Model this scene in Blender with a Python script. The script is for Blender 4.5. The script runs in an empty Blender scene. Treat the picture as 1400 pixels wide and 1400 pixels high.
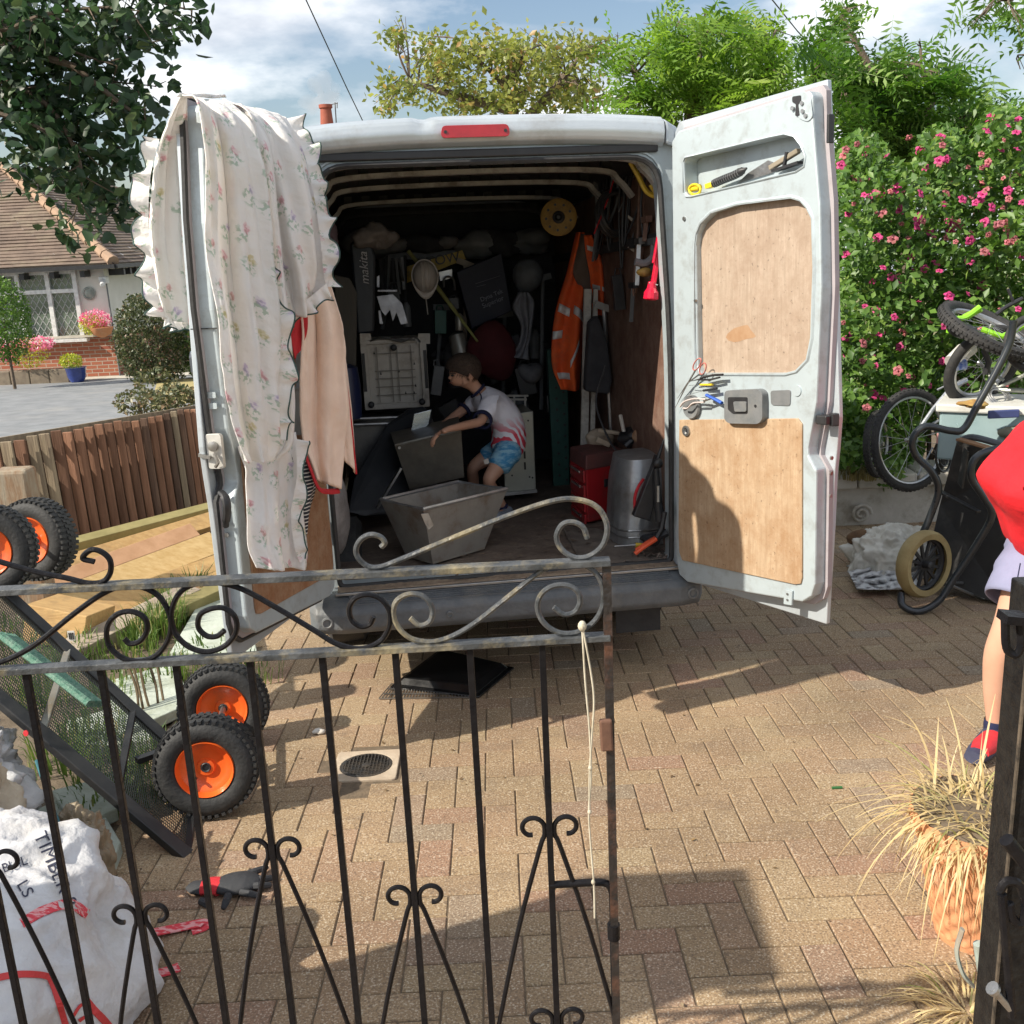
import bpy, bmesh, math, random
import numpy as np
from math import sin, cos, tan, atan2, pi, radians, sqrt
from mathutils import Vector, Matrix, noise
from mathutils.geometry import tessellate_polygon
from mathutils.bvhtree import BVHTree

random.seed(7); rng = np.random.default_rng(7)
scene = bpy.context.scene
col = scene.collection

# ------------------------------------------------------------------ camera
PITCH, ROLL, CAM_H, SLOPE, FPX = radians(15.07), radians(2.64), 1.75, .05, 1400.
cr0, cu0 = Vector((1, 0, 0)), Vector((0, sin(PITCH), cos(PITCH)))
CF = Vector((0, cos(PITCH), -sin(PITCH)))
CR = cr0*cos(ROLL) - cu0*sin(ROLL); CU = cu0*cos(ROLL) + cr0*sin(ROLL)
CAM = Vector((0, 0, CAM_H))
cd = bpy.data.cameras.new('camera'); cam = bpy.data.objects.new('camera', cd); col.objects.link(cam)
cam.matrix_world = Matrix(((CR.x, CU.x, -CF.x, CAM.x), (CR.y, CU.y, -CF.y, CAM.y), (CR.z, CU.z, -CF.z, CAM.z), (0, 0, 0, 1)))
cd.sensor_width = 36; cd.lens = 36*FPX/1400; cd.clip_end = 3000; cd.clip_start = .05
scene.camera = cam

# ------------------------------------------------------------------ sky, sun, exposure
SUN_EL = radians(39)
TO_SUN = Vector((-.9195*cos(SUN_EL), -.393*cos(SUN_EL), sin(SUN_EL)))
w = bpy.data.worlds.new('World'); scene.world = w; w.use_nodes = True
nt = w.node_tree; nt.nodes.clear()
N = lambda t: nt.nodes.new(t)
out = N('ShaderNodeOutputWorld'); bg = N('ShaderNodeBackground'); bg.inputs[1].default_value = .102
sky = N('ShaderNodeTexSky'); sky.sky_type = 'NISHITA'; sky.sun_disc = False
sky.sun_elevation = SUN_EL; sky.sun_rotation = atan2(TO_SUN.x, TO_SUN.y) % (2*pi); sky.dust_density = 1.5; sky.air_density = 1.0
tc = N('ShaderNodeTexCoord'); mp = N('ShaderNodeMapping'); mp.inputs['Scale'].default_value = (1, 1, 2.6)
mp.inputs['Location'].default_value = (.35, .2, .1)
n1 = N('ShaderNodeTexNoise'); n1.inputs['Scale'].default_value = 2.3; n1.inputs['Detail'].default_value = 9; n1.inputs['Roughness'].default_value = .56
n2 = N('ShaderNodeTexNoise'); n2.inputs['Scale'].default_value = 5.2; n2.inputs['Detail'].default_value = 7; n2.inputs['Roughness'].default_value = .5
r1 = N('ShaderNodeValToRGB'); r1.color_ramp.elements[0].position = .42; r1.color_ramp.elements[1].position = .53
r2 = N('ShaderNodeValToRGB'); r2.color_ramp.elements[0].position = .40; r2.color_ramp.elements[1].position = .60
r2.color_ramp.elements[0].color = (4.3, 4.8, 5.6, 1); r2.color_ramp.elements[1].color = (9.6, 9.7, 9.8, 1)
mx = N('ShaderNodeMixRGB')
L = nt.links.new
L(tc.outputs['Generated'], mp.inputs[0]); L(mp.outputs[0], n1.inputs[0]); L(mp.outputs[0], n2.inputs[0])
L(n1.outputs[0], r1.inputs[0]); L(n2.outputs[0], r2.inputs[0]); L(r1.outputs[0], mx.inputs[0])
L(sky.outputs[0], mx.inputs[1]); L(r2.outputs[0], mx.inputs[2]); L(mx.outputs[0], bg.inputs[0]); L(bg.outputs[0], out.inputs[0])
sl = bpy.data.lights.new('sun', 'SUN'); sl.energy = 5.0; sl.angle = radians(.55); sl.color = (1, .92, .79)
so = bpy.data.objects.new('sun', sl); col.objects.link(so); so.rotation_euler = TO_SUN.to_track_quat('Z', 'Y').to_euler(); so.location = (-6, -2, 8)
scene.view_settings.view_transform = 'Standard'; scene.view_settings.look = 'None'
scene.view_settings.exposure = 0.48; scene.view_settings.gamma = 1; scene.view_settings.use_curve_mapping = False
scene.render.engine = 'CYCLES'

# ------------------------------------------------------------------ places: a pixel of the picture at a chosen depth
def ray(x, y): return CF + CR*((x-700)/FPX) - CU*((y-700)/FPX)
def at(x, y, Y):
    d = ray(x, y); return CAM + d*(Y/d.y)
def gz(y): return -SLOPE*y
def gnd(x, y, h=0.):
    d = ray(x, y); t = (CAM_H-h)/(-(d.z+SLOPE*d.y)); return CAM + d*t
GN = Vector((0, SLOPE, 1)).normalized()
VX, VY, VYAW, VS = -.028, 4.43, .12, .966
VAN = Matrix.Translation((VX, VY, gz(VY))) @ Matrix.Rotation(-.05, 4, 'X') @ Matrix.Rotation(VYAW, 4, 'Z') @ Matrix.Scale(VS, 4)
VI = VAN.inverted(); VO = VI @ CAM; VI3 = VI.to_3x3()
def V(px, py, yl):
    d = VI3 @ ray(px, py); return VO + d*((yl-VO.y)/d.y)
def VZ(px, py, zl):
    d = VI3 @ ray(px, py); return VO + d*((zl-VO.z)/d.z)

# ------------------------------------------------------------------ materials
MATS = {}
def M(name, c1, c2=None, scale=6., rough=.6, metal=0., bump=.15, bscale=None, stretch=(1, 1, 1), rand=0., coord='Object',
      lo=.35, hi=.65, alpha=None, trans=0., dirt=None, dscale=2.5, damt=.5, coat=0., sheen=0., bdist=.01, spec=.5):
    if name in MATS: return MATS[name]
    m = bpy.data.materials.new(name); m.use_nodes = True; MATS[name] = m
    t = m.node_tree; b = t.nodes['Principled BSDF']; L = t.links.new
    tc = t.nodes.new('ShaderNodeTexCoord'); mp = t.nodes.new('ShaderNodeMapping'); mp.inputs['Scale'].default_value = stretch
    if coord == 'World':
        g = t.nodes.new('ShaderNodeNewGeometry'); L(g.outputs['Position'], mp.inputs[0])
    else: L(tc.outputs[coord], mp.inputs[0])
    n = t.nodes.new('ShaderNodeTexNoise'); n.inputs['Scale'].default_value = scale; n.inputs['Detail'].default_value = 6; n.inputs['Roughness'].default_value = .62
    L(mp.outputs[0], n.inputs[0])
    r = t.nodes.new('ShaderNodeValToRGB'); r.color_ramp.elements[0].position = lo; r.color_ramp.elements[1].position = hi
    c2 = c2 or tuple(c*.7 for c in c1)
    r.color_ramp.elements[0].color = (*c1, 1); r.color_ramp.elements[1].color = (*c2, 1)
    L(n.outputs[0], r.inputs[0]); cur = r.outputs[0]
    if dirt:
        d = t.nodes.new('ShaderNodeTexNoise'); d.inputs['Scale'].default_value = dscale; d.inputs['Detail'].default_value = 9; d.inputs['Roughness'].default_value = .7
        L(mp.outputs[0] if coord == 'World' else tc.outputs[coord], d.inputs[0])
        dr = t.nodes.new('ShaderNodeValToRGB'); dr.color_ramp.elements[0].position = .5; dr.color_ramp.elements[1].position = .68
        dr.color_ramp.elements[0].color = (0, 0, 0, 1); dr.color_ramp.elements[1].color = (damt, damt, damt, 1)
        L(d.outputs[0], dr.inputs[0]); x = t.nodes.new('ShaderNodeMixRGB'); L(dr.outputs[0], x.inputs[0]); L(cur, x.inputs[1]); x.inputs[2].default_value = (*dirt, 1); cur = x.outputs[0]
    if rand:
        oi = t.nodes.new('ShaderNodeObjectInfo'); h = t.nodes.new('ShaderNodeHueSaturation')
        mr = t.nodes.new('ShaderNodeMapRange'); mr.inputs[3].default_value = 1-rand; mr.inputs[4].default_value = 1+rand
        L(oi.outputs['Random'], mr.inputs[0]); L(mr.outputs[0], h.inputs['Value']); L(cur, h.inputs['Color']); cur = h.outputs[0]
    L(cur, b.inputs['Base Color'])
    rr = t.nodes.new('ShaderNodeMapRange'); rr.inputs[3].default_value = max(rough-.12, .03); rr.inputs[4].default_value = min(rough+.12, 1)
    L(n.outputs[0], rr.inputs[0]); L(rr.outputs[0], b.inputs['Roughness'])
    b.inputs['Metallic'].default_value = metal; b.inputs['Coat Weight'].default_value = coat; b.inputs['Sheen Weight'].default_value = sheen
    b.inputs['Specular IOR Level'].default_value = spec
    if trans: b.inputs['Transmission Weight'].default_value = trans
    if alpha is not None: b.inputs['Alpha'].default_value = alpha
    if bump:
        bn = t.nodes.new('ShaderNodeTexNoise'); bn.inputs['Scale'].default_value = bscale or scale*3; bn.inputs['Detail'].default_value = 5
        L(mp.outputs[0], bn.inputs[0]); bp = t.nodes.new('ShaderNodeBump'); bp.inputs['Strength'].default_value = bump; bp.inputs['Distance'].default_value = bdist
        L(bn.outputs[0], bp.inputs['Height']); L(bp.outputs[0], b.inputs['Normal'])
    return m

def leafmat(name, c1, c2, c3=None, tr=.35):
    m = bpy.data.materials.new(name); m.use_nodes = True; t = m.node_tree; b = t.nodes['Principled BSDF']; L = t.links.new
    o = t.nodes['Material Output']
    at_ = t.nodes.new('ShaderNodeAttribute'); at_.attribute_name = 'rnd'
    r = t.nodes.new('ShaderNodeValToRGB'); r.color_ramp.elements[0].color = (*c1, 1); r.color_ramp.elements[1].color = (*c2, 1)
    if c3:
        e = r.color_ramp.elements.new(.88); e.color = (*c2, 1); r.color_ramp.elements[-1].color = (*c3, 1)
    L(at_.outputs['Fac'], r.inputs[0]); L(r.outputs[0], b.inputs['Base Color']); b.inputs['Roughness'].default_value = .45
    tl = t.nodes.new('ShaderNodeBsdfTranslucent'); hs = t.nodes.new('ShaderNodeHueSaturation'); hs.inputs['Value'].default_value = 1.6; hs.inputs['Saturation'].default_value = 1.1
    L(r.outputs[0], hs.inputs['Color']); L(hs.outputs[0], tl.inputs[0])
    ms = t.nodes.new('ShaderNodeMixShader'); ms.inputs[0].default_value = tr; L(b.outputs[0], ms.inputs[1]); L(tl.outputs[0], ms.inputs[2]); L(ms.outputs[0], o.inputs[0])
    return m

def floral(name, base, warm):
    m = bpy.data.materials.new(name); m.use_nodes = True; t = m.node_tree; b = t.nodes['Principled BSDF']; L = t.links.new
    o = t.nodes['Material Output']; nn = t.nodes.new
    uv = nn('ShaderNodeUVMap'); uv.uv_map = 'UVMap'
    dn = nn('ShaderNodeTexNoise'); dn.inputs['Scale'].default_value = 45; dn.inputs['Detail'].default_value = 3
    L(uv.outputs[0], dn.inputs[0]); sc = nn('ShaderNodeVectorMath'); sc.operation = 'SCALE'; sc.inputs['Scale'].default_value = .035
    sb = nn('ShaderNodeVectorMath'); sb.operation = 'SUBTRACT'; sb.inputs[1].default_value = (.5, .5, .5); L(dn.outputs['Color'], sb.inputs[0]); L(sb.outputs[0], sc.inputs[0])
    ad = nn('ShaderNodeVectorMath'); ad.operation = 'ADD'; L(uv.outputs[0], ad.inputs[0]); L(sc.outputs[0], ad.inputs[1])
    def vor(src, scale, off):
        mp = nn('ShaderNodeMapping'); mp.inputs['Location'].default_value = off; L(src, mp.inputs[0])
        v = nn('ShaderNodeTexVoronoi'); v.inputs['Scale'].default_value = scale; v.inputs['Randomness'].default_value = .55; v.voronoi_dimensions = '2D'; L(mp.outputs[0], v.inputs[0]); return v
    v1 = vor(ad.outputs[0], 9.0, (0, 0, 0)); v2 = vor(ad.outputs[0], 9.0, (.012, .022, 0))
    sp = nn('ShaderNodeSeparateColor'); L(v1.outputs['Color'], sp.inputs[0])
    cr = nn('ShaderNodeValToRGB'); cr.color_ramp.interpolation = 'CONSTANT'
    els = [(0, (.72, .2, .3)), (.4, (.62, .5, .12)), (.58, (.75, .28, .3)), (.8, (.45, .3, .6))]
    cr.color_ramp.elements[0].color = (*els[0][1], 1); cr.color_ramp.elements[1].position = els[1][0]; cr.color_ramp.elements[1].color = (*els[1][1], 1)
    for p_, c_ in els[2:]:
        e = cr.color_ramp.elements.new(p_); e.color = (*c_, 1)
    L(sp.outputs[0], cr.inputs[0])
    ln = nn('ShaderNodeTexNoise'); ln.inputs['Scale'].default_value = 70; ln.inputs['Detail'].default_value = 1; L(uv.outputs[0], ln.inputs[0])
    def step(src, a, bb):
        q = nn('ShaderNodeMapRange'); q.inputs[1].default_value = a; q.inputs[2].default_value = bb; q.inputs[3].default_value = 1; q.inputs[4].default_value = 0; L(src, q.inputs[0]); return q
    def mul(a, bb):
        q = nn('ShaderNodeMath'); q.operation = 'MULTIPLY'; L(a, q.inputs[0]); L(bb, q.inputs[1]); return q
    fl = step(v1.outputs['Distance'], .10, .17); lf = step(v2.outputs['Distance'], .2, .3)
    l2 = nn('ShaderNodeMapRange'); l2.inputs[1].default_value = .5; l2.inputs[2].default_value = .56; L(ln.outputs[0], l2.inputs[0])
    lfm = mul(lf.outputs[0], l2.outputs[0]); l3 = nn('ShaderNodeMapRange'); l3.inputs[1].default_value = .42; l3.inputs[2].default_value = .5; l3.inputs[3].default_value = .35; L(ln.outputs[0], l3.inputs[0])
    flm = mul(fl.outputs[0], l3.outputs[0])
    wn = nn('ShaderNodeTexNoise'); wn.inputs['Scale'].default_value = 1.6; L(uv.outputs[0], wn.inputs[0])
    bm = nn('ShaderNodeMixRGB'); bm.inputs[1].default_value = (*base, 1); bm.inputs[2].default_value = (*warm, 1); L(wn.outputs[0], bm.inputs[0])
    x1 = nn('ShaderNodeMixRGB'); x1.inputs[2].default_value = (.16, .36, .2, 1); k1 = nn('ShaderNodeMath'); k1.operation = 'MULTIPLY'; k1.inputs[1].default_value = .5; L(lfm.outputs[0], k1.inputs[0]); L(k1.outputs[0], x1.inputs[0]); L(bm.outputs[0], x1.inputs[1])
    x2 = nn('ShaderNodeMixRGB'); k2 = nn('ShaderNodeMath'); k2.operation = 'MULTIPLY'; k2.inputs[1].default_value = .55; L(flm.outputs[0], k2.inputs[0]); L(k2.outputs[0], x2.inputs[0]); L(x1.outputs[0], x2.inputs[1]); L(cr.outputs[0], x2.inputs[2])
    L(x2.outputs[0], b.inputs['Base Color']); b.inputs['Roughness'].default_value = .85; b.inputs['Sheen Weight'].default_value = .2
    cn = nn('ShaderNodeTexNoise'); cn.inputs['Scale'].default_value = 11; cn.inputs['Detail'].default_value = 6; L(uv.outputs[0], cn.inputs[0])
    bp = nn('ShaderNodeBump'); bp.inputs['Strength'].default_value = .8; bp.inputs['Distance'].default_value = .03; L(cn.outputs[0], bp.inputs['Height']); L(bp.outputs[0], b.inputs['Normal'])
    tl = nn('ShaderNodeBsdfTranslucent'); L(x2.outputs[0], tl.inputs[0]); ms = nn('ShaderNodeMixShader'); ms.inputs[0].default_value = .3
    L(b.outputs[0], ms.inputs[1]); L(tl.outputs[0], ms.inputs[2]); L(ms.outputs[0], o.inputs[0])
    return m

def paver_mat():
    m = bpy.data.materials.new('paver_concrete'); m.use_nodes = True; t = m.node_tree; b = t.nodes['Principled BSDF']; L = t.links.new; nn = t.nodes.new
    g = nn('ShaderNodeNewGeometry'); a = nn('ShaderNodeAttribute'); a.attribute_name = 'rnd'; oi = nn('ShaderNodeObjectInfo')
    s = nn('ShaderNodeMath'); s.operation = 'ADD'; L(a.outputs['Fac'], s.inputs[0]); L(oi.outputs['Random'], s.inputs[1])
    fr = nn('ShaderNodeMath'); fr.operation = 'FRACT'; L(s.outputs[0], fr.inputs[0])
    r = nn('ShaderNodeValToRGB'); e = r.color_ramp.elements
    cols = [(0, (.285, .195, .115)), (.3, (.315, .225, .13)), (.5, (.29, .19, .115)), (.72, (.325, .24, .14)), (.90, (.28, .17, .11)), (1, (.26, .205, .14))]
    e[0].color = (*cols[0][1], 1); e[1].color = (*cols[-1][1], 1)
    for p_, c_ in cols[1:-1]:
        q = e.new(p_); q.color = (*c_, 1)
    L(fr.outputs[0], r.inputs[0])
    n = nn('ShaderNodeTexNoise'); n.inputs['Scale'].default_value = 1.3; n.inputs['Detail'].default_value = 6; L(g.outputs['Position'], n.inputs[0])
    mr = nn('ShaderNodeMapRange'); mr.inputs[1].default_value = .3; mr.inputs[2].default_value = .7; mr.inputs[3].default_value = .70; mr.inputs[4].default_value = 1.2; L(n.outputs[0], mr.inputs[0])
    hs = nn('ShaderNodeHueSaturation'); L(mr.outputs[0], hs.inputs['Value']); L(r.outputs[0], hs.inputs['Color'])
    sp = nn('ShaderNodeTexNoise'); sp.inputs['Scale'].default_value = 170; sp.inputs['Detail'].default_value = 2; L(g.outputs['Position'], sp.inputs[0])
    q1 = nn('ShaderNodeMapRange'); q1.inputs[1].default_value = .57; q1.inputs[2].default_value = .66; q1.inputs[4].default_value = .42; L(sp.outputs[0], q1.inputs[0])
    q2 = nn('ShaderNodeMapRange'); q2.inputs[1].default_value = .45; q2.inputs[2].default_value = .36; q2.inputs[4].default_value = .7; L(sp.outputs[0], q2.inputs[0])
    x1 = nn('ShaderNodeMixRGB'); x1.inputs[2].default_value = (.7, .64, .52, 1); L(q1.outputs[0], x1.inputs[0]); L(hs.outputs[0], x1.inputs[1])
    x2 = nn('ShaderNodeMixRGB'); x2.inputs[2].default_value = (.12, .09, .07, 1); L(q2.outputs[0], x2.inputs[0]); L(x1.outputs[0], x2.inputs[1])
    # stains and trodden-in soil
    st = nn('ShaderNodeTexNoise'); st.inputs['Scale'].default_value = 5; st.inputs['Detail'].default_value = 10; st.inputs['Roughness'].default_value = .7; L(g.outputs['Position'], st.inputs[0])
    q3 = nn('ShaderNodeMapRange'); q3.inputs[1].default_value = .55; q3.inputs[2].default_value = .75; q3.inputs[4].default_value = .6; L(st.outputs[0], q3.inputs[0])
    x3 = nn('ShaderNodeMixRGB'); x3.inputs[2].default_value = (.15, .11, .08, 1); L(q3.outputs[0], x3.inputs[0]); L(x2.outputs[0], x3.inputs[1])
    L(x3.outputs[0], b.inputs['Base Color']); b.inputs['Roughness'].default_value = .88; b.inputs['Specular IOR Level'].default_value = .3
    bp = nn('ShaderNodeBump'); bp.inputs['Strength'].default_value = .6; bp.inputs['Distance'].default_value = .003; L(sp.outputs[0], bp.inputs['Height']); L(bp.outputs[0], b.inputs['Normal'])
    return m

def ply_mat(name, c1, c2, knot, sc=9):
    m = bpy.data.materials.new(name); m.use_nodes = True; t = m.node_tree; b = t.nodes['Principled BSDF']; L = t.links.new; nn = t.nodes.new
    tc = nn('ShaderNodeTexCoord'); mp = nn('ShaderNodeMapping'); mp.inputs['Scale'].default_value = (6, 6, .45); L(tc.outputs['Object'], mp.inputs[0])
    n = nn('ShaderNodeTexNoise'); n.inputs['Scale'].default_value = sc; n.inputs['Detail'].default_value = 8; n.inputs['Roughness'].default_value = .7; n.inputs['Distortion'].default_value = .6; L(mp.outputs[0], n.inputs[0])
    r = nn('ShaderNodeValToRGB'); r.color_ramp.elements[0].position = .33; r.color_ramp.elements[1].position = .66; r.color_ramp.elements[0].color = (*c1, 1); r.color_ramp.elements[1].color = (*c2, 1); L(n.outputs[0], r.inputs[0])
    k = nn('ShaderNodeTexNoise'); k.inputs['Scale'].default_value = 7; k.inputs['Detail'].default_value = 12; k.inputs['Roughness'].default_value = .82; L(tc.outputs['Object'], k.inputs[0])
    q = nn('ShaderNodeMapRange'); q.inputs[1].default_value = .42; q.inputs[2].default_value = .64; q.inputs[4].default_value = .85; L(k.outputs[0], q.inputs[0])
    x = nn('ShaderNodeMixRGB'); x.inputs[2].default_value = (*knot, 1); L(q.outputs[0], x.inputs[0]); L(r.outputs[0], x.inputs[1])
    f = nn('ShaderNodeTexNoise'); f.inputs['Scale'].default_value = 60; f.inputs['Detail'].default_value = 3; L(tc.outputs['Object'], f.inputs[0])
    q2 = nn('ShaderNodeMapRange'); q2.inputs[1].default_value = .36; q2.inputs[2].default_value = .27; q2.inputs[4].default_value = .6; L(f.outputs[0], q2.inputs[0])
    x2 = nn('ShaderNodeMixRGB'); x2.inputs[2].default_value = (knot[0]*.35, knot[1]*.35, knot[2]*.35, 1); L(q2.outputs[0], x2.inputs[0]); L(x.outputs[0], x2.inputs[1])
    L(x2.outputs[0], b.inputs['Base Color']); b.inputs['Roughness'].default_value = .75
    bp = nn('ShaderNodeBump'); bp.inputs['Strength'].default_value = .3; bp.inputs['Distance'].default_value = .004; L(n.outputs[0], bp.inputs['Height']); L(bp.outputs[0], b.inputs['Normal'])
    return m

# ------------------------------------------------------------------ mesh builder, things and parts
ORG = {}; FR = {}
I4 = Matrix.Identity(4)
class MB:
    def __init__(s): s.v = []; s.f = []; s.uv = None
    def add(s, vs, fs):
        o = len(s.v); s.v += [Vector(p) for p in vs]; s.f += [tuple(i+o for i in f) for f in fs]; return s
    def hexa(s, p): return s.add(p, [(0, 3, 2, 1), (4, 5, 6, 7), (0, 1, 5, 4), (1, 2, 6, 5), (2, 3, 7, 6), (3, 0, 4, 7)])
    def box(s, c, sz, rot=None):
        c = Vector(c); x, y, z = [a/2 for a in sz]
        P = [Vector(q) for q in ((-x, -y, -z), (x, -y, -z), (x, y, -z), (-x, y, -z), (-x, -y, z), (x, -y, z), (x, y, z), (-x, y, z))]
        if rot is not None: P = [rot @ q for q in P]
        return s.hexa([c+q for q in P])
    def beam(s, a, b, w, t, up=Vector((0, 0, 1)), roll=0.):
        a, b = Vector(a), Vector(b); d = (b-a).normalized(); sd = d.cross(up)
        if sd.length < 1e-4: sd = d.cross(Vector((0, 1, 0)))
        sd.normalize(); u = sd.cross(d).normalized()
        if roll:
            R = Matrix.Rotation(roll, 3, d); sd = R @ sd; u = R @ u
        sd = sd*w/2; u = u*t/2
        return s.hexa([a-sd-u, a+sd-u, b+sd-u, b-sd-u, a-sd+u, a+sd+u, b+sd+u, b-sd+u])
    def tube(s, pts, r, n=8, closed=False, caps=True, flat=1.):
        pts = [Vector(p) for p in pts]; k = len(pts); rs = r if isinstance(r, (list, tuple)) else [r]*k
        o = len(s.v); prev = None
        for i, p in enumerate(pts):
            a = pts[(i-1) % k] if (closed or i) else p; b = pts[(i+1) % k] if (closed or i < k-1) else p
            d = (b-a); d = d.normalized() if d.length > 1e-9 else Vector((0, 0, 1))
            if prev is None:
                q = Vector((0, 0, 1)) if abs(d.z) < .9 else Vector((1, 0, 0)); x = d.cross(q).normalized()
            else:
                x = prev - d*prev.dot(d); x = x.normalized() if x.length > 1e-6 else d.orthogonal().normalized()
            prev = x; y = d.cross(x)
            for j in range(n):
                t = 2*pi*j/n; s.v.append(p + x*rs[i]*cos(t) + y*rs[i]*sin(t)*flat)
        for i in range(k if closed else k-1):
            for j in range(n):
                a, b = o+i*n+j, o+i*n+(j+1) % n; c, d = o+((i+1) % k)*n+(j+1) % n, o+((i+1) % k)*n+j
                s.f.append((a, b, c, d))
        if caps and not closed:
            s.f.append(tuple(o+j for j in reversed(range(n)))); s.f.append(tuple(o+(k-1)*n+j for j in range(n)))
        return s
    def lathe(s, prof, c, axis=(0, 0, 1), n=24, cap=True):
        ax = Vector(axis).normalized(); x = ax.orthogonal().normalized(); y = ax.cross(x); c = Vector(c); o = len(s.v)
        for r, h in prof:
            for j in range(n):
                t = 2*pi*j/n; s.v.append(c + ax*h + (x*cos(t)+y*sin(t))*r)
        for i in range(len(prof)-1):
            for j in range(n): s.f.append((o+i*n+j, o+i*n+(j+1) % n, o+(i+1)*n+(j+1) % n, o+(i+1)*n+j))
        if cap:
            s.f.append(tuple(o+j for j in reversed(range(n)))); s.f.append(tuple(o+(len(prof)-1)*n+j for j in range(n)))
        return s
    def ell(s, c, r, n=14, m=8, rot=None, nz=0., nf=4.):
        c = Vector(c); r = Vector(r) if not isinstance(r, (int, float)) else Vector((r, r, r)); o = len(s.v)
        for i in range(m+1):
            ph = pi*i/m
            for j in range(n):
                t = 2*pi*j/n; d = Vector((sin(ph)*cos(t), sin(ph)*sin(t), cos(ph))); q = Vector((d.x*r.x, d.y*r.y, d.z*r.z))
                if rot is not None: q = rot @ q
                if nz: q = q*(1+nz*noise.noise((c+q)*nf*1.0))
                s.v.append(c+q)
        for i in range(m):
            for j in range(n): s.f.append((o+i*n+j, o+(i+1)*n+j, o+(i+1)*n+(j+1) % n, o+i*n+(j+1) % n))
        return s
    def grid(s, fn, nu, nv, uv=None):
        o = len(s.v)
        for i in range(nu+1):
            for j in range(nv+1): s.v.append(Vector(fn(i/nu, j/nv)))
        for i in range(nu):
            for j in range(nv):
                a = o+i*(nv+1)+j; s.f.append((a, a+nv+1, a+nv+2, a+1))
        return s
    def prism(s, loops, fr, d0, d1):
        """polygon with holes in the plane of frame fr(a,b,d)"""
        tri = tessellate_polygon([[Vector((a, b, 0)) for a, b in lp] for lp in loops]); flat = [p for lp in loops for p in lp]; n = len(flat); o = len(s.v)
        s.v += [fr(a, b, d0) for a, b in flat] + [fr(a, b, d1) for a, b in flat]
        for t in tri:
            s.f.append((o+t[0], o+t[1], o+t[2])); s.f.append((o+n+t[2], o+n+t[1], o+n+t[0]))
        k = 0
        for lp in loops:
            m = len(lp)
            for i in range(m): a, b = o+k+i, o+k+(i+1) % m; s.f.append((a, b, b+n, a+n))
            k += m
        return s
    def build(s, name, mat, parent=None, smooth=False, bevel=0., solid=0., sub=0, label=None, kind=None, org=None, frame=None, fix=True):
        og = ORG[parent.name] if parent else (Vector(org) if org is not None else Vector((0, 0, 0)))
        me = bpy.data.meshes.new(name); me.from_pydata([tuple(p-og) for p in s.v], [], s.f)
        if fix:
            bm = bmesh.new(); bm.from_mesh(me); bmesh.ops.recalc_face_normals(bm, faces=bm.faces); bm.to_mesh(me); bm.free()
        me.materials.append(mat)
        if s.uv: 
            l = me.uv_layers.new(name='UVMap')
            for lp in me.loops: l.data[lp.index].uv = s.uv[lp.vertex_index]
        if smooth:
            me.polygons.foreach_set('use_smooth', [True]*len(me.polygons))
            if smooth != 2:
                try: me.set_sharp_from_angle(angle=radians(42))
                except Exception: pass
        ob = bpy.data.objects.new(name, me); col.objects.link(ob)
        if parent: ob.parent = parent; ORG[ob.name] = og; FR[ob.name] = FR[parent.name]
        else:
            f = frame or I4; ob.matrix_world = f @ Matrix.Translation(og); ORG[ob.name] = og; FR[ob.name] = f
        if solid: 
            q = ob.modifiers.new('solidify', 'SOLIDIFY'); q.thickness = solid; q.offset = 0
        if sub: 
            q = ob.modifiers.new('subdivision', 'SUBSURF'); q.levels = sub; q.render_levels = sub
        if bevel: 
            q = ob.modifiers.new('bevel', 'BEVEL'); q.width = bevel; q.segments = 2; q.limit_method = 'ANGLE'; q.angle_limit = radians(35)
        if label: ob['label'] = label
        if kind: ob['kind'] = kind
        return ob
def thing(name, label, cat, org, frame=None, group=None):
    o = bpy.data.objects.new(name, None); col.objects.link(o); f = frame or I4; o.empty_display_size = .1
    o.matrix_world = f @ Matrix.Translation(Vector(org)); ORG[o.name] = Vector(org); FR[o.name] = f
    o['label'] = label; o['category'] = cat
    if group: o['group'] = group
    return o
def solo(mb, name, mat, label, cat, frame=None, group=None, **k):
    xs = [p.x for p in mb.v]; ys = [p.y for p in mb.v]; zs = [p.z for p in mb.v]
    o = mb.build(name, mat, None, org=((min(xs)+max(xs))/2, (min(ys)+max(ys))/2, min(zs)), frame=frame, **k)
    o['label'] = label; o['category'] = cat
    if group: o['group'] = group
    return o
def inst(src, parent, loc, rot=None, name=None, scale=None):
    c = src.copy(); col.objects.link(c); c.parent = parent; og = ORG[parent.name]
    c.matrix_local = Matrix.Translation(Vector(loc)-og) @ (rot.to_4x4() if rot is not None else I4) @ (Matrix.Diagonal((*scale, 1)) if scale else I4)
    return c
def text(s, o, r, u, size, mat, parent, name='lettering', ext=.001, align='CENTER', shear=0.):
    """flat lettering: o centre, r reading direction, u up"""
    c = bpy.data.curves.new('t', 'FONT'); c.body = s; c.size = size; c.extrude = ext; c.align_x = align; c.align_y = 'CENTER'; c.shear = shear
    ob = bpy.data.objects.new('t', c); col.objects.link(ob); dg = bpy.context.evaluated_depsgraph_get(); e = ob.evaluated_get(dg); me = e.to_mesh()
    r = Vector(r).normalized(); u = Vector(u); u = (u-r*u.dot(r)).normalized(); n = r.cross(u); o = Vector(o)
    mb = MB(); mb.add([o + r*v.co.x + u*v.co.y + n*v.co.z for v in me.vertices], [tuple(p.vertices) for p in me.polygons])
    e.to_mesh_clear(); bpy.data.objects.remove(ob); bpy.data.curves.remove(c)
    return mb.build(name, mat, parent) if parent else mb

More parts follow.
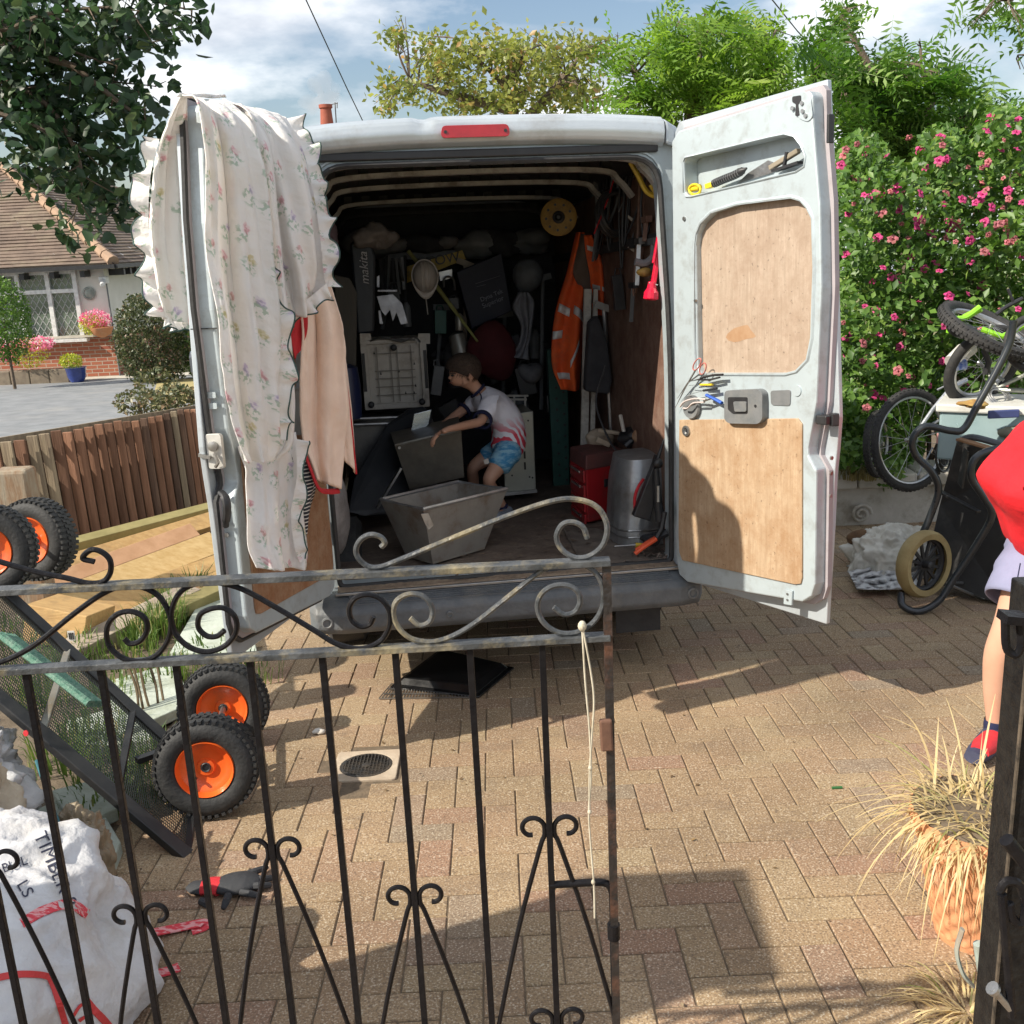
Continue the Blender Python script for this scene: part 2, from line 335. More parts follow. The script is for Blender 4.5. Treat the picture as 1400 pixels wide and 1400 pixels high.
def rounded(pts, r, n=4):
    """round the corners of a polygon"""
    o = []; k = len(pts); rr = r if isinstance(r, (list, tuple)) else [r]*k
    for i in range(k):
        p = Vector(pts[i][:2]); a = (Vector(pts[i-1][:2])-p); b = (Vector(pts[(i+1) % k][:2])-p); q = min(rr[i], a.length*.45, b.length*.45)
        A = p+a.normalized()*q; B = p+b.normalized()*q
        for j in range(n+1):
            t = j/n; o.append(tuple((1-t)**2*A + 2*t*(1-t)*p + t*t*B))
    return o
def spl(pts, n=6):
    """Catmull-Rom through points"""
    P = [Vector(p) for p in pts]; P = [P[0]*2-P[1]]+P+[P[-1]*2-P[-2]]; o = []
    for i in range(1, len(P)-2):
        for j in range(n):
            t = j/n; a, b, c, d = P[i-1:i+3]
            o.append(.5*((2*b)+(c-a)*t+(2*a-5*b+4*c-d)*t*t+(3*b-a-3*c+d)*t**3))
    o.append(P[-2]); return o

# fast scatter of a small template into one mesh
def scatter(name, tv, tf, pos, R, size, mat, parent=None, org=(0, 0, 0), kind=None):
    tv = np.asarray(tv, float); n = len(pos); k = len(tv)
    P = np.einsum('nij,kj->nki', R, tv)*size[:, None, None] + pos[:, None, :] - np.asarray(org)
    me = bpy.data.meshes.new(name); P = P.reshape(-1, 3); fl = []; ls = []; tot = 0
    tfl = np.concatenate([np.array(f) for f in tf]); lens = np.array([len(f) for f in tf])
    loops = (tfl[None, :] + (np.arange(n)*k)[:, None]).ravel(); starts = np.concatenate([[0], np.cumsum(np.tile(lens, n))[:-1]])
    me.vertices.add(len(P)); me.vertices.foreach_set('co', P.ravel()); me.loops.add(len(loops)); me.loops.foreach_set('vertex_index', loops.astype(np.int32))
    me.polygons.add(n*len(tf)); me.polygons.foreach_set('loop_start', starts.astype(np.int32)); me.update(calc_edges=True)
    a = me.attributes.new('rnd', 'FLOAT', 'POINT'); a.data.foreach_set('value', np.repeat(rng.random(n), k).astype(np.float32))
    me.materials.append(mat); ob = bpy.data.objects.new(name, me); col.objects.link(ob)
    if parent: ob.parent = parent
    else: ob.location = org
    if kind: ob['kind'] = kind
    return ob
def randrot(n, up=None, tilt=1.):
    """random rotations; with up: local z near up"""
    a = rng.normal(size=(n, 3)); 
    if up is not None: a = a*tilt + np.asarray(up)
    z = a/np.linalg.norm(a, axis=1)[:, None]; b = rng.normal(size=(n, 3)); x = np.cross(b, z); x /= np.linalg.norm(x, axis=1)[:, None]; y = np.cross(z, x)
    return np.stack([x, y, z], axis=2)
LEAF_V = [(-.5, 0, 0), (-.15, -.28, .05), (.3, -.2, .03), (.5, 0, -.04), (.3, .2, .03), (-.15, .28, .05), (.05, 0, -.02)]
LEAF_F = [(0, 1, 6), (1, 2, 6), (2, 3, 6), (3, 4, 6), (4, 5, 6), (5, 0, 6)]
LEAF2_V = [(-.5, 0, 0), (0, -.27, .06), (.5, 0, -.03), (0, .27, .06)]
LEAF2_F = [(0, 1, 2), (0, 2, 3)]
def fern():
    v = []; f = []
    for i in range(8):
        x = -.4+i*.115; ln = .22*(1-.07*i)
        for s in (-1, 1):
            o = len(v); z = -.35*(x+.4)**2; v += [(x, 0, z), (x+.02, s*ln*.5, z+.01), (x+.08, s*ln, z-.04), (x+.082, s*ln*.45, z+.005)]; f += [(o, o+1, o+2, o+3)]
    o = len(v); v += [(-.5, -.004, 0), (-.5, .004, 0), (0, .004, -.056), (.5, .0, -.28), (0, -.004, -.056)]; f += [(o, o+1, o+2, o+4), (o+4, o+2, o+3)]
    return v, f
FERN_V, FERN_F = fern()

# ================================================================== SETTING
paver = paver_mat()
asphalt = M('asphalt', (.17, .18, .19), (.24, .25, .26), 3, .9, bump=.5, bscale=120, coord='World', bdist=.004, dirt=(.3, .29, .27), dscale=.6, damt=.6)
soil = M('soil', (.10, .075, .05), (.17, .13, .09), 7, .95, bump=.6, bscale=60, coord='World')
lawn = M('dry_verge', (.13, .14, .05), (.24, .21, .1), 5, .95, bump=.6, bscale=80, coord='World')
kerbm = M('kerb_concrete', (.42, .39, .33), (.5, .47, .4), 5, .9, coord='World')
def flat(name, pts, h, mat):
    mb = MB(); mb.add([Vector((x, y, gz(y)+h)) for x, y in pts], [tuple(range(len(pts)))]); o = mb.build(name, mat, kind='structure'); return o
flat('ground', [(-300, -40), (300, -40), (300, 600), (-300, 600)], -.03, lawn)
flat('garden_soil', [(-7, -3), (-1.5, -3), (-1.5, 7.4), (9, 7.4), (9, 12), (-7, 12)], -.016, soil)
flat('road', [(-60, 12.6), (-3.5, 12.6), (1, 26.3), (-60, 26.3)], -.012, asphalt)
flat('pavement', [(-60, 26.4), (2, 26.4), (2, 27.6), (-60, 27.6)], -.006, kerbm)
base = flat('driveway', [(-1.5, -2), (4.2, -2), (4.2, 7.4), (-1.5, 7.4)], -.0045, M('joint_sand', (.17, .125, .08), (.10, .075, .05), 30, .95, bump=.3, coord='World'))
ORG['driveway'] = Vector((0, 0, 0)); FR['driveway'] = I4

# herringbone block paving
U = .106; rot1 = radians(.6); ca, sa = cos(rot1), sin(rot1)
cells = []
for i in range(-16, 42):
    for j in range(-16, 140):
        k = (i-j) % 4
        if k == 0: c = (i+1, j+.5, 0)
        elif k == 2: c = (i+.5, j, 1)
        else: continue
        x, y = c[0]*U, c[1]*U; X, Y = x*ca-y*sa, x*sa+y*ca
        if not (-1.42 < X < 4.1 and -1.6 < Y < 7.3): continue
        if abs(X+.60) < .13 and abs(Y-3.53) < .15: continue
        cells.append((X, Y, c[2]))
def paver_mesh(mb, X, Y, vert, hz=0., tx=0., ty=0.):
    a, b, c = .1040, .0510, .0032; P = []
    for z, s in ((-.03, 0), (-.004, 0), (0, c)):
        for sx, sy in ((-1, -1), (1, -1), (1, 1), (-1, 1)):
            x, y = sx*(a-s), sy*(b-s)
            if vert: x, y = -y, x
            px, py = X+x*ca-y*sa, Y+x*sa+y*ca
            P.append(Vector((px, py, z + hz + tx*x + ty*y + (gz(py)-gz(Y)))))
    F = [(8, 9, 10, 11)]
    for q in (0, 4):
        for i in range(4): F.append((q+i, q+(i+1) % 4, q+4+(i+1) % 4, q+4+i))
    mb.add(P, F)
FOVC = []
for X, Y, v in cells:
    d = Vector((X, Y, gz(Y)))-CAM; z = d.dot(CF)
    if z > .2:
        px, py = 700+FPX*d.dot(CR)/z, 700-FPX*d.dot(CU)/z
        ins = -40 < px < 1440 and py < 1430
        hid = px < 200 and py > 1150
    else: ins = hid = False
    FOVC.append((0 if ins and not hid else 1, z if z > 0 else 99, X, Y, v))
FOVC.sort(key=lambda q: (q[0], q[1]))
kinds = []
for v in (0, 1):
    for q in range(4):
        mb = MB(); paver_mesh(mb, 0, 0, v, 0, random.uniform(-.012, .012), random.uniform(-.012, .012))
        o = mb.build('paver', paver, base); kinds.append(o)
used = set()
for k, (_, _, X, Y, v) in enumerate(FOVC[:300]):
    q = v*4+random.randrange(4); src = kinds[q]
    z = gz(Y)+random.uniform(-.0008, .0012)
    if q not in used: used.add(q); src.location = (X, Y, z)
    else:
        c = src.copy(); col.objects.link(c); c.location = (X, Y, z)
mb = MB(); rn = []
for _, _, X, Y, v in FOVC[300:]:
    n0 = len(mb.v); paver_mesh(mb, X, Y, v, gz(Y)+random.uniform(-.0008, .0012), random.uniform(-.01, .01), random.uniform(-.01, .01)); rn += [random.random()]*(len(mb.v)-n0)
o = mb.build('far_pavers', paver, base, kind='stuff', fix=False); a = o.data.attributes.new('rnd', 'FLOAT', 'POINT'); a.data.foreach_set('value', rn)
# soil and dead leaves trodden on to the paving, moss in joints
pts = np.array([(x, y, gz(y)+.004) for x, y in zip(rng.uniform(-1.4, 3.3, 420), rng.uniform(1.6, 8, 420))])
litter = scatter('leaf_litter', LEAF2_V, LEAF2_F, pts, randrot(420, (0, 0, 1), .25), rng.uniform(.006, .022, 420), leafmat('litter', (.09, .055, .03), (.2, .13, .06), (.45, .4, .3), 0), kind='stuff')

# drain cover in the paving
dc = thing('drain_cover', 'round iron grating set in a square concrete surround in the block paving', 'drain', (-.60, 3.53, gz(3.53)))
dx, dy = -.60, 3.53
conc = M('surround_concrete', (.42, .33, .24), (.5, .42, .32), 12, .85, bump=.3, dirt=(.2, .15, .1))
mb = MB(); circ = [(.1*cos(2*pi*i/28), .1*sin(2*pi*i/28)) for i in range(28)]
fr = lambda a, b, d: Vector((dx+a, dy+b, gz(dy+b)+d))
mb.prism([rounded([(-.125, -.12), (.125, -.125), (.12, .13), (-.125, .125)], .015, 2), circ[::-1]], fr, -.03, .004); mb.build('surround', conc, dc, bevel=.003)
iron = M('cast_iron', (.07, .07, .07), (.12, .10, .08), 30, .45, .5, .3)
mb = MB(); mb.lathe([(.099, -.02), (.099, .004), (.088, .004), (.088, -.02)], (dx, dy, gz(dy)), GN, 28, cap=False)
for i in range(-6, 7):
    h = sqrt(max(0, .09**2-(i*.0135)**2))
    mb.box((dx+i*.0135, dy, gz(dy)), (.0035, 2*h, .008)); mb.box((dx, dy+i*.0135, gz(dy+i*.0135)-.0005), (2*h, .0035, .008))
mb.lathe([(.018, -.004), (.018, .005), (.008, .006)], (dx, dy, gz(dy)), GN, 12); mb.build('grating', iron, dc)
mb = MB(); mb.lathe([(.097, -.028), (.097, -.026)], (dx, dy, gz(dy)), GN, 20); mb.build('sump', M('dark_void', (.01, .01, .01), None, bump=0), dc)

# ================================================================== VAN
silver = M('silver_paint', (.52, .57, .61), (.46, .51, .55), 3, .34, .35, .06, 40, dirt=(.30, .29, .27), dscale=5, damt=.45, coat=.3)
silver_in = M('silver_paint_inner', (.46, .53, .56), (.42, .48, .51), 5, .42, .2, .08, 40, dirt=(.24, .23, .21), dscale=13, damt=.4, coat=.15)
primer = M('faded_edge_paint', (.42, .38, .40), (.36, .33, .35), 6, .6, .1, .1, dirt=(.2, .17, .16), damt=.5)
rubber = M('black_rubber', (.02, .02, .022), (.035, .035, .035), 20, .65, 0, .2)
bump_pl = M('grey_bumper_plastic', (.085, .095, .105), (.13, .14, .15), 9, .55, 0, .3, 60, dirt=(.22, .2, .17), damt=.5, dscale=4)
ply_up = ply_mat('plywood_pale', (.46, .36, .28), (.33, .255, .19), (.29, .205, .145), 11)
ply_lo = ply_mat('plywood_orange', (.50, .37, .245), (.36, .25, .155), (.31, .18, .09), 11)
ply_dk = ply_mat('plywood_dark', (.17, .085, .055), (.11, .055, .04), (.25, .17, .13))
ply_br = ply_mat('plywood_brown', (.30, .15, .075), (.22, .105, .05), (.38, .26, .17))
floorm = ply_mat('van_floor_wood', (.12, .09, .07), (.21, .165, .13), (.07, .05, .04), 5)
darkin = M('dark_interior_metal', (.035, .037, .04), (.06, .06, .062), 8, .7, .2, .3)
ribm = M('rib_paint', (.42, .41, .39), (.34, .33, .31), 14, .55, 0, .1, dirt=(.13, .11, .1), dscale=7, damt=.8)
steel = M('worn_steel', (.45, .45, .44), (.33, .33, .33), 12, .38, .9, .15, dirt=(.2, .15, .1), damt=.4)
blackpl = M('black_plastic', (.02, .02, .022), (.03, .03, .032), 15, .45, 0, .1)
greypl = M('grey_plastic', (.13, .14, .145), (.17, .175, .18), 15, .5, 0, .15, dirt=(.25, .24, .22), dscale=9, damt=.4)

van = thing('van', 'silver panel van backed on to the drive with both rear doors open', 'van', (0, 0, 0), VAN)
def prof(sx=1., top=2.5, bot=.3):
    R = [(.86, bot), (.92, .6), (.94, 1.0), (.93, 1.5), (.905, 2.0), (.88, 2.3), (.84, 2.43), (.76, 2.49), (.35, 2.525), (0, 2.535)]
    k = (top-bot)/(2.535-.3); R = [(x*sx, bot+(z-.3)*k) for x, z in R]
    return R + [(-x, z) for x, z in R[-2::-1]]
# outer shell: loft
secs = [(.02, 1, 2.535), (.4, 1.01, 2.55), (3.4, 1.02, 2.55), (3.9, 1.01, 2.46), (4.4, .99, 2.15), (4.9, .97, 1.6), (5.2, .95, 1.28), (5.5, .9, 1.1), (5.62, .8, .8)]
mb = MB(); m = len(prof())
for y, sx, tp in secs: mb.v += [Vector((x, y, z)) for x, z in prof(sx, tp)]
for i in range(len(secs)-1):
    for j in range(m-1): a = i*m+j; mb.f.append((a, a+m, a+m+1, a+1))
mb.f.append(tuple((len(secs)-1)*m+j for j in range(m)))
mb.build('body', silver, van, smooth=True)
# rear frame with the opening
op = rounded([(-.79, .50), (.79, .50), (.80, 1.5), (.752, 2.36), (-.752, 2.36), (-.80, 1.5)], [.03, .03, .3, .14, .14, .3], 6)
pr = prof(); fv = lambda a, b, d: Vector((a, d, b))
mb = MB(); mb.prism([[(x*.995, z) for x, z in pr], op[::-1]], fv, 0, .10); mb.build('rear_frame', silver_in, van)
opi = [(x*.985, .50+(z-.5)*.992 if z > .55 else z-.01) for x, z in op]
mb = MB(); mb.tube([Vector((x, -.012, z)) for x, z in op], .013, 6, closed=True); mb.build('door_seal', rubber, van, smooth=True)
mb = MB(); mb.tube([Vector((x*1.02, -.004, .5+(z-.5)*1.015)) for x, z in op if z > 1.4], .007, 5); mb.build('drip_channel', silver_in, van, smooth=True)
# header above opening
mb = MB(); mb.box((0, .0, 2.395), (1.50, .05, .035)); mb.build('header_trim', blackpl, van, bevel=.006)
def roofz(x): return 2.535-.035*abs(x/.8)**3
def rl(u, v):
    x = -.83+1.60*u; e = max(0, (abs(x)-.70)/.1)
    P = [(-.015, 2.412), (-.05, 2.43), (-.062, 2.47), (-.05, 2.515), (.0, 2.54), (.1, 2.553), (.3, 2.556)]
    t = v*6; i = min(int(t), 5); k = t-i; y = P[i][0]*(1-k)+P[i+1][0]*k; z = P[i][1]*(1-k)+P[i+1][1]*k
    dent = .016*math.exp(-((x+.28)/.03)**2)*math.exp(-((z-2.53)/.05)**2)+.008*math.exp(-((x+.1)/.12)**2)*math.exp(-((z-2.48)/.03)**2)
    z += .012-.035*abs(x/.85)**3 - dent*.6; y += dent
    return (x, y, z)
mb = MB(); mb.grid(rl, 60, 18); mb.build('roof_panel', silver, van, smooth=2, fix=False)
for s in (-1, 1):
    mb = MB(); P = [(s*.775, -.055, 2.405), (s*.85, -.03, 2.385), (s*.865, .02, 2.395), (s*.775, .02, 2.42), (s*.775, -.058, 2.50), (s*.84, -.03, 2.475), (s*.85, .02, 2.48), (s*.775, .02, 2.53)]
    mb.hexa([Vector(p) for p in P]); mb.build('roof_corner', silver, van, bevel=.014)
# brake light
c = V(650, 181, -.075); redl = M('red_lens', (.42, .015, .02), (.35, .01, .015), 20, .2, 0, .05, coat=.6)
ffb = lambda a, b, d: Vector((c.x+a, -.062-d, c.z+b))
bl = MB(); bl.prism([rounded([(-.148, -.02), (.148, -.02), (.143, .03), (-.143, .03)], .02, 4)], ffb, 0, .02); o = bl.build('brake_light', redl, van, bevel=.006)
for s in (-1, 1):
    mb = MB(); mb.lathe([(.007, 0), (.007, .004)], ffb(s*.128, .004, .019), (0, -1, 0), 10); mb.build('screw', blackpl, o)
# cargo space
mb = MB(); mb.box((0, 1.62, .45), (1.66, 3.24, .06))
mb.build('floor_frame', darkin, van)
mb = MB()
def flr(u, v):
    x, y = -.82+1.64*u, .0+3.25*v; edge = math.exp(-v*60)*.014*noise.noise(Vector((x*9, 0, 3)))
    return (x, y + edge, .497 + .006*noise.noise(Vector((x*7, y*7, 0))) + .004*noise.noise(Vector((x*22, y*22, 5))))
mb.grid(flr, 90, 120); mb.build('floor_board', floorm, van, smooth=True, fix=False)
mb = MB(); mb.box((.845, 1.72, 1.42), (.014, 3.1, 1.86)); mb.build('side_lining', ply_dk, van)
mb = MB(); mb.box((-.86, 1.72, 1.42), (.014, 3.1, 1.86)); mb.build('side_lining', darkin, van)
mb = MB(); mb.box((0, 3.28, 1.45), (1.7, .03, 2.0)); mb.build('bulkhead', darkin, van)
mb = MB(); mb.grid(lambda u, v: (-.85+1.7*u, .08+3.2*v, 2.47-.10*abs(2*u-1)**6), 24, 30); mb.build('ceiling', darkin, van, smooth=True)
for k, y in enumerate((.10, .58, 1.15, 2.05, 3.0)):
    pts = [(-.79, y, 2.24), (-.73, y, 2.32), (-.62, y, 2.372), (0, y, 2.385), (.60, y, 2.372), (.71, y, 2.32), (.78, y, 2.24)]
    mb = MB(); S = spl(pts, 5)
    for i in range(len(S)-1): mb.beam(S[i], S[i+1]+(S[i+1]-S[i])*.03, .05, .022, up=Vector((0, 1, 0)), roll=pi/2)
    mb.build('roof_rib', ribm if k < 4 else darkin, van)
    mb = MB()
    for q in range(13): mb.box((-.66+q*.11, y+.06, 2.40), (.05, .05, .05))
    mb.build('rib_brackets', darkin, van, kind='stuff')
for z in (2.0,):
    mb = MB(); mb.box((-.845, 1.7, z), (.03, 3.0, .05)); mb.box((.818, 1.7, z+.02), (.02, 3.0, .05)) if z > 1.9 else None; mb.build('side_rail', darkin, van)
# torn timber threshold
def thr(u, v):
    x = -.80+1.6*u; y = -.005-.075*v; t = noise.noise(Vector((x*5, v*2, 1)))
    return (x, y, .498-.008*v + .012*t*math.exp(-((x+.1)/.3)**2) + .003*noise.noise(Vector((x*40, v*9, 2))))
mb = MB(); mb.grid(thr, 120, 8); mb.build('threshold', ply_mat('torn_threshold_wood', (.23, .17, .12), (.40, .31, .22), (.10, .07, .05), 12), van, smooth=True, solid=.012)
mb = MB(); mb.box((0, -.088, .487), (1.62, .022, .014)); mb.build('threshold_edging', steel, van, bevel=.003)
# bumper
P = [(-.07, .478), (-.115, .47), (-.185, .45), (-.205, .425), (-.205, .355), (-.18, .325), (-.02, .315), (-.02, .478)]
mb = MB(); n = len(P)
xs = [-.93, -.90, -.78, .78, .88, .91]; ins = [.10, .03, 0, 0, .03, .10]
for x, q in zip(xs, ins):
    for y, z in P: mb.v.append(Vector((x, min(y+q, -.02+q*.2), z)))
for i in range(len(xs)-1):
    for j in range(n): a = i*n+j; b_ = i*n+(j+1) % n; mb.f.append((a, b_, b_+n, a+n))
mb.f += [tuple(range(n)), tuple((len(xs)-1)*n+j for j in range(n))]
bp_ = mb.build('bumper', bump_pl, van, bevel=.012)
for i in range(5):
    mb = MB(); mb.box((0, -.10-.017*i, .476-.005*i), (1.5, .006, .006)); mb.build('step_ridge', bump_pl, bp_)
for x in (-.85, -.30, .30, .84):
    mb = MB(); r_ = .026 if abs(x) > .5 else .015
    mb.lathe([(r_, 0), (r_, .012), (r_*.75, .014), (r_*.6, .004)], (x, -.203 if abs(x) < .8 else -.185, .388), (0, -1, 0), 20); mb.build('bumper_cap', greypl, bp_, smooth=True)
# underside and wheels
mb = MB(); mb.box((0, 2.6, .36), (1.6, 5.0, .1)); mb.box((0, .45, .27), (1.2, .12, .12)); mb.build('chassis', darkin, van)
tyre = M('tyre_rubber', (.022, .022, .023), (.04, .038, .036), 30, .8, 0, .3)
for x in (-.8, .8):
    for y in (.75, 4.5):
        mb = MB(); mb.lathe([(.18, -.1), (.30, -.105), (.335, -.08), (.34, 0), (.335, .08), (.30, .105), (.18, .1)], (x, y, .33), (1, 0, 0), 30, cap=False); wv = mb.build('wheel', tyre, van, smooth=True)
        mb = MB(); mb.lathe([(.19, -.09), (.19, .09), (.05, .05)], (x, y, .33), (1 if x > 0 else -1, 0, 0), 24); mb.build('rim', steel, wv, smooth=True)
mb = MB(); mb.box((.62, -.01, .22), (.22, .01, .12)); mb.build('mud_flap', rubber, van)

# ---------------------------------------------------------- rear doors
class Door:
    def __init__(s, side, A, hx, hy):
        s.h = Vector((hx, hy, 0)); A = radians(A); s.u = Vector((-side*cos(A), -sin(A), 0)); s.n = Vector((-side*sin(A), cos(A), 0)); s.side = side
        s.k = 0
    def P(s, w, z, d): return s.h + s.u*w + s.n*d + Vector((0, 0, z + s.k*(2.5-z)/2.1))
    def px(s, x, y, d):
        r = VI3 @ ray(x, y); t = ((s.h + s.n*d - VO).dot(s.n))/r.dot(s.n); q = VO + r*t - s.h - s.n*d; return (q.dot(s.u), q.z)
RA = radians(66); RD = Door(1, 114, .84, -.035); RD.n = Vector((-sin(RA), -cos(RA), 0)); RD.u = Vector((cos(RA), -sin(RA), 0))
LA = radians(110); LD = Door(-1, 110, -.87, -.035); LD.k = .07; LD.u = Vector((cos(LA), -sin(LA), 0)); LD.n = Vector((sin(LA), cos(LA), 0))
pl = lambda L_, d: [RD.px(x, y, d) for x, y in L_]
PLATE = pl([(918, 194), (927, 179), (1106, 124), (1111, 131), (1112, 171), (1121, 280), (1123, 394), (1120, 460), (1116, 550), (1105, 612), (1105, 622), (1116, 643), (1114, 799), (1109, 815), (1096, 823), (940, 796), (928, 785), (925, 769), (921, 460)], .1)
SLOT = pl([(935, 222), (939, 216), (1051, 189), (1071, 185), (1084, 188), (1093, 199), (1099, 214), (1097, 227), (1086, 234), (947, 267), (940, 267), (937, 262)], .1)
WIN = pl([(951, 335), (953, 320), (959, 306), (974, 291), (1008, 280), (1080, 271), (1093, 275), (1102, 285), (1109, 300), (1111, 366), (1108, 460), (1102, 490), (1087, 506), (1072, 510), (958, 510), (954, 500), (953, 460)], .1)
LOW = pl([(929, 574), (928, 730), (929, 755), (933, 766), (1087, 799), (1095, 798), (1097, 790), (1097, 580), (1091, 572)], .105)
SKIN = pl([(1137, 109), (1146, 300), (1150, 450), (1153, 570), (1150, 610), (1146, 650), (1143, 720), (1135, 852)], 0)
zt = [SKIN[0][1]+.03, SKIN[-1][1]-.005]
SKIN = [(.0, zt[1])] + [(0, zt[0]-.09), (.03, zt[0]-.05)] + SKIN
def door(D, lw, lab):
    o = MB(); o.prism([SKIN], D.P, 0, .022); d = o.build('door', silver, van, bevel=.004, label=lab)
    mb = MB(); mb.prism([PLATE, SLOT[::-1], WIN[::-1]], D.P, .022, .1); mb.build('inner_panel', silver_in, d, bevel=.007)
    cx = sum(p[0] for p in PLATE)/len(PLATE); cz = sum(p[1] for p in PLATE)/len(PLATE)
    mb = MB(); F = [(cx+(a-cx)*1.045+.004, cz+(b-cz)*1.02) for a, b in PLATE]; mb.prism([F, [(cx+(a-cx)*.9, cz+(b-cz)*.97) for a, b in PLATE][::-1]], D.P, .020, .045); mb.build('edge_return', primer, d, bevel=.004)
    mb = MB(); mb.prism([SLOT], D.P, .0225, .026); mb.build('slot_back', silver_in, d)
    seal = [(cx+(a-cx)*1.075+.003, cz+(b-cz)*1.028) for a, b in PLATE if True]
    if D.side < 0: mb = MB(); mb.tube([D.P(a, b, .036) for a, b in seal], .011, 6, closed=True); mb.build('rubber_seal', rubber, d, smooth=True)
    wi = [(a, b) for a, b in WIN]
    mb = MB(); ic = (sum(a for a, b in wi)/len(wi), sum(b for a, b in wi)/len(wi)); mb.prism([[(ic[0]+(a-ic[0])*1.01, ic[1]+(b-ic[1])*1.005) for a, b in wi]], D.P, .024, .07); mb.build('upper_board', ply_up if lw is ply_lo else ply_br, d)
    # raised lip round the window
    mb = MB(); mb.tube([D.P(ic[0]+(a-ic[0])*1.035, ic[1]+(b-ic[1])*1.02, .1) for a, b in wi], .009, 6, closed=True, flat=.6); mb.build('window_lip', silver_in, d, smooth=True)
    sc_ = (sum(a for a, b in SLOT)/len(SLOT), sum(b for a, b in SLOT)/len(SLOT))
    mb = MB(); mb.tube([D.P(sc_[0]+(a-sc_[0])*1.03, sc_[1]+(b-sc_[1])*1.06, .099) for a, b in SLOT], .007, 6, closed=True, flat=.6); mb.build('slot_lip', silver_in, d, smooth=True)
    mb = MB(); mb.prism([LOW], D.P, .098, .108); mb.build('lower_board', lw, d, bevel=.003)
    for zz in (.75, 1.5, 2.1):
        mb = MB(); mb.box(D.P(-.005, zz, .0), (.04, .03, .08)); mb.tube([D.P(-.01, zz-.05, -.01), D.P(-.01, zz+.05, -.01)], .012, 8); mb.build('hinge', silver_in, d, bevel=.004)
    return d
rdoor = door(RD, ply_lo, 'right rear door with pale plywood boards and tools stuck to it')
ldoor = door(LD, ply_br, 'left rear door with fabric thrown over it')
dpx = lambda x, y, d=.1: RD.P(*RD.px(x, y, d), d)
def dpr(name, mat, L_, d0, d1, parent, hole=None, **k):
    mb = MB(); lp = [[RD.px(x, y, d1) for x, y in L_]]
    if hole: lp.append([RD.px(x, y, d1) for x, y in hole][::-1])
    mb.prism(lp, RD.P, d0, d1); return mb.build(name, mat, parent, **k)
dpr('latch_plate', silver_in, rounded([(1081, 127), (1100, 124), (1108, 132), (1111, 160), (1104, 167), (1091, 162)], 6, 3), .1, .104, rdoor, bevel=.002)
dpr('latch_slot', blackpl, rounded([(1083, 132), (1095, 130), (1095, 139), (1091, 142), (1093, 158), (1087, 159), (1088, 142), (1083, 140)], 2, 2), .104, .106, rdoor)
for x, y in ((1084, 148), (1097, 141), (1098, 152), (1102, 158)):
    mb = MB(); mb.lathe([(.008, 0), (.008, .006)], dpx(x, y, .104), RD.n, 10); mb.build('bolt', steel, rdoor)
h = dpr('pull_handle', greypl, rounded([(990, 534), (1036, 532), (1042, 538), (1042, 574), (1036, 580), (996, 579), (990, 574)], 6, 3), .1, .135, rdoor, bevel=.008)
dpr('handle_recess', blackpl, rounded([(995, 543), (1022, 543), (1022, 566), (1002, 566), (995, 560)], 2, 2), .1352, .1362, h)
dpr('handle_grip', greypl, rounded([(1002, 549), (1020, 549), (1020, 563), (1004, 563)], 2, 2), .1365, .143, h, bevel=.003)
mb = MB(); mb.lathe([(.006, 0), (.006, .003)], dpx(1033, 555, .135), RD.n, 10); mb.build('screw', blackpl, h)
dpr('grey_pad', greypl, rounded([(1053, 534), (1081, 533), (1080, 555), (1054, 554)], 4, 3), .1, .104, rdoor, bevel=.002)
mb = MB(); mb.lathe([(.022, 0), (.022, .004), (.012, .004)], dpx(1090, 534, .1), RD.n, 18); mb.build('round_cap', silver_in, rdoor, smooth=True)
mb = MB(); mb.lathe([(.024, 0), (.024, .008), (.015, .009), (.013, .002)], dpx(939, 589, .108), RD.n, 18); mb.build('lock_escutcheon', steel, rdoor, smooth=True)
mb = MB(); mb.lathe([(.011, 0), (.011, .003)], dpx(940, 589, .111), RD.n, 14); mb.build('lock_hole', blackpl, rdoor)
mb = MB(); mb.lathe([(.009, 0), (.009, .006)], dpx(936, 299, .1), RD.n, 12); mb.lathe([(.006, 0), (.006, .01)], dpx(952, 411, .1), RD.n, 10); mb.build('grommet', steel, rdoor)
dpr('bottom_bracket', silver_in, [(1072, 806), (1083, 808), (1082, 828), (1071, 826)], .1, .11, rdoor, bevel=.002)
mb = MB(); mb.lathe([(.005, 0), (.005, .004)], dpx(1077, 812, .11), RD.n, 8); mb.lathe([(.005, 0), (.005, .004)], dpx(1077, 820, .11), RD.n, 8); mb.build('screw', steel, rdoor)
# things on the closing edge of the doors
def edge(D, w, z, d): return D.P(w, z, d)
e0 = max(p[0] for p in PLATE)
mb = MB(); p0 = RD.px(1118, 572, .06)
mb.box(RD.P(e0+.005, p0[1], .07), (.05, .05, .035), Matrix.Rotation(radians(-66), 3, 'Z')); mb.box(RD.P(e0+.03, p0[1], .05), (.03, .03, .05)); mb.build('door_catch', blackpl, rdoor, bevel=.004)
for z in (.97, 1.06, 1.12):
    mb = MB(); mb.lathe([(.008, 0), (.008, .006)], RD.P(e0+.028, z, .06), RD.u, 10); mb.build('bolt', steel, rdoor)
mb = MB(); mb.box(RD.P(e0+.006, 2.33, .075), (.012, .03, .10), Matrix.Rotation(radians(-66), 3, 'Z')); mb.build('striker', blackpl, rdoor, bevel=.003)
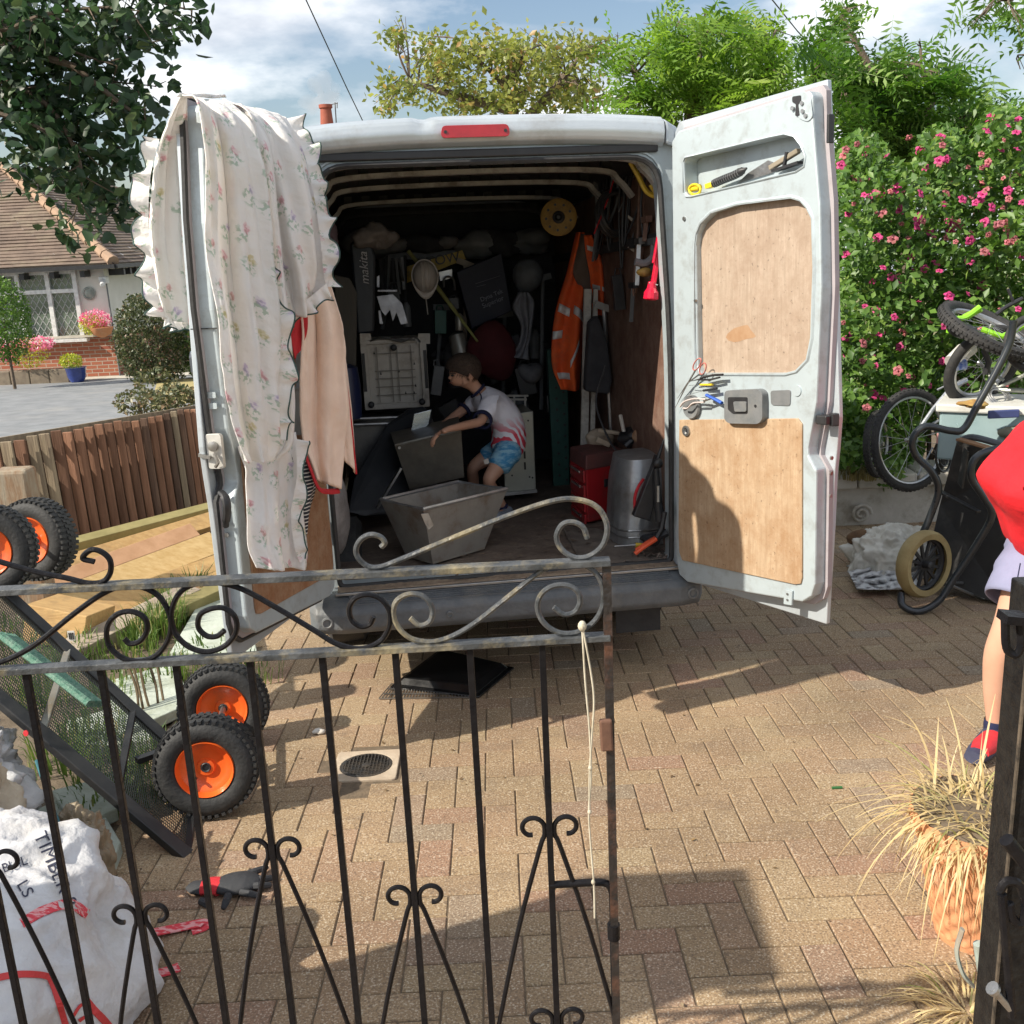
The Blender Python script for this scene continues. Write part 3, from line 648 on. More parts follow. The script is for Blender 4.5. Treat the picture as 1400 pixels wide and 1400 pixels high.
# brown stain on the upper board is a worn hand mark
st = M('stain', (.33, .19, .10), (.38, .24, .14), 20, .8, 0, .05)
mb = MB(); mb.prism([[RD.px(1013+18*cos(t)*(1+.25*sin(3*t)), 456+12*sin(t)*(1+.3*cos(2*t+1)), .07) for t in [2*pi*i/18 for i in range(18)]]], RD.P, .0702, .0706); mb.build('stain', st, rdoor)
# left door: latch and black lever on the closing edge
RL = Matrix.Rotation(radians(-20), 3, 'Z')
lp_ = lambda w, z, d: LD.P(w, z, d)
def ledge(a, b, d): return LD.P(e0+.002+d, b, a)       # plane of the closing edge: a across the thickness, b up
mb = MB(); mb.prism([rounded([(.025, 1.19), (.085, 1.19), (.085, 1.32), (.025, 1.32)], .012, 3)], lambda a, b, d: ledge(a, b, d), 0, .018); lk = mb.build('lock_plate', M('cream_lock', (.62, .61, .58), (.5, .49, .46), 9, .4, .2, .1), ldoor, bevel=.004)
mb = MB(); mb.lathe([(.018, 0), (.018, .012), (.008, .014)], ledge(.055, 1.275, .018), LD.u, 14); mb.beam(ledge(.045, 1.235, .03), ledge(.0, 1.245, .03), .012, .012); mb.tube([ledge(.06, 1.25, .03), ledge(.075, 1.215, .035), ledge(.06, 1.2, .03)], .007, 6); mb.build('lock_bolt', steel, lk, smooth=True)
mb = MB(); mb.tube(spl([ledge(.06, 1.10, .012), ledge(.085, 1.085, .03), ledge(.09, 1.04, .035), ledge(.075, .99, .025), ledge(.065, .97, .01)], 5), [.014]*5+[.017]*5+[.016]*5+[.012]*5+[.010], 8, flat=.8); mb.build('release_lever', blackpl, ldoor, smooth=True)
for z in (.945, 1.0):
    mb = MB(); mb.lathe([(.009, 0), (.009, .006)], ledge(.06, z-.01, 0), LD.u, 10); mb.build('bolt', steel, ldoor)
for z in (1.41, 1.45):
    mb = MB(); mb.prism([rounded([(.035, z), (.075, z), (.075, z+.022), (.035, z+.022)], .004, 2)], ledge, 0, .004); mb.build('pressed_mark', silver_in, ldoor)
mb = MB(); mb.box(ledge(.055, 1.70, .0), (.10, .006, .004), RL); mb.build('edge_joint', rubber, ldoor)

# ================================================================== FABRIC OVER THE LEFT DOOR
flor = floral('floral_cotton', (.90, .89, .90), (.90, .86, .80))
cream = M('cream_quilt', (.84, .66, .54), (.76, .58, .47), 9, .9, 0, .5, 26, sheen=.2, bdist=.012)
redc = M('red_cloth', (.52, .02, .03), (.40, .015, .02), 20, .85, 0, .3)
pipingm = M('dark_green_piping', (.05, .10, .09), None, 20, .8)
dY_ = lambda p: (p[0], p[1], 3.37+(p[2]-3.62)*1.25)
def cloth_grid(mb, rows, nu=40, nv=60, folds=(), amp=.03, ph=0., uv0=(0, 0), wr=.006, gather=0.):
    Lr = spl([at(*dY_(r[0])) for r in rows], 8); Rr = spl([at(*dY_(r[1])) for r in rows], 8); k = len(Lr)-1
    ln = [0]
    for i in range(k): ln.append(ln[-1]+((Lr[i+1]-Lr[i]).length+(Rr[i+1]-Rr[i]).length)/2)
    o = len(mb.v); mb.uv = mb.uv or []
    for i in range(nu+1):
        u = i/nu
        for j in range(nv+1):
            v = j/nv; t = v*k; a = min(int(t), k-1); f = t-a
            l = Lr[a].lerp(Lr[a+1], f); r = Rr[a].lerp(Rr[a+1], f); wd = (r-l).length
            p = l.lerp(r, u); d = 0
            for (fr_, am, p_, drift) in folds: 
                q = sin(2*pi*(fr_*u + p_ + drift*v)); d += am*(abs(q)**.8)*(1 if q > 0 else -1)
            env = min(1, .35+v*2.2); d *= env*amp*(1+.5*noise.noise(p*3))
            d += wr*1.6*noise.noise(p*8) + wr*.9*(1-2*abs(noise.noise(Vector((p.x*16, p.y*16, p.z*7)))))
            sd = (r-l).normalized(); nrm = Vector((sd.y, -sd.x, 0)).normalized() if sd.xy.length > .1 else Vector((0, -1, 0))
            if nrm.y > 0: nrm = -nrm
            tocam = (CAM-p); tocam.z = 0; tocam.normalize()
            nn_ = (nrm*.6+tocam*.6).normalized()
            mb.v.append(p + nn_*d + sd*(.5*d*cos(2*pi*(folds[0][0]*u)) if folds else 0))
            mb.uv.append((uv0[0]+u*wd*1.25, uv0[1]-(ln[a]+f*(ln[a+1]-ln[a]))))
    for i in range(nu):
        for j in range(nv):
            a = o+i*(nv+1)+j; mb.f.append((a, a+nv+1, a+nv+2, a+1))
def frill(mb, pm, pts, wdt, nr=14, amp=.018, side=(1, 0, 0), uv0=(3, 0)):
    S = spl([at(*dY_(p)) for p in pts], 14); k = len(S)-1; o = len(mb.v); mb.uv = mb.uv or []; edge = []; L_ = 0; tot = sum((S[i+1]-S[i]).length for i in range(k))
    side = Vector(side)
    for i, p in enumerate(S):
        if i: L_ += (p-S[i-1]).length
        ph = 2*pi*nr*L_/tot + 1.5*noise.noise(p*12)
        t = (S[min(i+1, k)]-S[max(i-1, 0)]).normalized(); sd = (side-t*side.dot(t)).normalized(); n = t.cross(sd)
        for j in range(6):
            f = j/5; q = p + sd*wdt*f*(1+.3*sin(ph*.5+1)+.35*noise.noise(p*17)) + n*amp*f*sin(ph)*(1+.8*noise.noise(p*11)) + t*.010*f*cos(ph*.7)
            mb.v.append(q); mb.uv.append((uv0[0]+wdt*f, uv0[1]+L_*1.6))
        edge.append(mb.v[-1])
    for i in range(k):
        for j in range(5): a = o+i*6+j; mb.f.append((a, a+6, a+7, a+1))
    if pm: pm.tube(edge, .0028, 5)
dv = thing('duvet_cover', 'white frilled duvet cover with small pink and yellow flowers thrown over the open van door', 'duvet cover', at(330, 640, 3.7))
body = MB(); pm = MB(); fr_ = MB()
cloth_grid(body, [((240, 131, 3.66), (330, 142, 3.98)), ((258, 140, 3.57), (368, 190, 3.86)), ((272, 230, 3.54), (382, 290, 3.80)), ((274, 330, 3.53), (394, 400, 3.78)), ((292, 440, 3.52), (402, 490, 3.77)), ((304, 530, 3.52), (403, 560, 3.76)), ((322, 600, 3.52), (398, 606, 3.76)), ((340, 633, 3.53), (376, 628, 3.74))],
           56, 90, ((1.7, 1, .1, .35), (3.9, .5, .4, .5), (8, .2, .1, -.6)), .042)
cloth_grid(body, [((300, 135, 3.93), (392, 160, 4.20)), ((335, 160, 3.86), (414, 195, 4.10)), ((350, 240, 3.84), (432, 255, 4.06)), ((366, 320, 3.84), (444, 325, 4.04)), ((384, 390, 3.86), (450, 385, 4.04)), ((398, 436, 3.88), (418, 424, 4.02))],
           44, 60, ((1.4, 1, .3, .4), (3.7, .5, .2, -.5)), .038, uv0=(1.1, .2))
cloth_grid(body, [((326, 610, 3.74), (404, 590, 3.93)), ((338, 650, 3.70), (410, 640, 3.91)), ((341, 700, 3.66), (412, 700, 3.88)), ((346, 745, 3.64), (418, 745, 3.87)), ((362, 779, 3.64), (416, 777, 3.85))],
           36, 40, ((1.5, 1, .6, .2), (4, .35, .2, .5)), .022, uv0=(2.3, .6))
cloth_grid(body, [((243, 131, 3.68), (256, 133, 3.72)), ((214, 190, 3.80), (256, 200, 3.86)), ((203, 240, 3.82), (262, 260, 3.92)), ((200, 320, 3.82), (268, 330, 3.96)), ((212, 390, 3.84), (272, 400, 3.98)), ((226, 436, 3.84), (266, 446, 3.98))],
           30, 50, ((1.6, 1, .2, .3), (4, .4, 0, .2)), .022, uv0=(3.3, .1))
cloth_grid(body, [((238, 133, 3.63), (300, 134, 3.94)), ((240, 128, 3.66), (306, 130, 3.98)), ((243, 131, 3.70), (308, 133, 4.02))], 24, 8, ((2, .3, .2, .1),), .02, uv0=(4.2, .1))
bo = body.build('fabric', flor, dv, smooth=2, solid=.004, fix=False, kind='stuff')
frill(fr_, pm, [(350, 372, 3.68), (362, 400, 3.68), (372, 440, 3.68), (378, 490, 3.68), (380, 540, 3.68), (372, 575, 3.68), (376, 600, 3.68)], .055, 7, .022, (1, .25, 0))
frill(fr_, pm, [(392, 162, 4.1), (412, 200, 4.08), (426, 250, 4.05), (436, 310, 4.02), (442, 370, 4.02), (446, 392, 4.02)], .05, 10, .024, (1, .3, 0))
frill(fr_, pm, [(446, 388, 3.98), (425, 405, 3.95), (404, 420, 3.92), (392, 430, 3.9)], .05, 4, .018, (0, -.1, -1))
frill(fr_, pm, [(218, 190, 3.80), (206, 240, 3.80), (203, 300, 3.80), (208, 350, 3.80), (216, 400, 3.82), (226, 434, 3.84)], .05, 8, .020, (-1, .1, 0))
frill(fr_, pm, [(226, 430, 3.84), (240, 438, 3.9), (256, 436, 3.95)], .035, 4, .012, (0, 0, -1))
frill(fr_, pm, [(404, 600, 3.82), (406, 650, 3.80), (398, 700, 3.8), (402, 745, 3.8), (410, 770, 3.8)], .035, 5, .012, (1, .2, 0))
fr_.build('frill', flor, dv, smooth=2, fix=False, kind='stuff'); pm.build('edging', pipingm, dv, smooth=True, kind='stuff')
qt = thing('quilt', 'cream pink quilt with red hem hanging below the flowered cover', 'quilt', at(450, 670, 4.1))
mb = MB(); cloth_grid(mb, [((398, 395, 4.06), (448, 380, 4.16)), ((404, 450, 4.02), (462, 450, 4.16)), ((404, 520, 4.0), (468, 540, 4.16)), ((410, 590, 4.0), (468, 610, 4.16)), ((430, 655, 4.0), (463, 668, 4.12))], 40, 60, ((1.2, 1, .1, .3), (2.7, .5, .3, .6)), .030); mb.uv = None
mb.build('quilt_front', cream, qt, smooth=2, solid=.008, fix=False)
mb = MB(); cloth_grid(mb, [((440, 400, 4.2), (456, 400, 4.28)), ((450, 480, 4.2), (474, 500, 4.28)), ((455, 560, 4.2), (482, 575, 4.28)), ((468, 625, 4.2), (487, 648, 4.26))], 20, 40, ((1.5, 1, .1, .2),), .012); mb.uv = None
mb.build('quilt_back', cream, qt, smooth=2, solid=.006, fix=False)
a_ = lambda *p: at(*dY_(p))
mb = MB(); mb.tube(spl([a_(414, 612, 3.97), a_(424, 640, 3.97), a_(436, 668, 3.98), a_(450, 672, 4.05), a_(463, 671, 4.1)], 5), .012, 6, flat=.5)
mb.tube(spl([a_(466, 470, 4.26), a_(478, 560, 4.27), a_(487, 648, 4.26)], 6), .005, 5); mb.build('red_hem', redc, qt, smooth=True)
mb = MB(); cloth_grid(mb, [((392, 425, 3.98), (420, 420, 4.03)), ((396, 455, 3.97), (418, 450, 4.03)), ((401, 492, 3.97), (409, 480, 4.0))], 12, 16, ((1, .5, 0, .2),), .01); mb.uv = None
mb.build('red_lining', redc, qt, smooth=2, solid=.003, fix=False)
m = bpy.data.materials.new('striped_knit'); m.use_nodes = True; t = m.node_tree; wv = t.nodes.new('ShaderNodeTexWave'); tc = t.nodes.new('ShaderNodeTexCoord'); wv.inputs['Scale'].default_value = 22; wv.inputs['Distortion'].default_value = 1.5; wv.bands_direction = 'Z'
rp = t.nodes.new('ShaderNodeValToRGB'); rp.color_ramp.elements[0].position = .75; rp.color_ramp.elements[1].position = .85; rp.color_ramp.elements[0].color = (.02, .022, .03, 1); rp.color_ramp.elements[1].color = (.6, .58, .55, 1)
t.links.new(tc.outputs['Object'], wv.inputs[0]); t.links.new(wv.outputs[0], rp.inputs[0]); t.links.new(rp.outputs[0], t.nodes['Principled BSDF'].inputs['Base Color']); t.nodes['Principled BSDF'].inputs['Roughness'].default_value = .9
mb = MB(); cloth_grid(mb, [((388, 600, 3.9), (414, 610, 4.02)), ((398, 640, 3.9), (432, 660, 4.02)), ((400, 690, 3.9), (425, 695, 4.0)), ((408, 752, 3.92), (420, 720, 3.97))], 20, 30, ((1.5, 1, .1, .2),), .016); mb.uv = None
solo(mb, 'scarf', m, 'dark finely striped scarf hanging between the quilt and the flowered cover', 'scarf', smooth=2, solid=.004, fix=False)

# ================================================================== INSIDE THE VAN  (van frame: x right, y into the van, z up)
def vthing(name, label, cat, px, py, yl, group=None): return thing(name, label, cat, V(px, py, yl), VAN, group)
def vsolo(mb, name, mat, label, cat, **k): return solo(mb, name, mat, label, cat, frame=VAN, **k)
def vplate(mb, pts, yl, t=.02):
    """plate with thickness t whose front outline is given by pixels at depth yl (yl may be per point)"""
    ys = yl if isinstance(yl, (list, tuple)) else [yl]*len(pts)
    F = [V(x, y, q) for (x, y), q in zip(pts, ys)]; n = len(F); B = [p+Vector((0, t, 0)) for p in F]
    o = len(mb.v); mb.v += F+B; mb.f += [tuple(o+i for i in range(n)), tuple(o+n+i for i in reversed(range(n)))]
    for i in range(n): mb.f.append((o+i, o+n+i, o+n+(i+1) % n, o+(i+1) % n))
    return mb
def crump(mb, c, r, nz=.5, nf=9, n=26, m=16):
    c = Vector(c); r = Vector(r); o = len(mb.v)
    for i in range(m+1):
        ph = pi*i/m
        for j in range(n):
            t = 2*pi*j/n; d = Vector((sin(ph)*cos(t), sin(ph)*sin(t), cos(ph))); q = Vector((d.x*r.x, d.y*r.y, d.z*r.z)); k = noise.noise((c+q)*nf); k2 = abs(noise.noise((c+q)*nf*2.3))
            mb.v.append(c+q*(1+nz*k-nz*.5*k2))
    for i in range(m):
        for j in range(n): mb.f.append((o+i*n+j, o+(i+1)*n+j, o+(i+1)*n+(j+1) % n, o+i*n+(j+1) % n))
    return mb
whitepl = M('appliance_white', (.62, .58, .52), (.52, .48, .42), 6, .5, 0, .1, dirt=(.25, .19, .13), dscale=9, damt=.6)
galv = M('galvanised_steel', (.40, .385, .34), (.29, .28, .25), 9, .42, .55, .2, dirt=(.28, .19, .10), dscale=5, damt=.7)
rusty = M('rusty_tin', (.34, .32, .29), (.26, .245, .22), 7, .55, .35, .2, dirt=(.20, .10, .05), dscale=7, damt=.6)
redm = M('red_tool_paint', (.42, .02, .025), (.33, .015, .02), 7, .4, 0, .08, dirt=(.12, .07, .06), dscale=6, damt=.6)
orange = M('orange_hi_vis', (.85, .13, .02), (.70, .09, .02), 9, .8, 0, .35, 30, dirt=(.3, .1, .05), dscale=7, damt=.5, bdist=.02)
reflect = M('reflective_tape', (.72, .72, .70), (.5, .5, .5), 30, .4, .1, .1)
greenm = M('green_metal', (.02, .075, .06), (.03, .10, .08), 12, .5, .2, .1)
yellowm = M('yellow_paint', (.60, .42, .04), (.5, .33, .03), 10, .5, 0, .1, dirt=(.1, .08, .04), damt=.7, dscale=14)
cable_y = M('cable_yellow', (.42, .26, .06), (.34, .2, .05), 14, .6, 0, .1, dirt=(.06, .05, .04), damt=.6, dscale=14)
greycl = M('grey_fabric', (.16, .16, .17), (.24, .23, .23), 12, .9, 0, .4)
palewood = M('pale_wood', (.50, .42, .32), (.38, .30, .22), 9, .8, 0, .2, stretch=(1, 1, .2))
# square metal hopper at the sill
hp = vthing('steel_hopper', 'square tapered sheet metal bin with open top standing near the van sill', 'metal bin', 600, 768, .3)
T4 = [V(520, 673, .45), V(579, 699, .14), V(693, 681, .50), V(626, 657, .80)]; zt_ = sum(p.z for p in T4)/4; T4 = [Vector((p.x, p.y, zt_)) for p in T4]
cT = sum(T4, Vector())/4; B4 = [cT+(p-cT)*.62 for p in T4]; B4 = [Vector((p.x-.01, p.y-.02, .512)) for p in B4]
def wall4(mb, A, B, k=1.): 
    n = len(A); o = len(mb.v); mb.v += [Vector(p) for p in A]+[Vector(p) for p in B]
    for i in range(n): mb.f.append((o+i, o+(i+1) % n, o+n+(i+1) % n, o+n+i))
mb = MB(); n = 6
Ls = [[T4[i].lerp(B4[i], k/n) for i in range(4)] for k in range(n+1)]
for k in range(n): wall4(mb, Ls[k], Ls[k+1])
mb.f.append(tuple(len(mb.v)-4+i for i in range(4)))
mb.build('shell', rusty, hp, solid=.006, fix=True)
mb = MB(); mb.tube([p+Vector((0, 0, .004)) for p in T4], .010, 6, closed=True); mb.build('rim', M('zinc_rim', (.55, .55, .56), (.38, .38, .38), 14, .35, .7, .1), hp)
mb = MB(); a, b = T4[1].lerp(B4[1], .06), T4[1].lerp(B4[1], .28); mb.add([a+Vector((-.015, -.012, 0)), a+Vector((.02, -.012, 0)), b+Vector((.035, -.013, 0)), b+Vector((.01, -.013, -.02)), b+Vector((-.005, -.013, .01))], [(0, 1, 2, 3, 4)]); mb.build('bent_tab', whitepl, hp, solid=.003)
mb = MB(); wall4(mb, [B4[i].lerp(cT, -.01)+Vector((0, 0, 0)) for i in range(4)], [B4[i]+Vector((0, 0, .03)) for i in range(4)]); mb.build('foot_band', galv, hp, solid=.008)
# second bin the boy is holding
hp2 = vthing('steel_bin', 'dull grey sheet metal bin tilted in front of the boy', 'metal bin', 590, 665, 1.0)
F4 = [V(540, 609, 1.0), V(630, 588, .95), V(634, 652, 1.0), V(560, 668, 1.05)]
K4 = [p+Vector((.0, .34, .02)) for p in F4]; K4 = [q.lerp(sum(K4, Vector())/4, -.08) for q in K4]
mb = MB(); wall4(mb, F4, K4); o_ = len(mb.v); mb.v += F4; mb.f.append((o_, o_+1, o_+2, o_+3)); mb.build('shell', M('dull_tin', (.20, .18, .15), (.13, .12, .10), 7, .5, .5, .2, dirt=(.1, .07, .04)), hp2, solid=.006)
mb = MB(); mb.tube([F4[0], F4[1]], .008, 6); mb.build('rim', galv, hp2)
mb = MB(); mb.lathe([(.008, 0), (.008, .01)], V(546, 612, .99), (0, -1, 0), 8); mb.build('screw', steel, hp2)
# appliance seen from its underside
ap = vthing('washing_machine', 'white appliance lying on its back with underside and four feet showing', 'washing machine', 540, 557, 1.9)
c0, c1 = V(492, 466, 1.9), V(588, 556, 1.9); W_, H_ = c1.x-c0.x, c0.z-c1.z; mx_ = (c0.x+c1.x)/2; mz = (c0.z+c1.z)/2
mb = MB(); mb.box((mx_, 1.93+.27, mz), (W_, .52, H_)); mb.build('casing', whitepl, ap, bevel=.008)
mb = MB(); ff = lambda a, b, d: Vector((mx_+a, 1.925-d, mz+b)); mb.prism([rounded([(-W_*.5, -H_*.5), (W_*.5, -H_*.5), (W_*.5, H_*.5), (-W_*.5, H_*.5)], .01, 2), [(-W_*.40, -H_*.42), (-W_*.40, H_*.44), (W_*.40, H_*.44), (W_*.40, -H_*.42)]], ff, 0, .02); mb.build('base_frame', whitepl, ap, bevel=.003)
mb = MB()
for z in (-.30, -.18, -.06, .05, .3): mb.box((mx_, 1.917, mz+H_*z), (W_*.62, .006, .005))
for x in (-.26, -.05, .05, .26): mb.box((mx_+W_*x, 1.916, mz), (.005, .006, H_*.8))
mb.build('pressed_ribs', M('appliance_grey', (.30, .27, .23), (.24, .22, .19), 9, .6), ap, kind='stuff')
for x, z in ((-.40, -.42), (.38, -.42), (0, .38)):
    mb = MB(); mb.lathe([(.020, 0), (.020, .03), (.014, .035)], (mx_+W_*x, 1.905, mz+H_*z), (0, -1, 0), 14); mb.build('foot', blackpl, ap, smooth=True)
for x, z in ((.06, .02), (.14, -.3), (.30, -.2), (-.22, .0), (.27, -.3), (.3, .12), (-.3, .3)):
    mb = MB(); mb.add([Vector((mx_+W_*x-.006, 1.912, mz+H_*z)), Vector((mx_+W_*x+.006, 1.912, mz+H_*z)), Vector((mx_+W_*x, 1.912, mz+H_*z+.02))], [(0, 1, 2)]); mb.build('vent_hole', blackpl, ap, solid=.002)
for s in (-1, 1):
    mb = MB(); vplate(mb, [(492 if s < 0 else 572, 456), (506 if s < 0 else 588, 456), (510 if s < 0 else 588, 470), (492 if s < 0 else 570, 470)], 1.91, .03); mb.build('corner_bracket', whitepl, ap)
    mb = MB(); mb.box((mx_+s*W_*.47, 1.902, mz+.02), (.02, .01, H_*.55)); mb.build('side_slot', blackpl, ap)
mb = MB(); mb.tube(spl([V(506, 466, 1.9), V(525, 461, 1.88), (V(548, 467, 1.88)), V(566, 461, 1.9), V(575, 468, 1.9)], 5), .007, 6); mb.tube([V(512, 463, 1.89), V(568, 465, 1.89)], .005, 6); mb.build('pipework', steel, ap, smooth=True)
# cooker under it
ck = vthing('cooker', 'dark grey cooker with chrome rails standing under the white appliance', 'cooker', 540, 660, 1.55)
a, b = V(480, 582, 1.5), V(600, 690, 1.5)
mb = MB(); mb.box(((a.x+b.x)/2, 1.82, (a.z+.5)/2), (b.x-a.x, .6, a.z-.5)); mb.build('body', M('cooker_grey', (.10, .10, .105), (.14, .14, .14), 9, .4, .5, .1), ck, bevel=.008)
for y in (573, 581): mb = MB(); p, q = V(484, y, 1.47), V(560, y-3, 1.47); mb.tube([p, q], .010, 8); mb.build('chrome_rail', steel, ck, smooth=True)
mb = MB(); vplate(mb, [(566, 566), (590, 560), (586, 580), (568, 602), (560, 600)], 1.25, .02); vsolo(mb, 'cooker_hood', M('brushed_metal', (.42, .47, .52), (.3, .34, .38), 5, .25, .8, .05, stretch=(1, 1, 8)), 'bright bent strip of brushed metal behind the boys far hand', 'metal sheet', bevel=.003)
bpn = thing('leaning_board', 'large matt black board with a rounded top leaning across the cooker', 'board', V(520, 700, 1.05), VAN)
mb = MB(); pp = [(558, 560), (578, 556), (590, 565), (592, 585), (572, 640), (548, 695), (500, 706), (476, 700), (484, 655), (530, 580)]; vplate(mb, pp, [1.5, 1.5, 1.48, 1.42, 1.25, 1.05, 1.0, 1.0, 1.15, 1.4], .03); mb.build('board', M('matt_black', (.018, .02, .024), (.028, .03, .034), 9, .5, 0, .1), bpn, bevel=.006)
mb = MB(); mb.beam(V(548, 640, 1.0), V(515, 695, .95), .022, .012); mb.build('metal_trim', steel, bpn)
# galvanised panel right of the boy
gp = vthing('fridge_panel', 'grey galvanised appliance back with a row of slots standing beside the boy', 'appliance panel', 715, 672, 1.75)
P_ = [(688, 568), (729, 562), (733, 670), (690, 674)]
mb = MB(); vplate(mb, P_, 1.75, .45); mb.build('panel', M('zinc_panel', (.42, .42, .36), (.34, .34, .30), 5, .4, .5, .1), gp, bevel=.005)
for y in (588, 602, 617, 632):
    mb = MB(); vplate(mb, [(715+ (y-588)*.03, y), (717.5+(y-588)*.03, y), (718+(y-588)*.03, y+10), (715.5+(y-588)*.03, y+10)], 1.742, .004); mb.build('slot', blackpl, gp)
for x, y in ((700, 650), (724, 652), (728, 653), (722, 575)):
    mb = MB(); mb.lathe([(.006, 0), (.006, .004)], V(x, y, 1.748), (0, -1, 0), 8); mb.build('rivet', blackpl, gp)
mb = MB(); mb.beam(V(686, 676, 1.72), V(734, 671, 1.72), .02, .02); mb.build('bottom_trim', steel, gp)
mb = MB(); mb.beam(V(690, 541, 2.1), V(722, 541, 2.1), .02, .012); mb.beam(V(690, 546, 2.1), V(720, 546, 2.1), .02, .012)
for x in (703, 718): mb.beam(V(x, 541, 2.1), V(x, 556, 2.1), .012, .012)
vsolo(mb, 'wire_rack', whitepl, 'small white rack behind the boys back', 'rack')
# posts
gpst = vthing('green_post', 'dark green perforated metal post standing at the back of the van', 'post', 765, 668, 2.1)
mb = MB(); vplate(mb, [(748, 478), (776, 470), (779, 668), (757, 670)], 2.1, .06); mb.build('post', greenm, gpst, bevel=.006)
for k in range(11):
    for q in (0, 1):
        mb = MB(); mb.lathe([(.009, 0), (.009, .002)], V(759+k*.6+q*10, 500+k*15+q*6, 2.098), (0, -1, 0), 8); mb.build('hole', blackpl, gpst)
for (x0, x1, lab) in ((796, 806, 'left one of two whitish painted posts beside the hi-vis jacket'), (809, 815, 'right thinner one of two whitish painted posts beside the hi-vis jacket')):
    mb = MB(); vplate(mb, [(x0+3, 395), (x1+3, 395), (x1-2, 612), (x0-2, 612)], 1.5, .03); vsolo(mb, 'wooden_post', M('painted_batten', (.55, .53, .48), (.42, .40, .36), 8, .6, 0, .1, dirt=(.15, .12, .09), dscale=12, damt=.7), lab, 'post', bevel=.003, group='whitish posts in the van')
# red tool chest
rt = vthing('tool_chest', 'red metal tool chest with drawers on the right of the van floor', 'tool chest', 815, 700, .95)
A0, A1, A2 = V(779, 618, 1.25), V(801, 632, .88), V(853, 622, 1.02)
A3 = A0+(A2-A1); zt_ = (A0.z+A1.z+A2.z)/3; bt = .51; ptA = [Vector((p.x, p.y, zt_)) for p in (A0, A1, A2, A3)]; ptB = [Vector((p.x, p.y, bt)) for p in ptA]
mb = MB(); mb.hexa(ptB+ptA); mb.build('body', redm, rt, bevel=.008)
mb = MB(); cc = sum(ptA, Vector())/4; lid0 = [cc+(p-cc)*1.03+Vector((0, 0, .0)) for p in ptA]; lid1 = [cc+(p-cc)*.98+Vector((0, 0, .035)) for p in ptA]; mb.hexa([p-Vector((0, 0, .05)) for p in lid0]+lid1); mb.build('lid', M('dusty_red_lid', (.16, .05, .045), (.10, .05, .045), 9, .7), rt, bevel=.01)
for k in range(4):
    z = zt_-.09-.085*k; d = (ptA[1]-ptA[0]); nrm = Vector((d.y, -d.x, 0)).normalized()
    if nrm.y > 0: nrm = -nrm
    mb = MB(); a = ptA[0].lerp(ptA[1], .08); b = ptA[0].lerp(ptA[1], .92); a.z = b.z = z; mb.beam(a+nrm*.004, b+nrm*.004, .012, .07); dr = mb.build('drawer', redm, rt, bevel=.003)
    mb = MB(); mb.beam(a.lerp(b, .2)+nrm*.016+Vector((0, 0, .02)), a.lerp(b, .8)+nrm*.016+Vector((0, 0, .02)), .008, .012); mb.build('drawer_pull', steel, dr)
d = (ptA[2]-ptA[1]); nrm = Vector((d.y, -d.x, 0)).normalized(); nrm = nrm if nrm.y < 0 else -nrm
mb = MB(); a = ptA[1].lerp(ptA[2], .45); b = ptA[1].lerp(ptA[2], .72); a.z = b.z = zt_-.14; mb.beam(a+nrm*.004, b+nrm*.004, .012, .045); mb.build('side_handle', blackpl, rt, bevel=.004)
# clutter on the chest
mb = MB(); crump(mb, V(824, 598, 1.3), (.09, .09, .06), .5, 12); vsolo(mb, 'dust_sheet', palewood, 'crumpled pale cloth heaped behind the red tool chest', 'cloth', smooth=2)
mb = MB(); mb.beam(V(815, 600, 1.1), V(833, 608, 1.1), .05, .03); mb.beam(V(817, 588, 1.15), V(846, 592, 1.15), .04, .02); vsolo(mb, 'wood_offcuts', palewood, 'pale wood offcuts lying behind the red tool chest', 'wood', bevel=.003)
dl = vthing('mitre_saw', 'black power tool with a white handle between chest and right wall', 'power tool', 862, 610, .9)
mb = MB(); crump(mb, V(864, 598, .95), (.07, .07, .06), .5, 14); mb.tube([V(855, 610, .9), V(875, 592, .9)], .02, 8); mb.build('body', blackpl, dl, smooth=True)
mb = MB(); mb.tube([V(848, 567, .9), V(853, 590, .88)], .011, 8); mb.build('handle', whitepl, dl, smooth=True)
mb = MB(); mb.lathe([(.035, 0), (.035, .03), (.02, .04)], V(874, 596, .85), (-.5, -1, .2), 16); mb.build('guard', ply_br, dl, smooth=True)
# foil-wrapped drum and black tool at the right of the sill
dr = vthing('metal_drum', 'dented silver sheet metal drum beside the red tool chest', 'drum', 872, 745, .5)
DC = V(874, 700, .52)
mb = MB()
def drm(u, v):
    t = u*2*pi; z = .505 + .44*v; s = 1-.16*v**3
    a, b = cos(t), sin(t); k = (abs(a)**3.2+abs(b)**3.2)**(-1/3.2)
    x, y = a*k*.165*s, b*k*.22*s; n_ = 1+.035*noise.noise(Vector((a*1.5, b*1.5, v*4)))
    fl_ = 1+.012*sin(t*22)*(1-v)
    return Vector((DC.x+x*n_*fl_+.02*v, DC.y+y*n_*fl_, z+.03*x*v))
mb.grid(drm, 90, 24); o_ = len(mb.v)
mb.v.append(Vector((DC.x+.02, DC.y, .96))); mb.f += [(o_, i*25+24, (i+1)*25+24) for i in range(90)]
mb.build('skin', M('grey_tin', (.40, .41, .42), (.27, .28, .29), 7, .38, .6, .25, 20, dirt=(.15, .12, .09), damt=.6, dscale=6), dr, smooth=True)
mb = MB(); S = [drm(u/40*1.0, .18) for u in range(41)]; mb.tube([p*1.0 for p in S], .006, 5); mb.tube([drm(u/40, .10) for u in range(41)], .005, 5); mb.build('hoop', steel, dr)
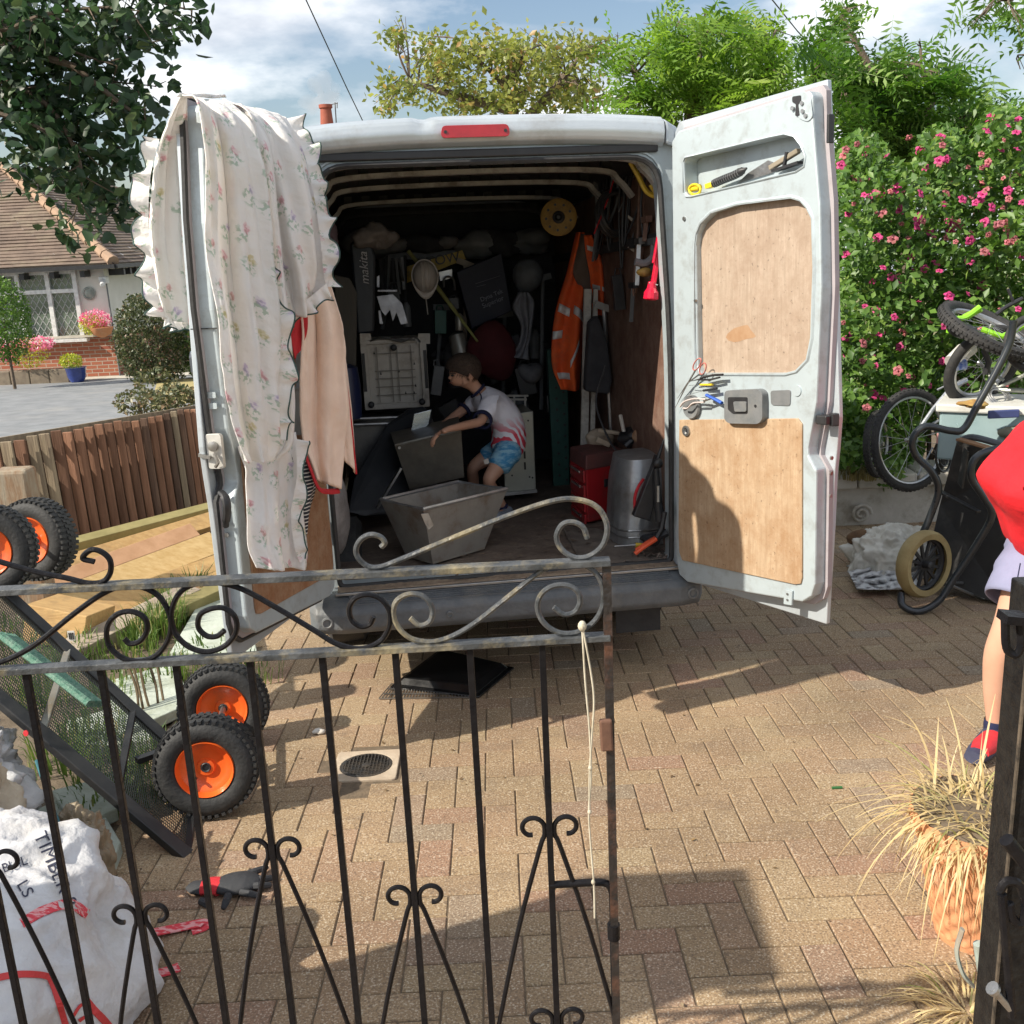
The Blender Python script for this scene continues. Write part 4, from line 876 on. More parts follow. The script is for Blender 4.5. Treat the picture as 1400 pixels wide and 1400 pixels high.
mb = MB(); S = spl([V(868, 700, .2), V(868, 680, .2), V(873, 665, .22), V(880, 655, .24)], 5); mb.tube(S, .008, 6); mb.build('red_seam', redc, dr, smooth=True)
bt_ = vthing('strimmer', 'black garden power tool with a pointed shield leaning on the silver drum', 'power tool', 885, 715, .15)
mb = MB(); vplate(mb, [(866, 706), (889, 713), (897, 682), (902, 630), (898, 622), (892, 640)], .15, .05); mb.build('shield', blackpl, bt_, bevel=.006)
mb = MB(); mb.tube([V(897, 640, .12), V(899, 680, .12), V(903, 712, .12)], [.014, .018, .026], 10); mb.tube([V(899, 628, .14), V(908, 600, .14)], [.012, .003], 8); mb.build('shaft', blackpl, bt_, smooth=True)
mb = MB(); crump(mb, V(899, 634, .12), (.025, .025, .03), .4, 20, 14, 10); mb.build('motor_head', blackpl, bt_, smooth=True)
mb = MB(); mb.tube([V(900, 664, .1), V(900, 686, .1)], .009, 8); mb.build('chrome_tube', steel, bt_, smooth=True)
mb = MB(); vplate(mb, [(900, 668), (912, 680), (915, 712), (905, 738), (890, 745), (893, 714)], .32, .02); vsolo(mb, 'white_sheet', M('white_sheet', (.7, .7, .72), (.6, .6, .62), 9, .6), 'torn white sheet metal piece behind the black garden tool', 'sheet metal')
lp2 = vthing('loppers', 'orange handled cutting tool lying on the sill in the right corner', 'hand tool', 885, 750, -.02)
mb = MB(); mb.tube(spl([V(868, 757, -.02), V(880, 748, -.02), V(897, 737, 0)], 4), .011, 8); mb.tube([V(869, 752, .05), V(884, 742, .05), V(896, 735, .05)], .009, 8); mb.build('handle', M('orange_grip', (.75, .10, .03), None, 12, .5), lp2, smooth=True)
mb = MB(); mb.tube([V(897, 737, .02), V(905, 722, .02), V(909, 700, .02)], .012, 6); mb.tube([V(896, 735, .05), V(912, 728, .05)], .02, 6); mb.build('jaws', blackpl, lp2, smooth=True)
sd_ = vthing('screwdriver', 'long screwdriver with yellow handle on the van sill', 'screwdriver', 876, 746, .05)
mb = MB(); mb.tube([V(869, 745, .08), V(883, 746, .08)], .011, 8); mb.build('handle', yellowm, sd_, smooth=True)
mb = MB(); mb.tube([V(840, 747, .08), V(869, 745, .08)], .004, 6); mb.build('blade', steel, sd_)
mb = MB()
for k in range(26):
    x, y = random.uniform(868, 915), random.uniform(752, 764); p = VZ(x, y, .51); mb.tube([p, p+Vector((random.uniform(-.03, .03), random.uniform(-.02, .02), random.uniform(0, .02)))], random.uniform(.002, .007), 5)
solo(mb, 'loose_bolts', M('rusty_bolts', (.14, .09, .07), (.22, .18, .15), 20, .6, .4), 'heap of rusty bolts and fittings in the corner of the sill', 'bolts', frame=VAN, kind='stuff')
mb = MB(); crump(mb, V(892, 735, .12), (.05, .06, .03), .6, 16); vsolo(mb, 'tool_pouch', blackpl, 'black tool pouch crumpled in the right corner of the sill', 'pouch', smooth=2)
# carpet scrap on floor right
mb = MB()
mb.grid(lambda u, v: V(868+u*20+8*v, 738+v*24, .5-.4*v)*0 + Vector((.36+.46*u+.05*v, .02+.9*v*(1-.5*u), .504+.010*noise.noise(Vector((u*7, v*7, 2)))+.006*noise.noise(Vector((u*25, v*25, 2))))), 30, 30)
vsolo(mb, 'floor_mat', M('dirty_mat', (.17, .14, .115), (.11, .09, .075), 12, .95, 0, .5, 50), 'grubby mat on the right of the van floor', 'mat', smooth=2, solid=.004, fix=False)
mb = MB(); flk = []
P_f = []
for k in range(150):
    x, y = random.uniform(-.4, .5), random.uniform(0, 1.1)
    s_ = random.uniform(.008, .03); a = random.uniform(0, 6); mb.add([Vector((x+s_*cos(a+q), y+s_*.5*sin(a+q), .508+.004*random.random())) for q in (0, 2, 4)], [(0, 1, 2)])
solo(mb, 'wood_chips', M('chip', (.10, .07, .05), (.2, .15, .1), 20, .9), 'scattered wood chips on the van floor', 'wood chips', frame=VAN, kind='stuff')
# hi-vis clothing
hv = vthing('hi_vis_jacket', 'orange hi-vis jacket with silver tape hanging from the van side', 'jacket', 785, 535, 1.7)
def vcloth(rows, yl, nu=26, nv=36, nf=1.5, amp=.03, ph=0):
    mb = MB(); Lr = spl([V(r[0], r[1], yl) for r in rows], 6); Rr = spl([V(r[2], r[3], yl) for r in rows], 6); k = len(Lr)-1
    def fn(u, v):
        t = v*k; a = min(int(t), k-1); f = t-a; p = Lr[a].lerp(Lr[a+1], f).lerp(Rr[a].lerp(Rr[a+1], f), u)
        return p+Vector((0, -.06*sin(pi*u)-amp*sin(2*pi*(nf*u+ph+.3*v))-.012*noise.noise(p*14), 0))
    mb.grid(fn, nu, nv); return mb, fn
J1, f1 = vcloth([(788, 318, 798, 318), (780, 350, 800, 350), (772, 380, 803, 385), (760, 420, 800, 425), (754, 460, 797, 470), (754, 500, 795, 500), (766, 532, 792, 534)], 1.7, 30, 50, 1.5, .03)
j1 = J1.build('left_half', orange, hv, smooth=2, solid=.006, fix=False)
J2, f2 = vcloth([(798, 322, 808, 322), (800, 345, 822, 350), (806, 375, 828, 385), (808, 400, 828, 405), (812, 430, 828, 432)], 1.62, 20, 30, 1.2, .02, .3)
j2 = J2.build('right_half', orange, hv, smooth=2, solid=.006, fix=False)
J3, f3 = vcloth([(794, 320, 803, 322), (786, 350, 808, 360), (782, 372, 812, 390), (796, 400, 812, 420)], 1.66, 16, 20, 1, .01, .1)
J3.build('lining', M('brown_lining', (.10, .075, .055), (.14, .1, .08), 9, .9), hv, smooth=2, solid=.004, fix=False)
def tape(fn, u0, v0, u1, v1, wd, par):
    mb = MB(); n = 8
    for i in range(n):
        for q in (0, 1):
            pass
    def g(a, b):
        u = u0+(u1-u0)*a; v = v0+(v1-v0)*a + wd*(b-.5); p = fn(u, max(0, min(1, v))); return p+Vector((0, -.008, 0))
    mb.grid(g, 10, 3); mb.build('reflective_tape', reflect, par, smooth=2, solid=.002, fix=False)
for a in ((.05, .50, .45, .52), (.55, .50, .98, .54), (.0, .66, .30, .64), (.55, .82, .85, .66), (.1, .90, .5, .90)): tape(f1, *a, .045, j1)
for a in ((.1, .18, .9, .22), (.1, .66, .45, .66), (.55, .66, .98, .66)): tape(f2, *a, .07, j2)
# cable reel
cr_ = vthing('cable_reel', 'yellow cable reel hanging under the van roof', 'cable reel', 765, 325, 1.7); c = V(764, 297, 1.7)
rq = (V(788, 297, 1.7)-c).length
ax = Vector((-.25, -1, -.05)).normalized()
mb = MB(); mb.lathe([(rq, 0), (rq*1.02, .012), (rq*.9, .02), (rq*.35, .02), (rq*.34, 0)], c, ax, 32); o1 = mb.build('flange', cable_y, cr_, smooth=True)
mb = MB(); mb.lathe([(rq*.92, -.08), (rq*.92, 0), (rq*.4, 0)], c, ax, 32); mb.build('cable_winding', blackpl, cr_, smooth=True)
mb = MB(); mb.lathe([(rq*.34, .0), (rq*.33, .03), (rq*.2, .035), (rq*.1, .02)], c, ax, 24); mb.build('hub', blackpl, cr_, smooth=True)
x_ = ax.orthogonal().normalized(); y_ = ax.cross(x_)
for k in range(9):
    t = k*2*pi/9; mb = MB(); mb.lathe([(.008, .02), (.008, .024)], c+(x_*cos(t)+y_*sin(t))*rq*.7, ax, 8); mb.build('socket_hole', blackpl, cr_)
# red clamp
rc = vthing('clamp', 'bright red metal screw clamp hanging on the right van wall', 'clamp', 893, 408, .12)
mb = MB(); a, b = V(905, 318, .12), V(892, 395, .12); mb.beam(a, b, .03, .022); mb.beam(V(900, 320, .10), V(893, 360, .10), .02, .01); mb.lathe([(.018, -.03), (.022, 0), (.034, .02), (.036, .05), (.02, .055)], V(891, 394, .10), (-.1, 0, -1), 14); mb.beam(V(905, 304, .12), V(908, 340, .12), .018, .02); mb.build('frame', M('bright_red', (.72, .015, .05), (.6, .01, .04), 9, .12), rc, bevel=.004)
mb = MB(); mb.tube([V(887, 387, .09), V(899, 390, .09)], .004, 6); mb.build('pin', steel, rc)
# things hanging at the right wall
mb = MB(); mb.ell(V(880, 372, .25), (.035, .03, .022), nz=.3, nf=20); vsolo(mb, 'wooden_plane', cable_y, 'small wooden block plane hung on the right van wall', 'hand plane', smooth=True)
mb = MB(); mb.tube(spl([V(868, 358, .25), V(882, 360, .25), V(893, 352, .25)], 4), .018, 8); vsolo(mb, 'glove_roll', greycl, 'grey rolled work glove above the wooden plane', 'glove', smooth=True)
mb = MB(); vplate(mb, [(887, 283), (896, 280), (897, 306), (889, 312)], .6, .03); vsolo(mb, 'spray_can', greypl, 'grey tube holder high on the right van wall', 'holder', bevel=.005)
mb = MB(); mb.tube(spl([V(862, 222, .2), V(872, 240, .2), V(884, 262, .2), V(899, 270, .2)], 5), .012, 6); mb.tube([V(890, 252, .18), V(902, 272, .18)], .014, 6); vsolo(mb, 'yellow_clamp', yellowm, 'yellow clamp at the top right corner of the van opening', 'clamp', smooth=True)
hc = vthing('hose_coil', 'black coiled hose hanging under the roof on the right', 'hose', 838, 320, 1.1); c = V(838, 292, 1.1)
mb = MB(); 
for k in range(6): mb.tube([c+Vector(((.10+.012*sin(k))*cos(t)*.9, -.02*k+.01*sin(3*t), (.11+.01*cos(k*2))*sin(t))) for t in [2*pi*i/24 for i in range(24)]], .012, 6, closed=True)
mb.build('coil', blackpl, hc, smooth=True)
for x0, y0, x1, y1, yl, nm, mt, lab in ((845, 222, 812, 320, 1.0, 'bungee_cord', redc, 'thin red cord slanting down from the roof by the hose'), (862, 235, 846, 290, .9, 'steel_rod', steel, 'thin steel rod hanging by the coiled hose'), (880, 240, 862, 335, .8, 'thin_cord', greypl, 'thin grey cord hanging near the right wall')):
    mb = MB(); mb.tube(spl([V(x0, y0, yl), V((x0+x1)/2+3, (y0+y1)/2, yl), V(x1, y1, yl)], 5), .004, 5); vsolo(mb, nm, mt, lab, 'cord' if 'cord' in nm else 'rod', smooth=True)
for x, y, lab in ((847, 214, 'white plastic clip under the roof corner'), (857, 295, 'pale clip beside the coiled hose'), (859, 337, 'pale clip at the end of the thin grey cord')):
    mb = MB(); p = V(x, y, .8); mb.beam(p, p+Vector((.04, 0, -.03)), .02, .012); vsolo(mb, 'plastic_clip', whitepl, lab, 'clip', bevel=.002)
mb = MB(); vplate(mb, [(806, 440), (818, 430), (832, 470), (838, 520), (834, 540), (800, 535)], 1.3, .10); vsolo(mb, 'tool_bag', M('dark_canvas', (.03, .03, .035), (.05, .05, .055), 9, .9), 'dark canvas bag hanging low by the painted posts', 'bag', bevel=.02)
mb = MB(); mb.tube(spl([V(828, 500, 1.0), V(815, 550, 1.0), V(832, 600, .9), V(850, 625, .8)], 6), .006, 6); vsolo(mb, 'hanging_cable', blackpl, 'black cable drooping behind the red tool chest', 'cable', smooth=True)
# back wall
mb = MB(); mb.beam(V(515, 352, 2.9), V(660, 345, 2.9), .10, .05); vsolo(mb, 'shelf', greypl, 'grey shelf edge across the dark back of the van', 'shelf', bevel=.004)
sg = vthing('yellow_sign', 'dirty yellow sign reading TOW on the back shelf', 'sign', 592, 372, 2.75)
mb = MB(); vplate(mb, [(551, 370), (550, 380), (560, 390), (563, 366), (632, 343), (636, 352), (600, 368)][:0] or [(550, 366), (632, 342), (637, 354), (554, 388)], 2.75, .01); mb.build('board', yellowm, sg)
text('TOW', V(606, 355, 2.73), V(640, 349, 2.73)-V(600, 356, 2.73), (0, 0, 1), .095, blackpl, sg, ext=.002)
hh = vthing('hard_hat', 'white hard hat hung on its side at the back of the van', 'hard hat', 582, 405, 2.3); c = V(581, 378, 2.3); rr = (V(598, 378, 2.3)-c).length
hat = M('hat_white', (.66, .60, .54), (.58, .52, .47), 8, .4, 0, .05)
mb = MB()
def hatf(u, v):
    t = 2*pi*u; ph = v*pi/2; e = Vector((rr*cos(t)*sin(ph), -rr*1.05*cos(ph), rr*1.25*sin(t)*sin(ph))); return c+e
mb.grid(hatf, 28, 10); mb.build('shell', hat, hh, smooth=True)
mb = MB(); mb.grid(lambda u, v: c+Vector((cos(2*pi*u)*rr*(1+.1*v), .0, sin(2*pi*u)*rr*1.25*(1+v*(.10+.35*max(0, -sin(2*pi*u))**3)))), 32, 3); mb.build('brim', hat, hh, smooth=True, solid=.006)
for x in (-.3, 0, .3): mb = MB(); mb.tube([c+Vector((rr*x, -rr*1.07*sqrt(max(0, 1-x*x-(k/8)**2*.9)), rr*1.2*k/8)) for k in range(-7, 8)], .006, 6); mb.build('ridge', hat, hh, smooth=True)
mb = MB(); mb.beam(V(582, 406, 2.3), V(585, 430, 2.3), .015, .006); mb.build('strap', whitepl, hh)
lv = vthing('spirit_level', 'greenish yellow stick leaning behind the hard hat', 'stick', 653, 467, 2.2)
mb = MB(); mb.tube([V(558, 343, 2.45), V(600, 395, 2.38)], .014, 8); mb.tube([V(598, 393, 2.38), V(653, 467, 2.2)], [.016, .008], 8); mb.build('stick', M('stick_green', (.36, .36, .12), (.26, .24, .08), 9, .6), lv, smooth=True)
bx = vthing('dark_box', 'dark blue box with small grey lettering tilted on the back shelf', 'box', 655, 440, 2.5)
mb = MB(); vplate(mb, [(624, 372), (686, 346), (700, 425), (645, 450)], 2.5, .3); mb.build('carton', M('navy_card', (.012, .014, .03), (.02, .022, .04), 9, .6), bx, bevel=.006)
gl = M('grey_print', (.30, .31, .36), None, 9, .6)
rd_ = V(690, 398, 2.49)-V(656, 412, 2.49)
text('Dyna Tek', V(672, 404, 2.49), rd_, (0, 0, 1), .042, gl, bx); text('Superior', V(674, 413, 2.49), rd_, (0, 0, 1), .045, gl, bx)
mb = MB()
for (x0, y0, x1, y1) in ((650, 388, 684, 377), (652, 392, 664, 389)): mb.beam(V(x0, y0, 2.49), V(x1, y1, 2.49), .002, .005, up=Vector((0, 1, 0)))
mb.build('small_print', gl, bx)
tcs = vthing('tool_case', 'tall black power tool case with white cursive brand lettering', 'tool case', 495, 460, 1.9)
mb = MB(); vplate(mb, [(478, 332), (492, 325), (508, 332), (514, 350), (512, 455), (488, 458), (484, 400)], 1.95, .2); mb.build('case', M('case_black', (.014, .018, .026), (.02, .025, .035), 9, .4), tcs, bevel=.015)
text('makita', V(498, 367, 1.94), (0, 0, 1), (-1, 0, 0), .075, M('white_print', (.6, .6, .62), None, 9, .5), tcs, shear=.3)
mb = MB(); vplate(mb, [(457, 376), (478, 380), (488, 400), (487, 500), (462, 500)], 1.7, .04); vsolo(mb, 'wood_sheet', M('dark_sheet', (.06, .055, .045), (.085, .075, .06), 9, .6, stretch=(4, 4, .4)), 'tall dark wooden sheet standing at the left side of the van', 'wood sheet', bevel=.004)
mb = MB(); crump(mb, V(512, 322, 1.9), (.13, .1, .08), .7, 9); vsolo(mb, 'plastic_bag', M('grey_poly', (.30, .27, .26), (.2, .18, .17), 12, .5, 0, .4), 'crumpled grey polythene bag on top of the black tool case', 'bag', smooth=2)
mb = MB(); crump(mb, V(452, 330, 1.2), (.05, .08, .10), .5, 9); vsolo(mb, 'pink_rag', M('dusky_rag', (.20, .15, .18), (.14, .1, .12), 12, .9), 'dusky rag hanging just right of the flowered cover', 'rag', smooth=2)
mb = MB(); crump(mb, V(720, 378, 2.4), (.10, .09, .13), .25, 7); vsolo(mb, 'grey_sack', M('dull_sack', (.13, .14, .15), (.10, .105, .11), 12, .6), 'rounded grey plastic sack hanging at the back of the van', 'sack', smooth=2)
mb, _ = vcloth([(708, 400, 722, 400), (700, 420, 730, 415), (712, 445, 726, 448), (706, 475, 722, 475), (690, 486, 724, 492)], 2.3, 16, 30, 2.2, .02); vsolo(mb, 'work_gloves', M('glove_grey', (.26, .27, .30), (.18, .18, .2), 14, .8), 'pale grey crumpled work cloth dangling below the grey sack', 'cloth', smooth=2, solid=.006, fix=False)
mb = MB(); crump(mb, V(672, 480, 2.3), (.17, .1, .20), .25, 5); vsolo(mb, 'red_bag', M('dark_red_bag', (.10, .012, .016), (.07, .01, .012), 9, .8), 'large dark red bag slumped behind the boy', 'bag', smooth=2)
mb = MB(); mb.lathe([(.075, 0), (.08, .1), (.08, .2), (.07, .3), (.03, .32)], V(478, 572, 1.5), (0, 0, 1), 20); vsolo(mb, 'blue_bottle', M('navy_plastic', (.02, .03, .10), (.02, .03, .08), 9, .4), 'dark blue plastic drum standing behind the quilt', 'drum', smooth=True)
# bright metal brackets and tool clutter around the back wall
br = vthing('metal_bracket', 'shiny pressed metal bracket above the white appliance', 'bracket', 540, 445, 2.1)
mb = MB(); vplate(mb, [(516, 396), (543, 396), (543, 399), (516, 399)], 2.1, .02); vplate(mb, [(515, 405), (537, 402), (550, 415), (558, 442), (548, 444), (542, 428), (537, 440), (533, 424), (527, 432), (521, 425)], 2.12, .03); vplate(mb, [(517, 425), (520, 424), (524, 443), (519, 443)], 2.1, .02); vplate(mb, [(515, 378), (519, 376), (519, 393), (515, 393)], 2.1, .02); mb.build('plates', M('bright_metal', (.40, .40, .43), (.25, .25, .28), 9, .35, .6), br, bevel=.002)
mb = MB(); mb.tube(spl([V(607, 393, 2.4), V(607, 382, 2.4), (V(612, 378, 2.4)), V(620, 382, 2.4), V(622, 397, 2.4)], 5), .008, 6); vplate(mb, [(600, 372), (618, 368), (618, 380), (602, 384)], 2.45, .02); vsolo(mb, 'metal_hook', steel, 'shiny metal hook beside the hard hat', 'hook')
rr_ = random.Random(3)
names = [('power_drill', 'drill'), ('wood_block', 'block'), ('paint_tin', 'tin'), ('oil_bottle', 'bottle')]
for k, (x, y, w_, h_, yl, mt, nm, lab, ct) in enumerate([
        (540, 415, 16, 50, 2.5, blackpl, 'cable_bundle', 'dark upright bundle of cable behind the metal bracket', 'cable'),
        (556, 430, 12, 34, 2.4, greypl, 'oil_bottle', 'dark grey bottle right of the metal bracket', 'bottle'),
        (620, 415, 14, 20, 2.4, blackpl, 'power_drill', 'small black drill under the metal hook', 'drill'),
        (628, 440, 12, 24, 2.3, galv, 'paint_tin', 'dull tin between the stick and the dark red bag', 'tin'),
        (602, 440, 16, 40, 2.5, greenm, 'fuel_can', 'dark green can below the hard hat', 'can'),
        (620, 500, 26, 60, 2.5, darkin, 'storage_case', 'dark metal case behind the boys head', 'case'),
        (718, 520, 24, 50, 2.4, blackpl, 'toolbox', 'black toolbox behind the boys shoulders', 'toolbox'),
        (730, 470, 16, 40, 2.6, greypl, 'gas_bottle', 'dark grey canister right of the hanging cloth', 'canister'),
        (845, 400, 14, 60, 1.0, blackpl, 'rolled_strap', 'dark rolled strap hanging on the right wall', 'strap'),
        (820, 370, 14, 40, 1.6, greypl, 'dust_mask', 'grey mask case right of the hi-vis jacket', 'case'),
        (598, 520, 14, 50, 2.1, greypl, 'vacuum_hose', 'grey hose drum right of the white appliance', 'drum')]):
    mb = MB(); p0_, p1_ = V(x-w_/2, y, yl), V(x+w_/2, y, yl); W2 = p1_.x-p0_.x; H2 = V(x, y-h_/2, yl).z-V(x, y+h_/2, yl).z; c = V(x, y, yl)
    if k % 2: mb.lathe([(W2*.48, -H2/2), (W2*.5, -H2*.4), (W2*.5, H2*.3), (W2*.3, H2*.42), (W2*.2, H2*.5)], c, (rr_.uniform(-.1, .1), 0, 1), 16)
    else: mb.box(c, (W2, W2*.8, H2*.8), Matrix.Rotation(rr_.uniform(-.2, .2), 3, 'Y')); mb.tube([c+Vector((-W2*.3, 0, H2*.4)), c+Vector((-W2*.2, 0, H2*.55)), c+Vector((W2*.2, 0, H2*.55)), c+Vector((W2*.3, 0, H2*.4))], W2*.08, 6)
    vsolo(mb, nm, mt, lab, ct, bevel=.004, smooth=bool(k % 2))
# hanging cables, handles, shelves of small stuff
rr_ = random.Random(11)
ORD = ['first', 'second', 'third', 'fourth', 'fifth', 'sixth', 'seventh', 'eighth', 'ninth', 'tenth', 'eleventh', 'twelfth']
for k in range(9):
    x = 812+k*9; y0 = 236+rr_.uniform(-10, 12); y1 = y0+rr_.uniform(60, 170); yl = 1.5-.13*k
    mb = MB(); mb.tube(spl([V(x, y0, yl), V(x+rr_.uniform(-8, 5), (y0+y1)/2, yl), V(x+rr_.uniform(-10, 8), y1, yl), V(x+rr_.uniform(2, 8), (y0+y1)/2+6, yl), V(x+4, y0, yl)], 6), rr_.uniform(.005, .010), 6)
    vsolo(mb, 'cable_loop', rr_.choice([blackpl, greypl, ply_dk, blackpl]), ORD[k]+' from the left of the dark cable loops on the right van wall', 'cable', smooth=True, group='cable loops on the right van wall')
for k, (x, y0, y1, yl) in enumerate(((536, 390, 450, 2.7), (604, 420, 540, 2.6), (636, 360, 520, 2.7), (690, 430, 560, 2.8), (742, 380, 560, 2.5), (826, 420, 600, 1.45))):
    mb = MB(); mb.tube([V(x, y0, yl), V(x+rr_.uniform(-14, 14), y1, yl)], .014, 7); mb.box(V(x, y0, yl), (.12, .03, .04), Matrix.Rotation(rr_.uniform(-.4, .4), 3, 'Y')); vsolo(mb, 'broom', rr_.choice([palewood, greypl, steel]), ORD[k]+' from the left of the long handled tools propped in the van', 'tool', group='long handled tools at the back of the van')
for k in range(12):
    x = 602+k*13.5; y = rr_.uniform(455, 560); yl = rr_.uniform(2.2, 2.9); s_ = rr_.uniform(.05, .11); mb = MB()
    if k % 3 == 0: crump(mb, V(x, y, yl), (s_, s_, s_*.8), .5, 9, 16, 10)
    elif k % 3 == 1: mb.box(V(x, y, yl), (s_*1.6, s_, s_*1.3), Matrix.Rotation(rr_.uniform(-.5, .5), 3, 'Y'))
    else: mb.lathe([(s_*.6, -s_), (s_*.65, 0), (s_*.6, s_), (s_*.3, s_*1.2)], V(x, y, yl), (rr_.uniform(-.5, .5), .2, 1), 14)
    vsolo(mb, 'loose_kit', rr_.choice([greypl, blackpl, galv, greycl, ply_dk, steel, greenm]), ORD[k]+' from the left of the loose kit piled behind the boy', 'kit', group='loose kit piled behind the boy', smooth=k % 3 != 1)
for k in range(9):
    x = 520+k*4.2; mb = MB(); mb.beam(V(x, 352+rr_.uniform(-3, 3), 2.6), V(x+rr_.uniform(-4, 6), 392+rr_.uniform(-8, 30), 2.55), .018, .012)
    vsolo(mb, 'clamp_bar', rr_.choice([steel, darkin, greypl, blackpl]), ORD[k]+' from the left of the metal bars hanging under the back shelf', 'bar', group='metal bars hanging under the back shelf')
for k in range(7):
    x = 500+k*38+rr_.uniform(-8, 8); mb = MB(); s_ = rr_.uniform(.07, .14)
    crump(mb, V(x, 333+rr_.uniform(-3, 3), 2.8), (s_*1.4, .1, s_*.7), .6, 7, 18, 12); vsolo(mb, 'shelf_bundle', rr_.choice([greycl, MATS['dark_canvas'], greypl]), ORD[k]+' from the left of the dark bundles on the back shelf', 'bundle', smooth=2, group='bundles on the back shelf')
for k, (x, y, h_2) in enumerate(((893, 330, 50), (884, 300, 30), (874, 330, 60), (866, 390, 50), (897, 430, 30))):
    mb = MB(); mb.beam(V(x, y, .3+.1*k), V(x-3, y+h_2, .3+.1*k), .03, .02, roll=.3); mb.box(V(x, y, .3+.1*k), (.03, .10, .03)); vsolo(mb, 'wall_tool', [greypl, ply_dk, steel, blackpl, redm][k], ['grey tool with a crosspiece on the right wall beside the red clamp', 'brown wooden tool high on the right wall', 'steel tool hung left of the red clamp', 'black tool low on the right van wall', 'small red tool under the red clamp'][k], 'tool')
# left of sill: wrapped grey object behind the left door
mb = MB(); crump(mb, V(458, 700, .25), (.07, .14, .22), .2, 6); vsolo(mb, 'wrapped_bundle', M('grey_wrap', (.28, .27, .27), (.16, .15, .15), 12, .5, 0, .4), 'grey plastic wrapped bundle inside the van beside the left door', 'bundle', smooth=2)

# ================================================================== TOOLS ON THE RIGHT DOOR
def rthing(name, label, cat, x, y): return thing(name, label, cat, dpx(x, y, .12), VAN)
ks = rthing('garden_knife', 'yellow handled folding saw lying in the slot of the right door', 'saw', 975, 250)
yb = M('bright_yellow', (.80, .62, .03), (.7, .5, .02), 9, .45)
dq = lambda x, y, d: RD.P(*RD.px(x, y, d), d)
mb = MB(); mb.tube([dq(945, 258, .07), dq(957, 256, .07)], .014, 10); mb.tube([dq(950+8*cos(t), 259+7*sin(t), .085) for t in [2*pi*i/12 for i in range(12)]], .006, 6, closed=True); mb.beam(dq(967, 255, .07), dq(976, 252, .07), .03, .02); mb.build('end_cap', yb, ks, bevel=.003)
mb = MB(); S = spl([dq(976, 251, .07), dq(990, 245, .07), dq(1005, 239, .07), dq(1021, 230, .07)], 5); mb.tube(S, [.017]*10+[.016]*4+[.008, .004], 8); mb.build('grip', blackpl, ks, smooth=True)
for k in range(1, 13):
    mb = MB(); p = S[k]; mb.lathe([(.0185, -.001), (.0185, .001)], p, (S[k+1]-S[k]), 8); mb.build('grip_ring', greypl, ks)
tr = rthing('scraper', 'grey folding tool with wooden grip at the right end of the door slot', 'hand tool', 1060, 220)
mb = MB(); mb.beam(dq(1053, 230, .07), dq(1092, 206, .07), .022, .02); mb.build('handle', M('horn_grip', (.30, .26, .20), (.2, .17, .12), 9, .6), tr, bevel=.004)
mb = MB(); mb.beam(dq(1058, 234, .075), dq(1094, 222, .075), .03, .01); mb.beam(dq(1072, 228, .08), dq(1076, 208, .08), .012, .01); mb.build('blade', blackpl, tr)
mb = MB(); mb.prism([[RD.px(x, y, .05) for x, y in [(1004, 251), (1018, 237), (1046, 219), (1058, 224), (1052, 236)]]], RD.P, .03, .034); solo(mb, 'knife_blade', steel, 'thin grey steel plate lying between the two tools in the slot', 'steel plate', frame=VAN)
md = rthing('magnetic_dish', 'round dark magnetic dish stuck to the right door holding hand tools', 'dish', 948, 560)
mb = MB(); mb.lathe([(.052, 0), (.055, .012), (.05, .02), (.03, .014)], dpx(948, 556, .1), RD.n, 28); mb.build('dish', greypl, md, smooth=True)
def tool(name, lab, cat, grips, blades, gm):
    t = rthing(name, lab, cat, *grips[0][0][0][:2])
    mb = MB()
    for g, r in grips: mb.tube(spl([dq(x, y, d) for x, y, d in g], 4), r, 7, flat=.7)
    mb.build('handle', gm, t, smooth=True)
    if blades:
        mb = MB()
        for g, r in blades: mb.tube([dq(x, y, d) for x, y, d in g], r, 6, flat=.5)
        mb.build('blade', steel, t, smooth=True)
redg = M('pink_grip', (.62, .25, .22), (.45, .12, .1), 9, .5)
lp_s = lambda cx, cy, rx, ry, rot, d: [(cx+rx*cos(t)*cos(rot)-ry*sin(t)*sin(rot), cy+rx*cos(t)*sin(rot)+ry*sin(t)*cos(rot), d) for t in [2*pi*i/11 for i in range(12)]]
tool('scissors', 'scissors with pink grey handles pointing down on the right door', 'scissors', [(lp_s(953, 498, 4, 9, .5, .14), .0035), (lp_s(961, 504, 4, 8, .3, .14), .0035)], [([(951, 506, .135), (937, 530, .13), (922, 560, .125)], [.006, .005, .001]), ([(957, 511, .13), (940, 524, .13), (926, 545, .12)], [.006, .005, .001])], redg)
tool('pliers', 'pliers with pale curved handles on the magnetic dish', 'pliers', [([(965, 546, .14), (950, 545, .14), (936, 549, .14), (930, 556, .14)], .0055), ([(963, 550, .14), (948, 551, .14), (940, 558, .14), (934, 558, .14)], .0055)], [([(963, 548, .14), (973, 545, .14)], [.009, .006])], M('dusty_grip', (.62, .55, .52), (.5, .44, .42), 9, .6))
tool('snips', 'black handled snips on top of the magnetic dish', 'snips', [([(988, 512, .14), (975, 513, .14), (958, 517, .14)], .007), ([(984, 516, .14), (970, 519, .14), (955, 519, .14)], .006)], [([(958, 518, .14), (945, 521, .14)], [.008, .003])], blackpl)
tool('yellow_screwdriver', 'screwdriver with yellow striped handle across the magnetic dish', 'screwdriver', [([(974, 526, .14), (958, 526, .14)], .007)], [([(958, 526, .14), (942, 527, .13)], [.002, .002])], yb)
tool('black_screwdriver', 'black handled screwdriver under the yellow one', 'screwdriver', [([(980, 531, .135), (962, 534, .135)], .0075)], [([(962, 534, .135), (940, 540, .13)], [.002, .002])], blackpl)
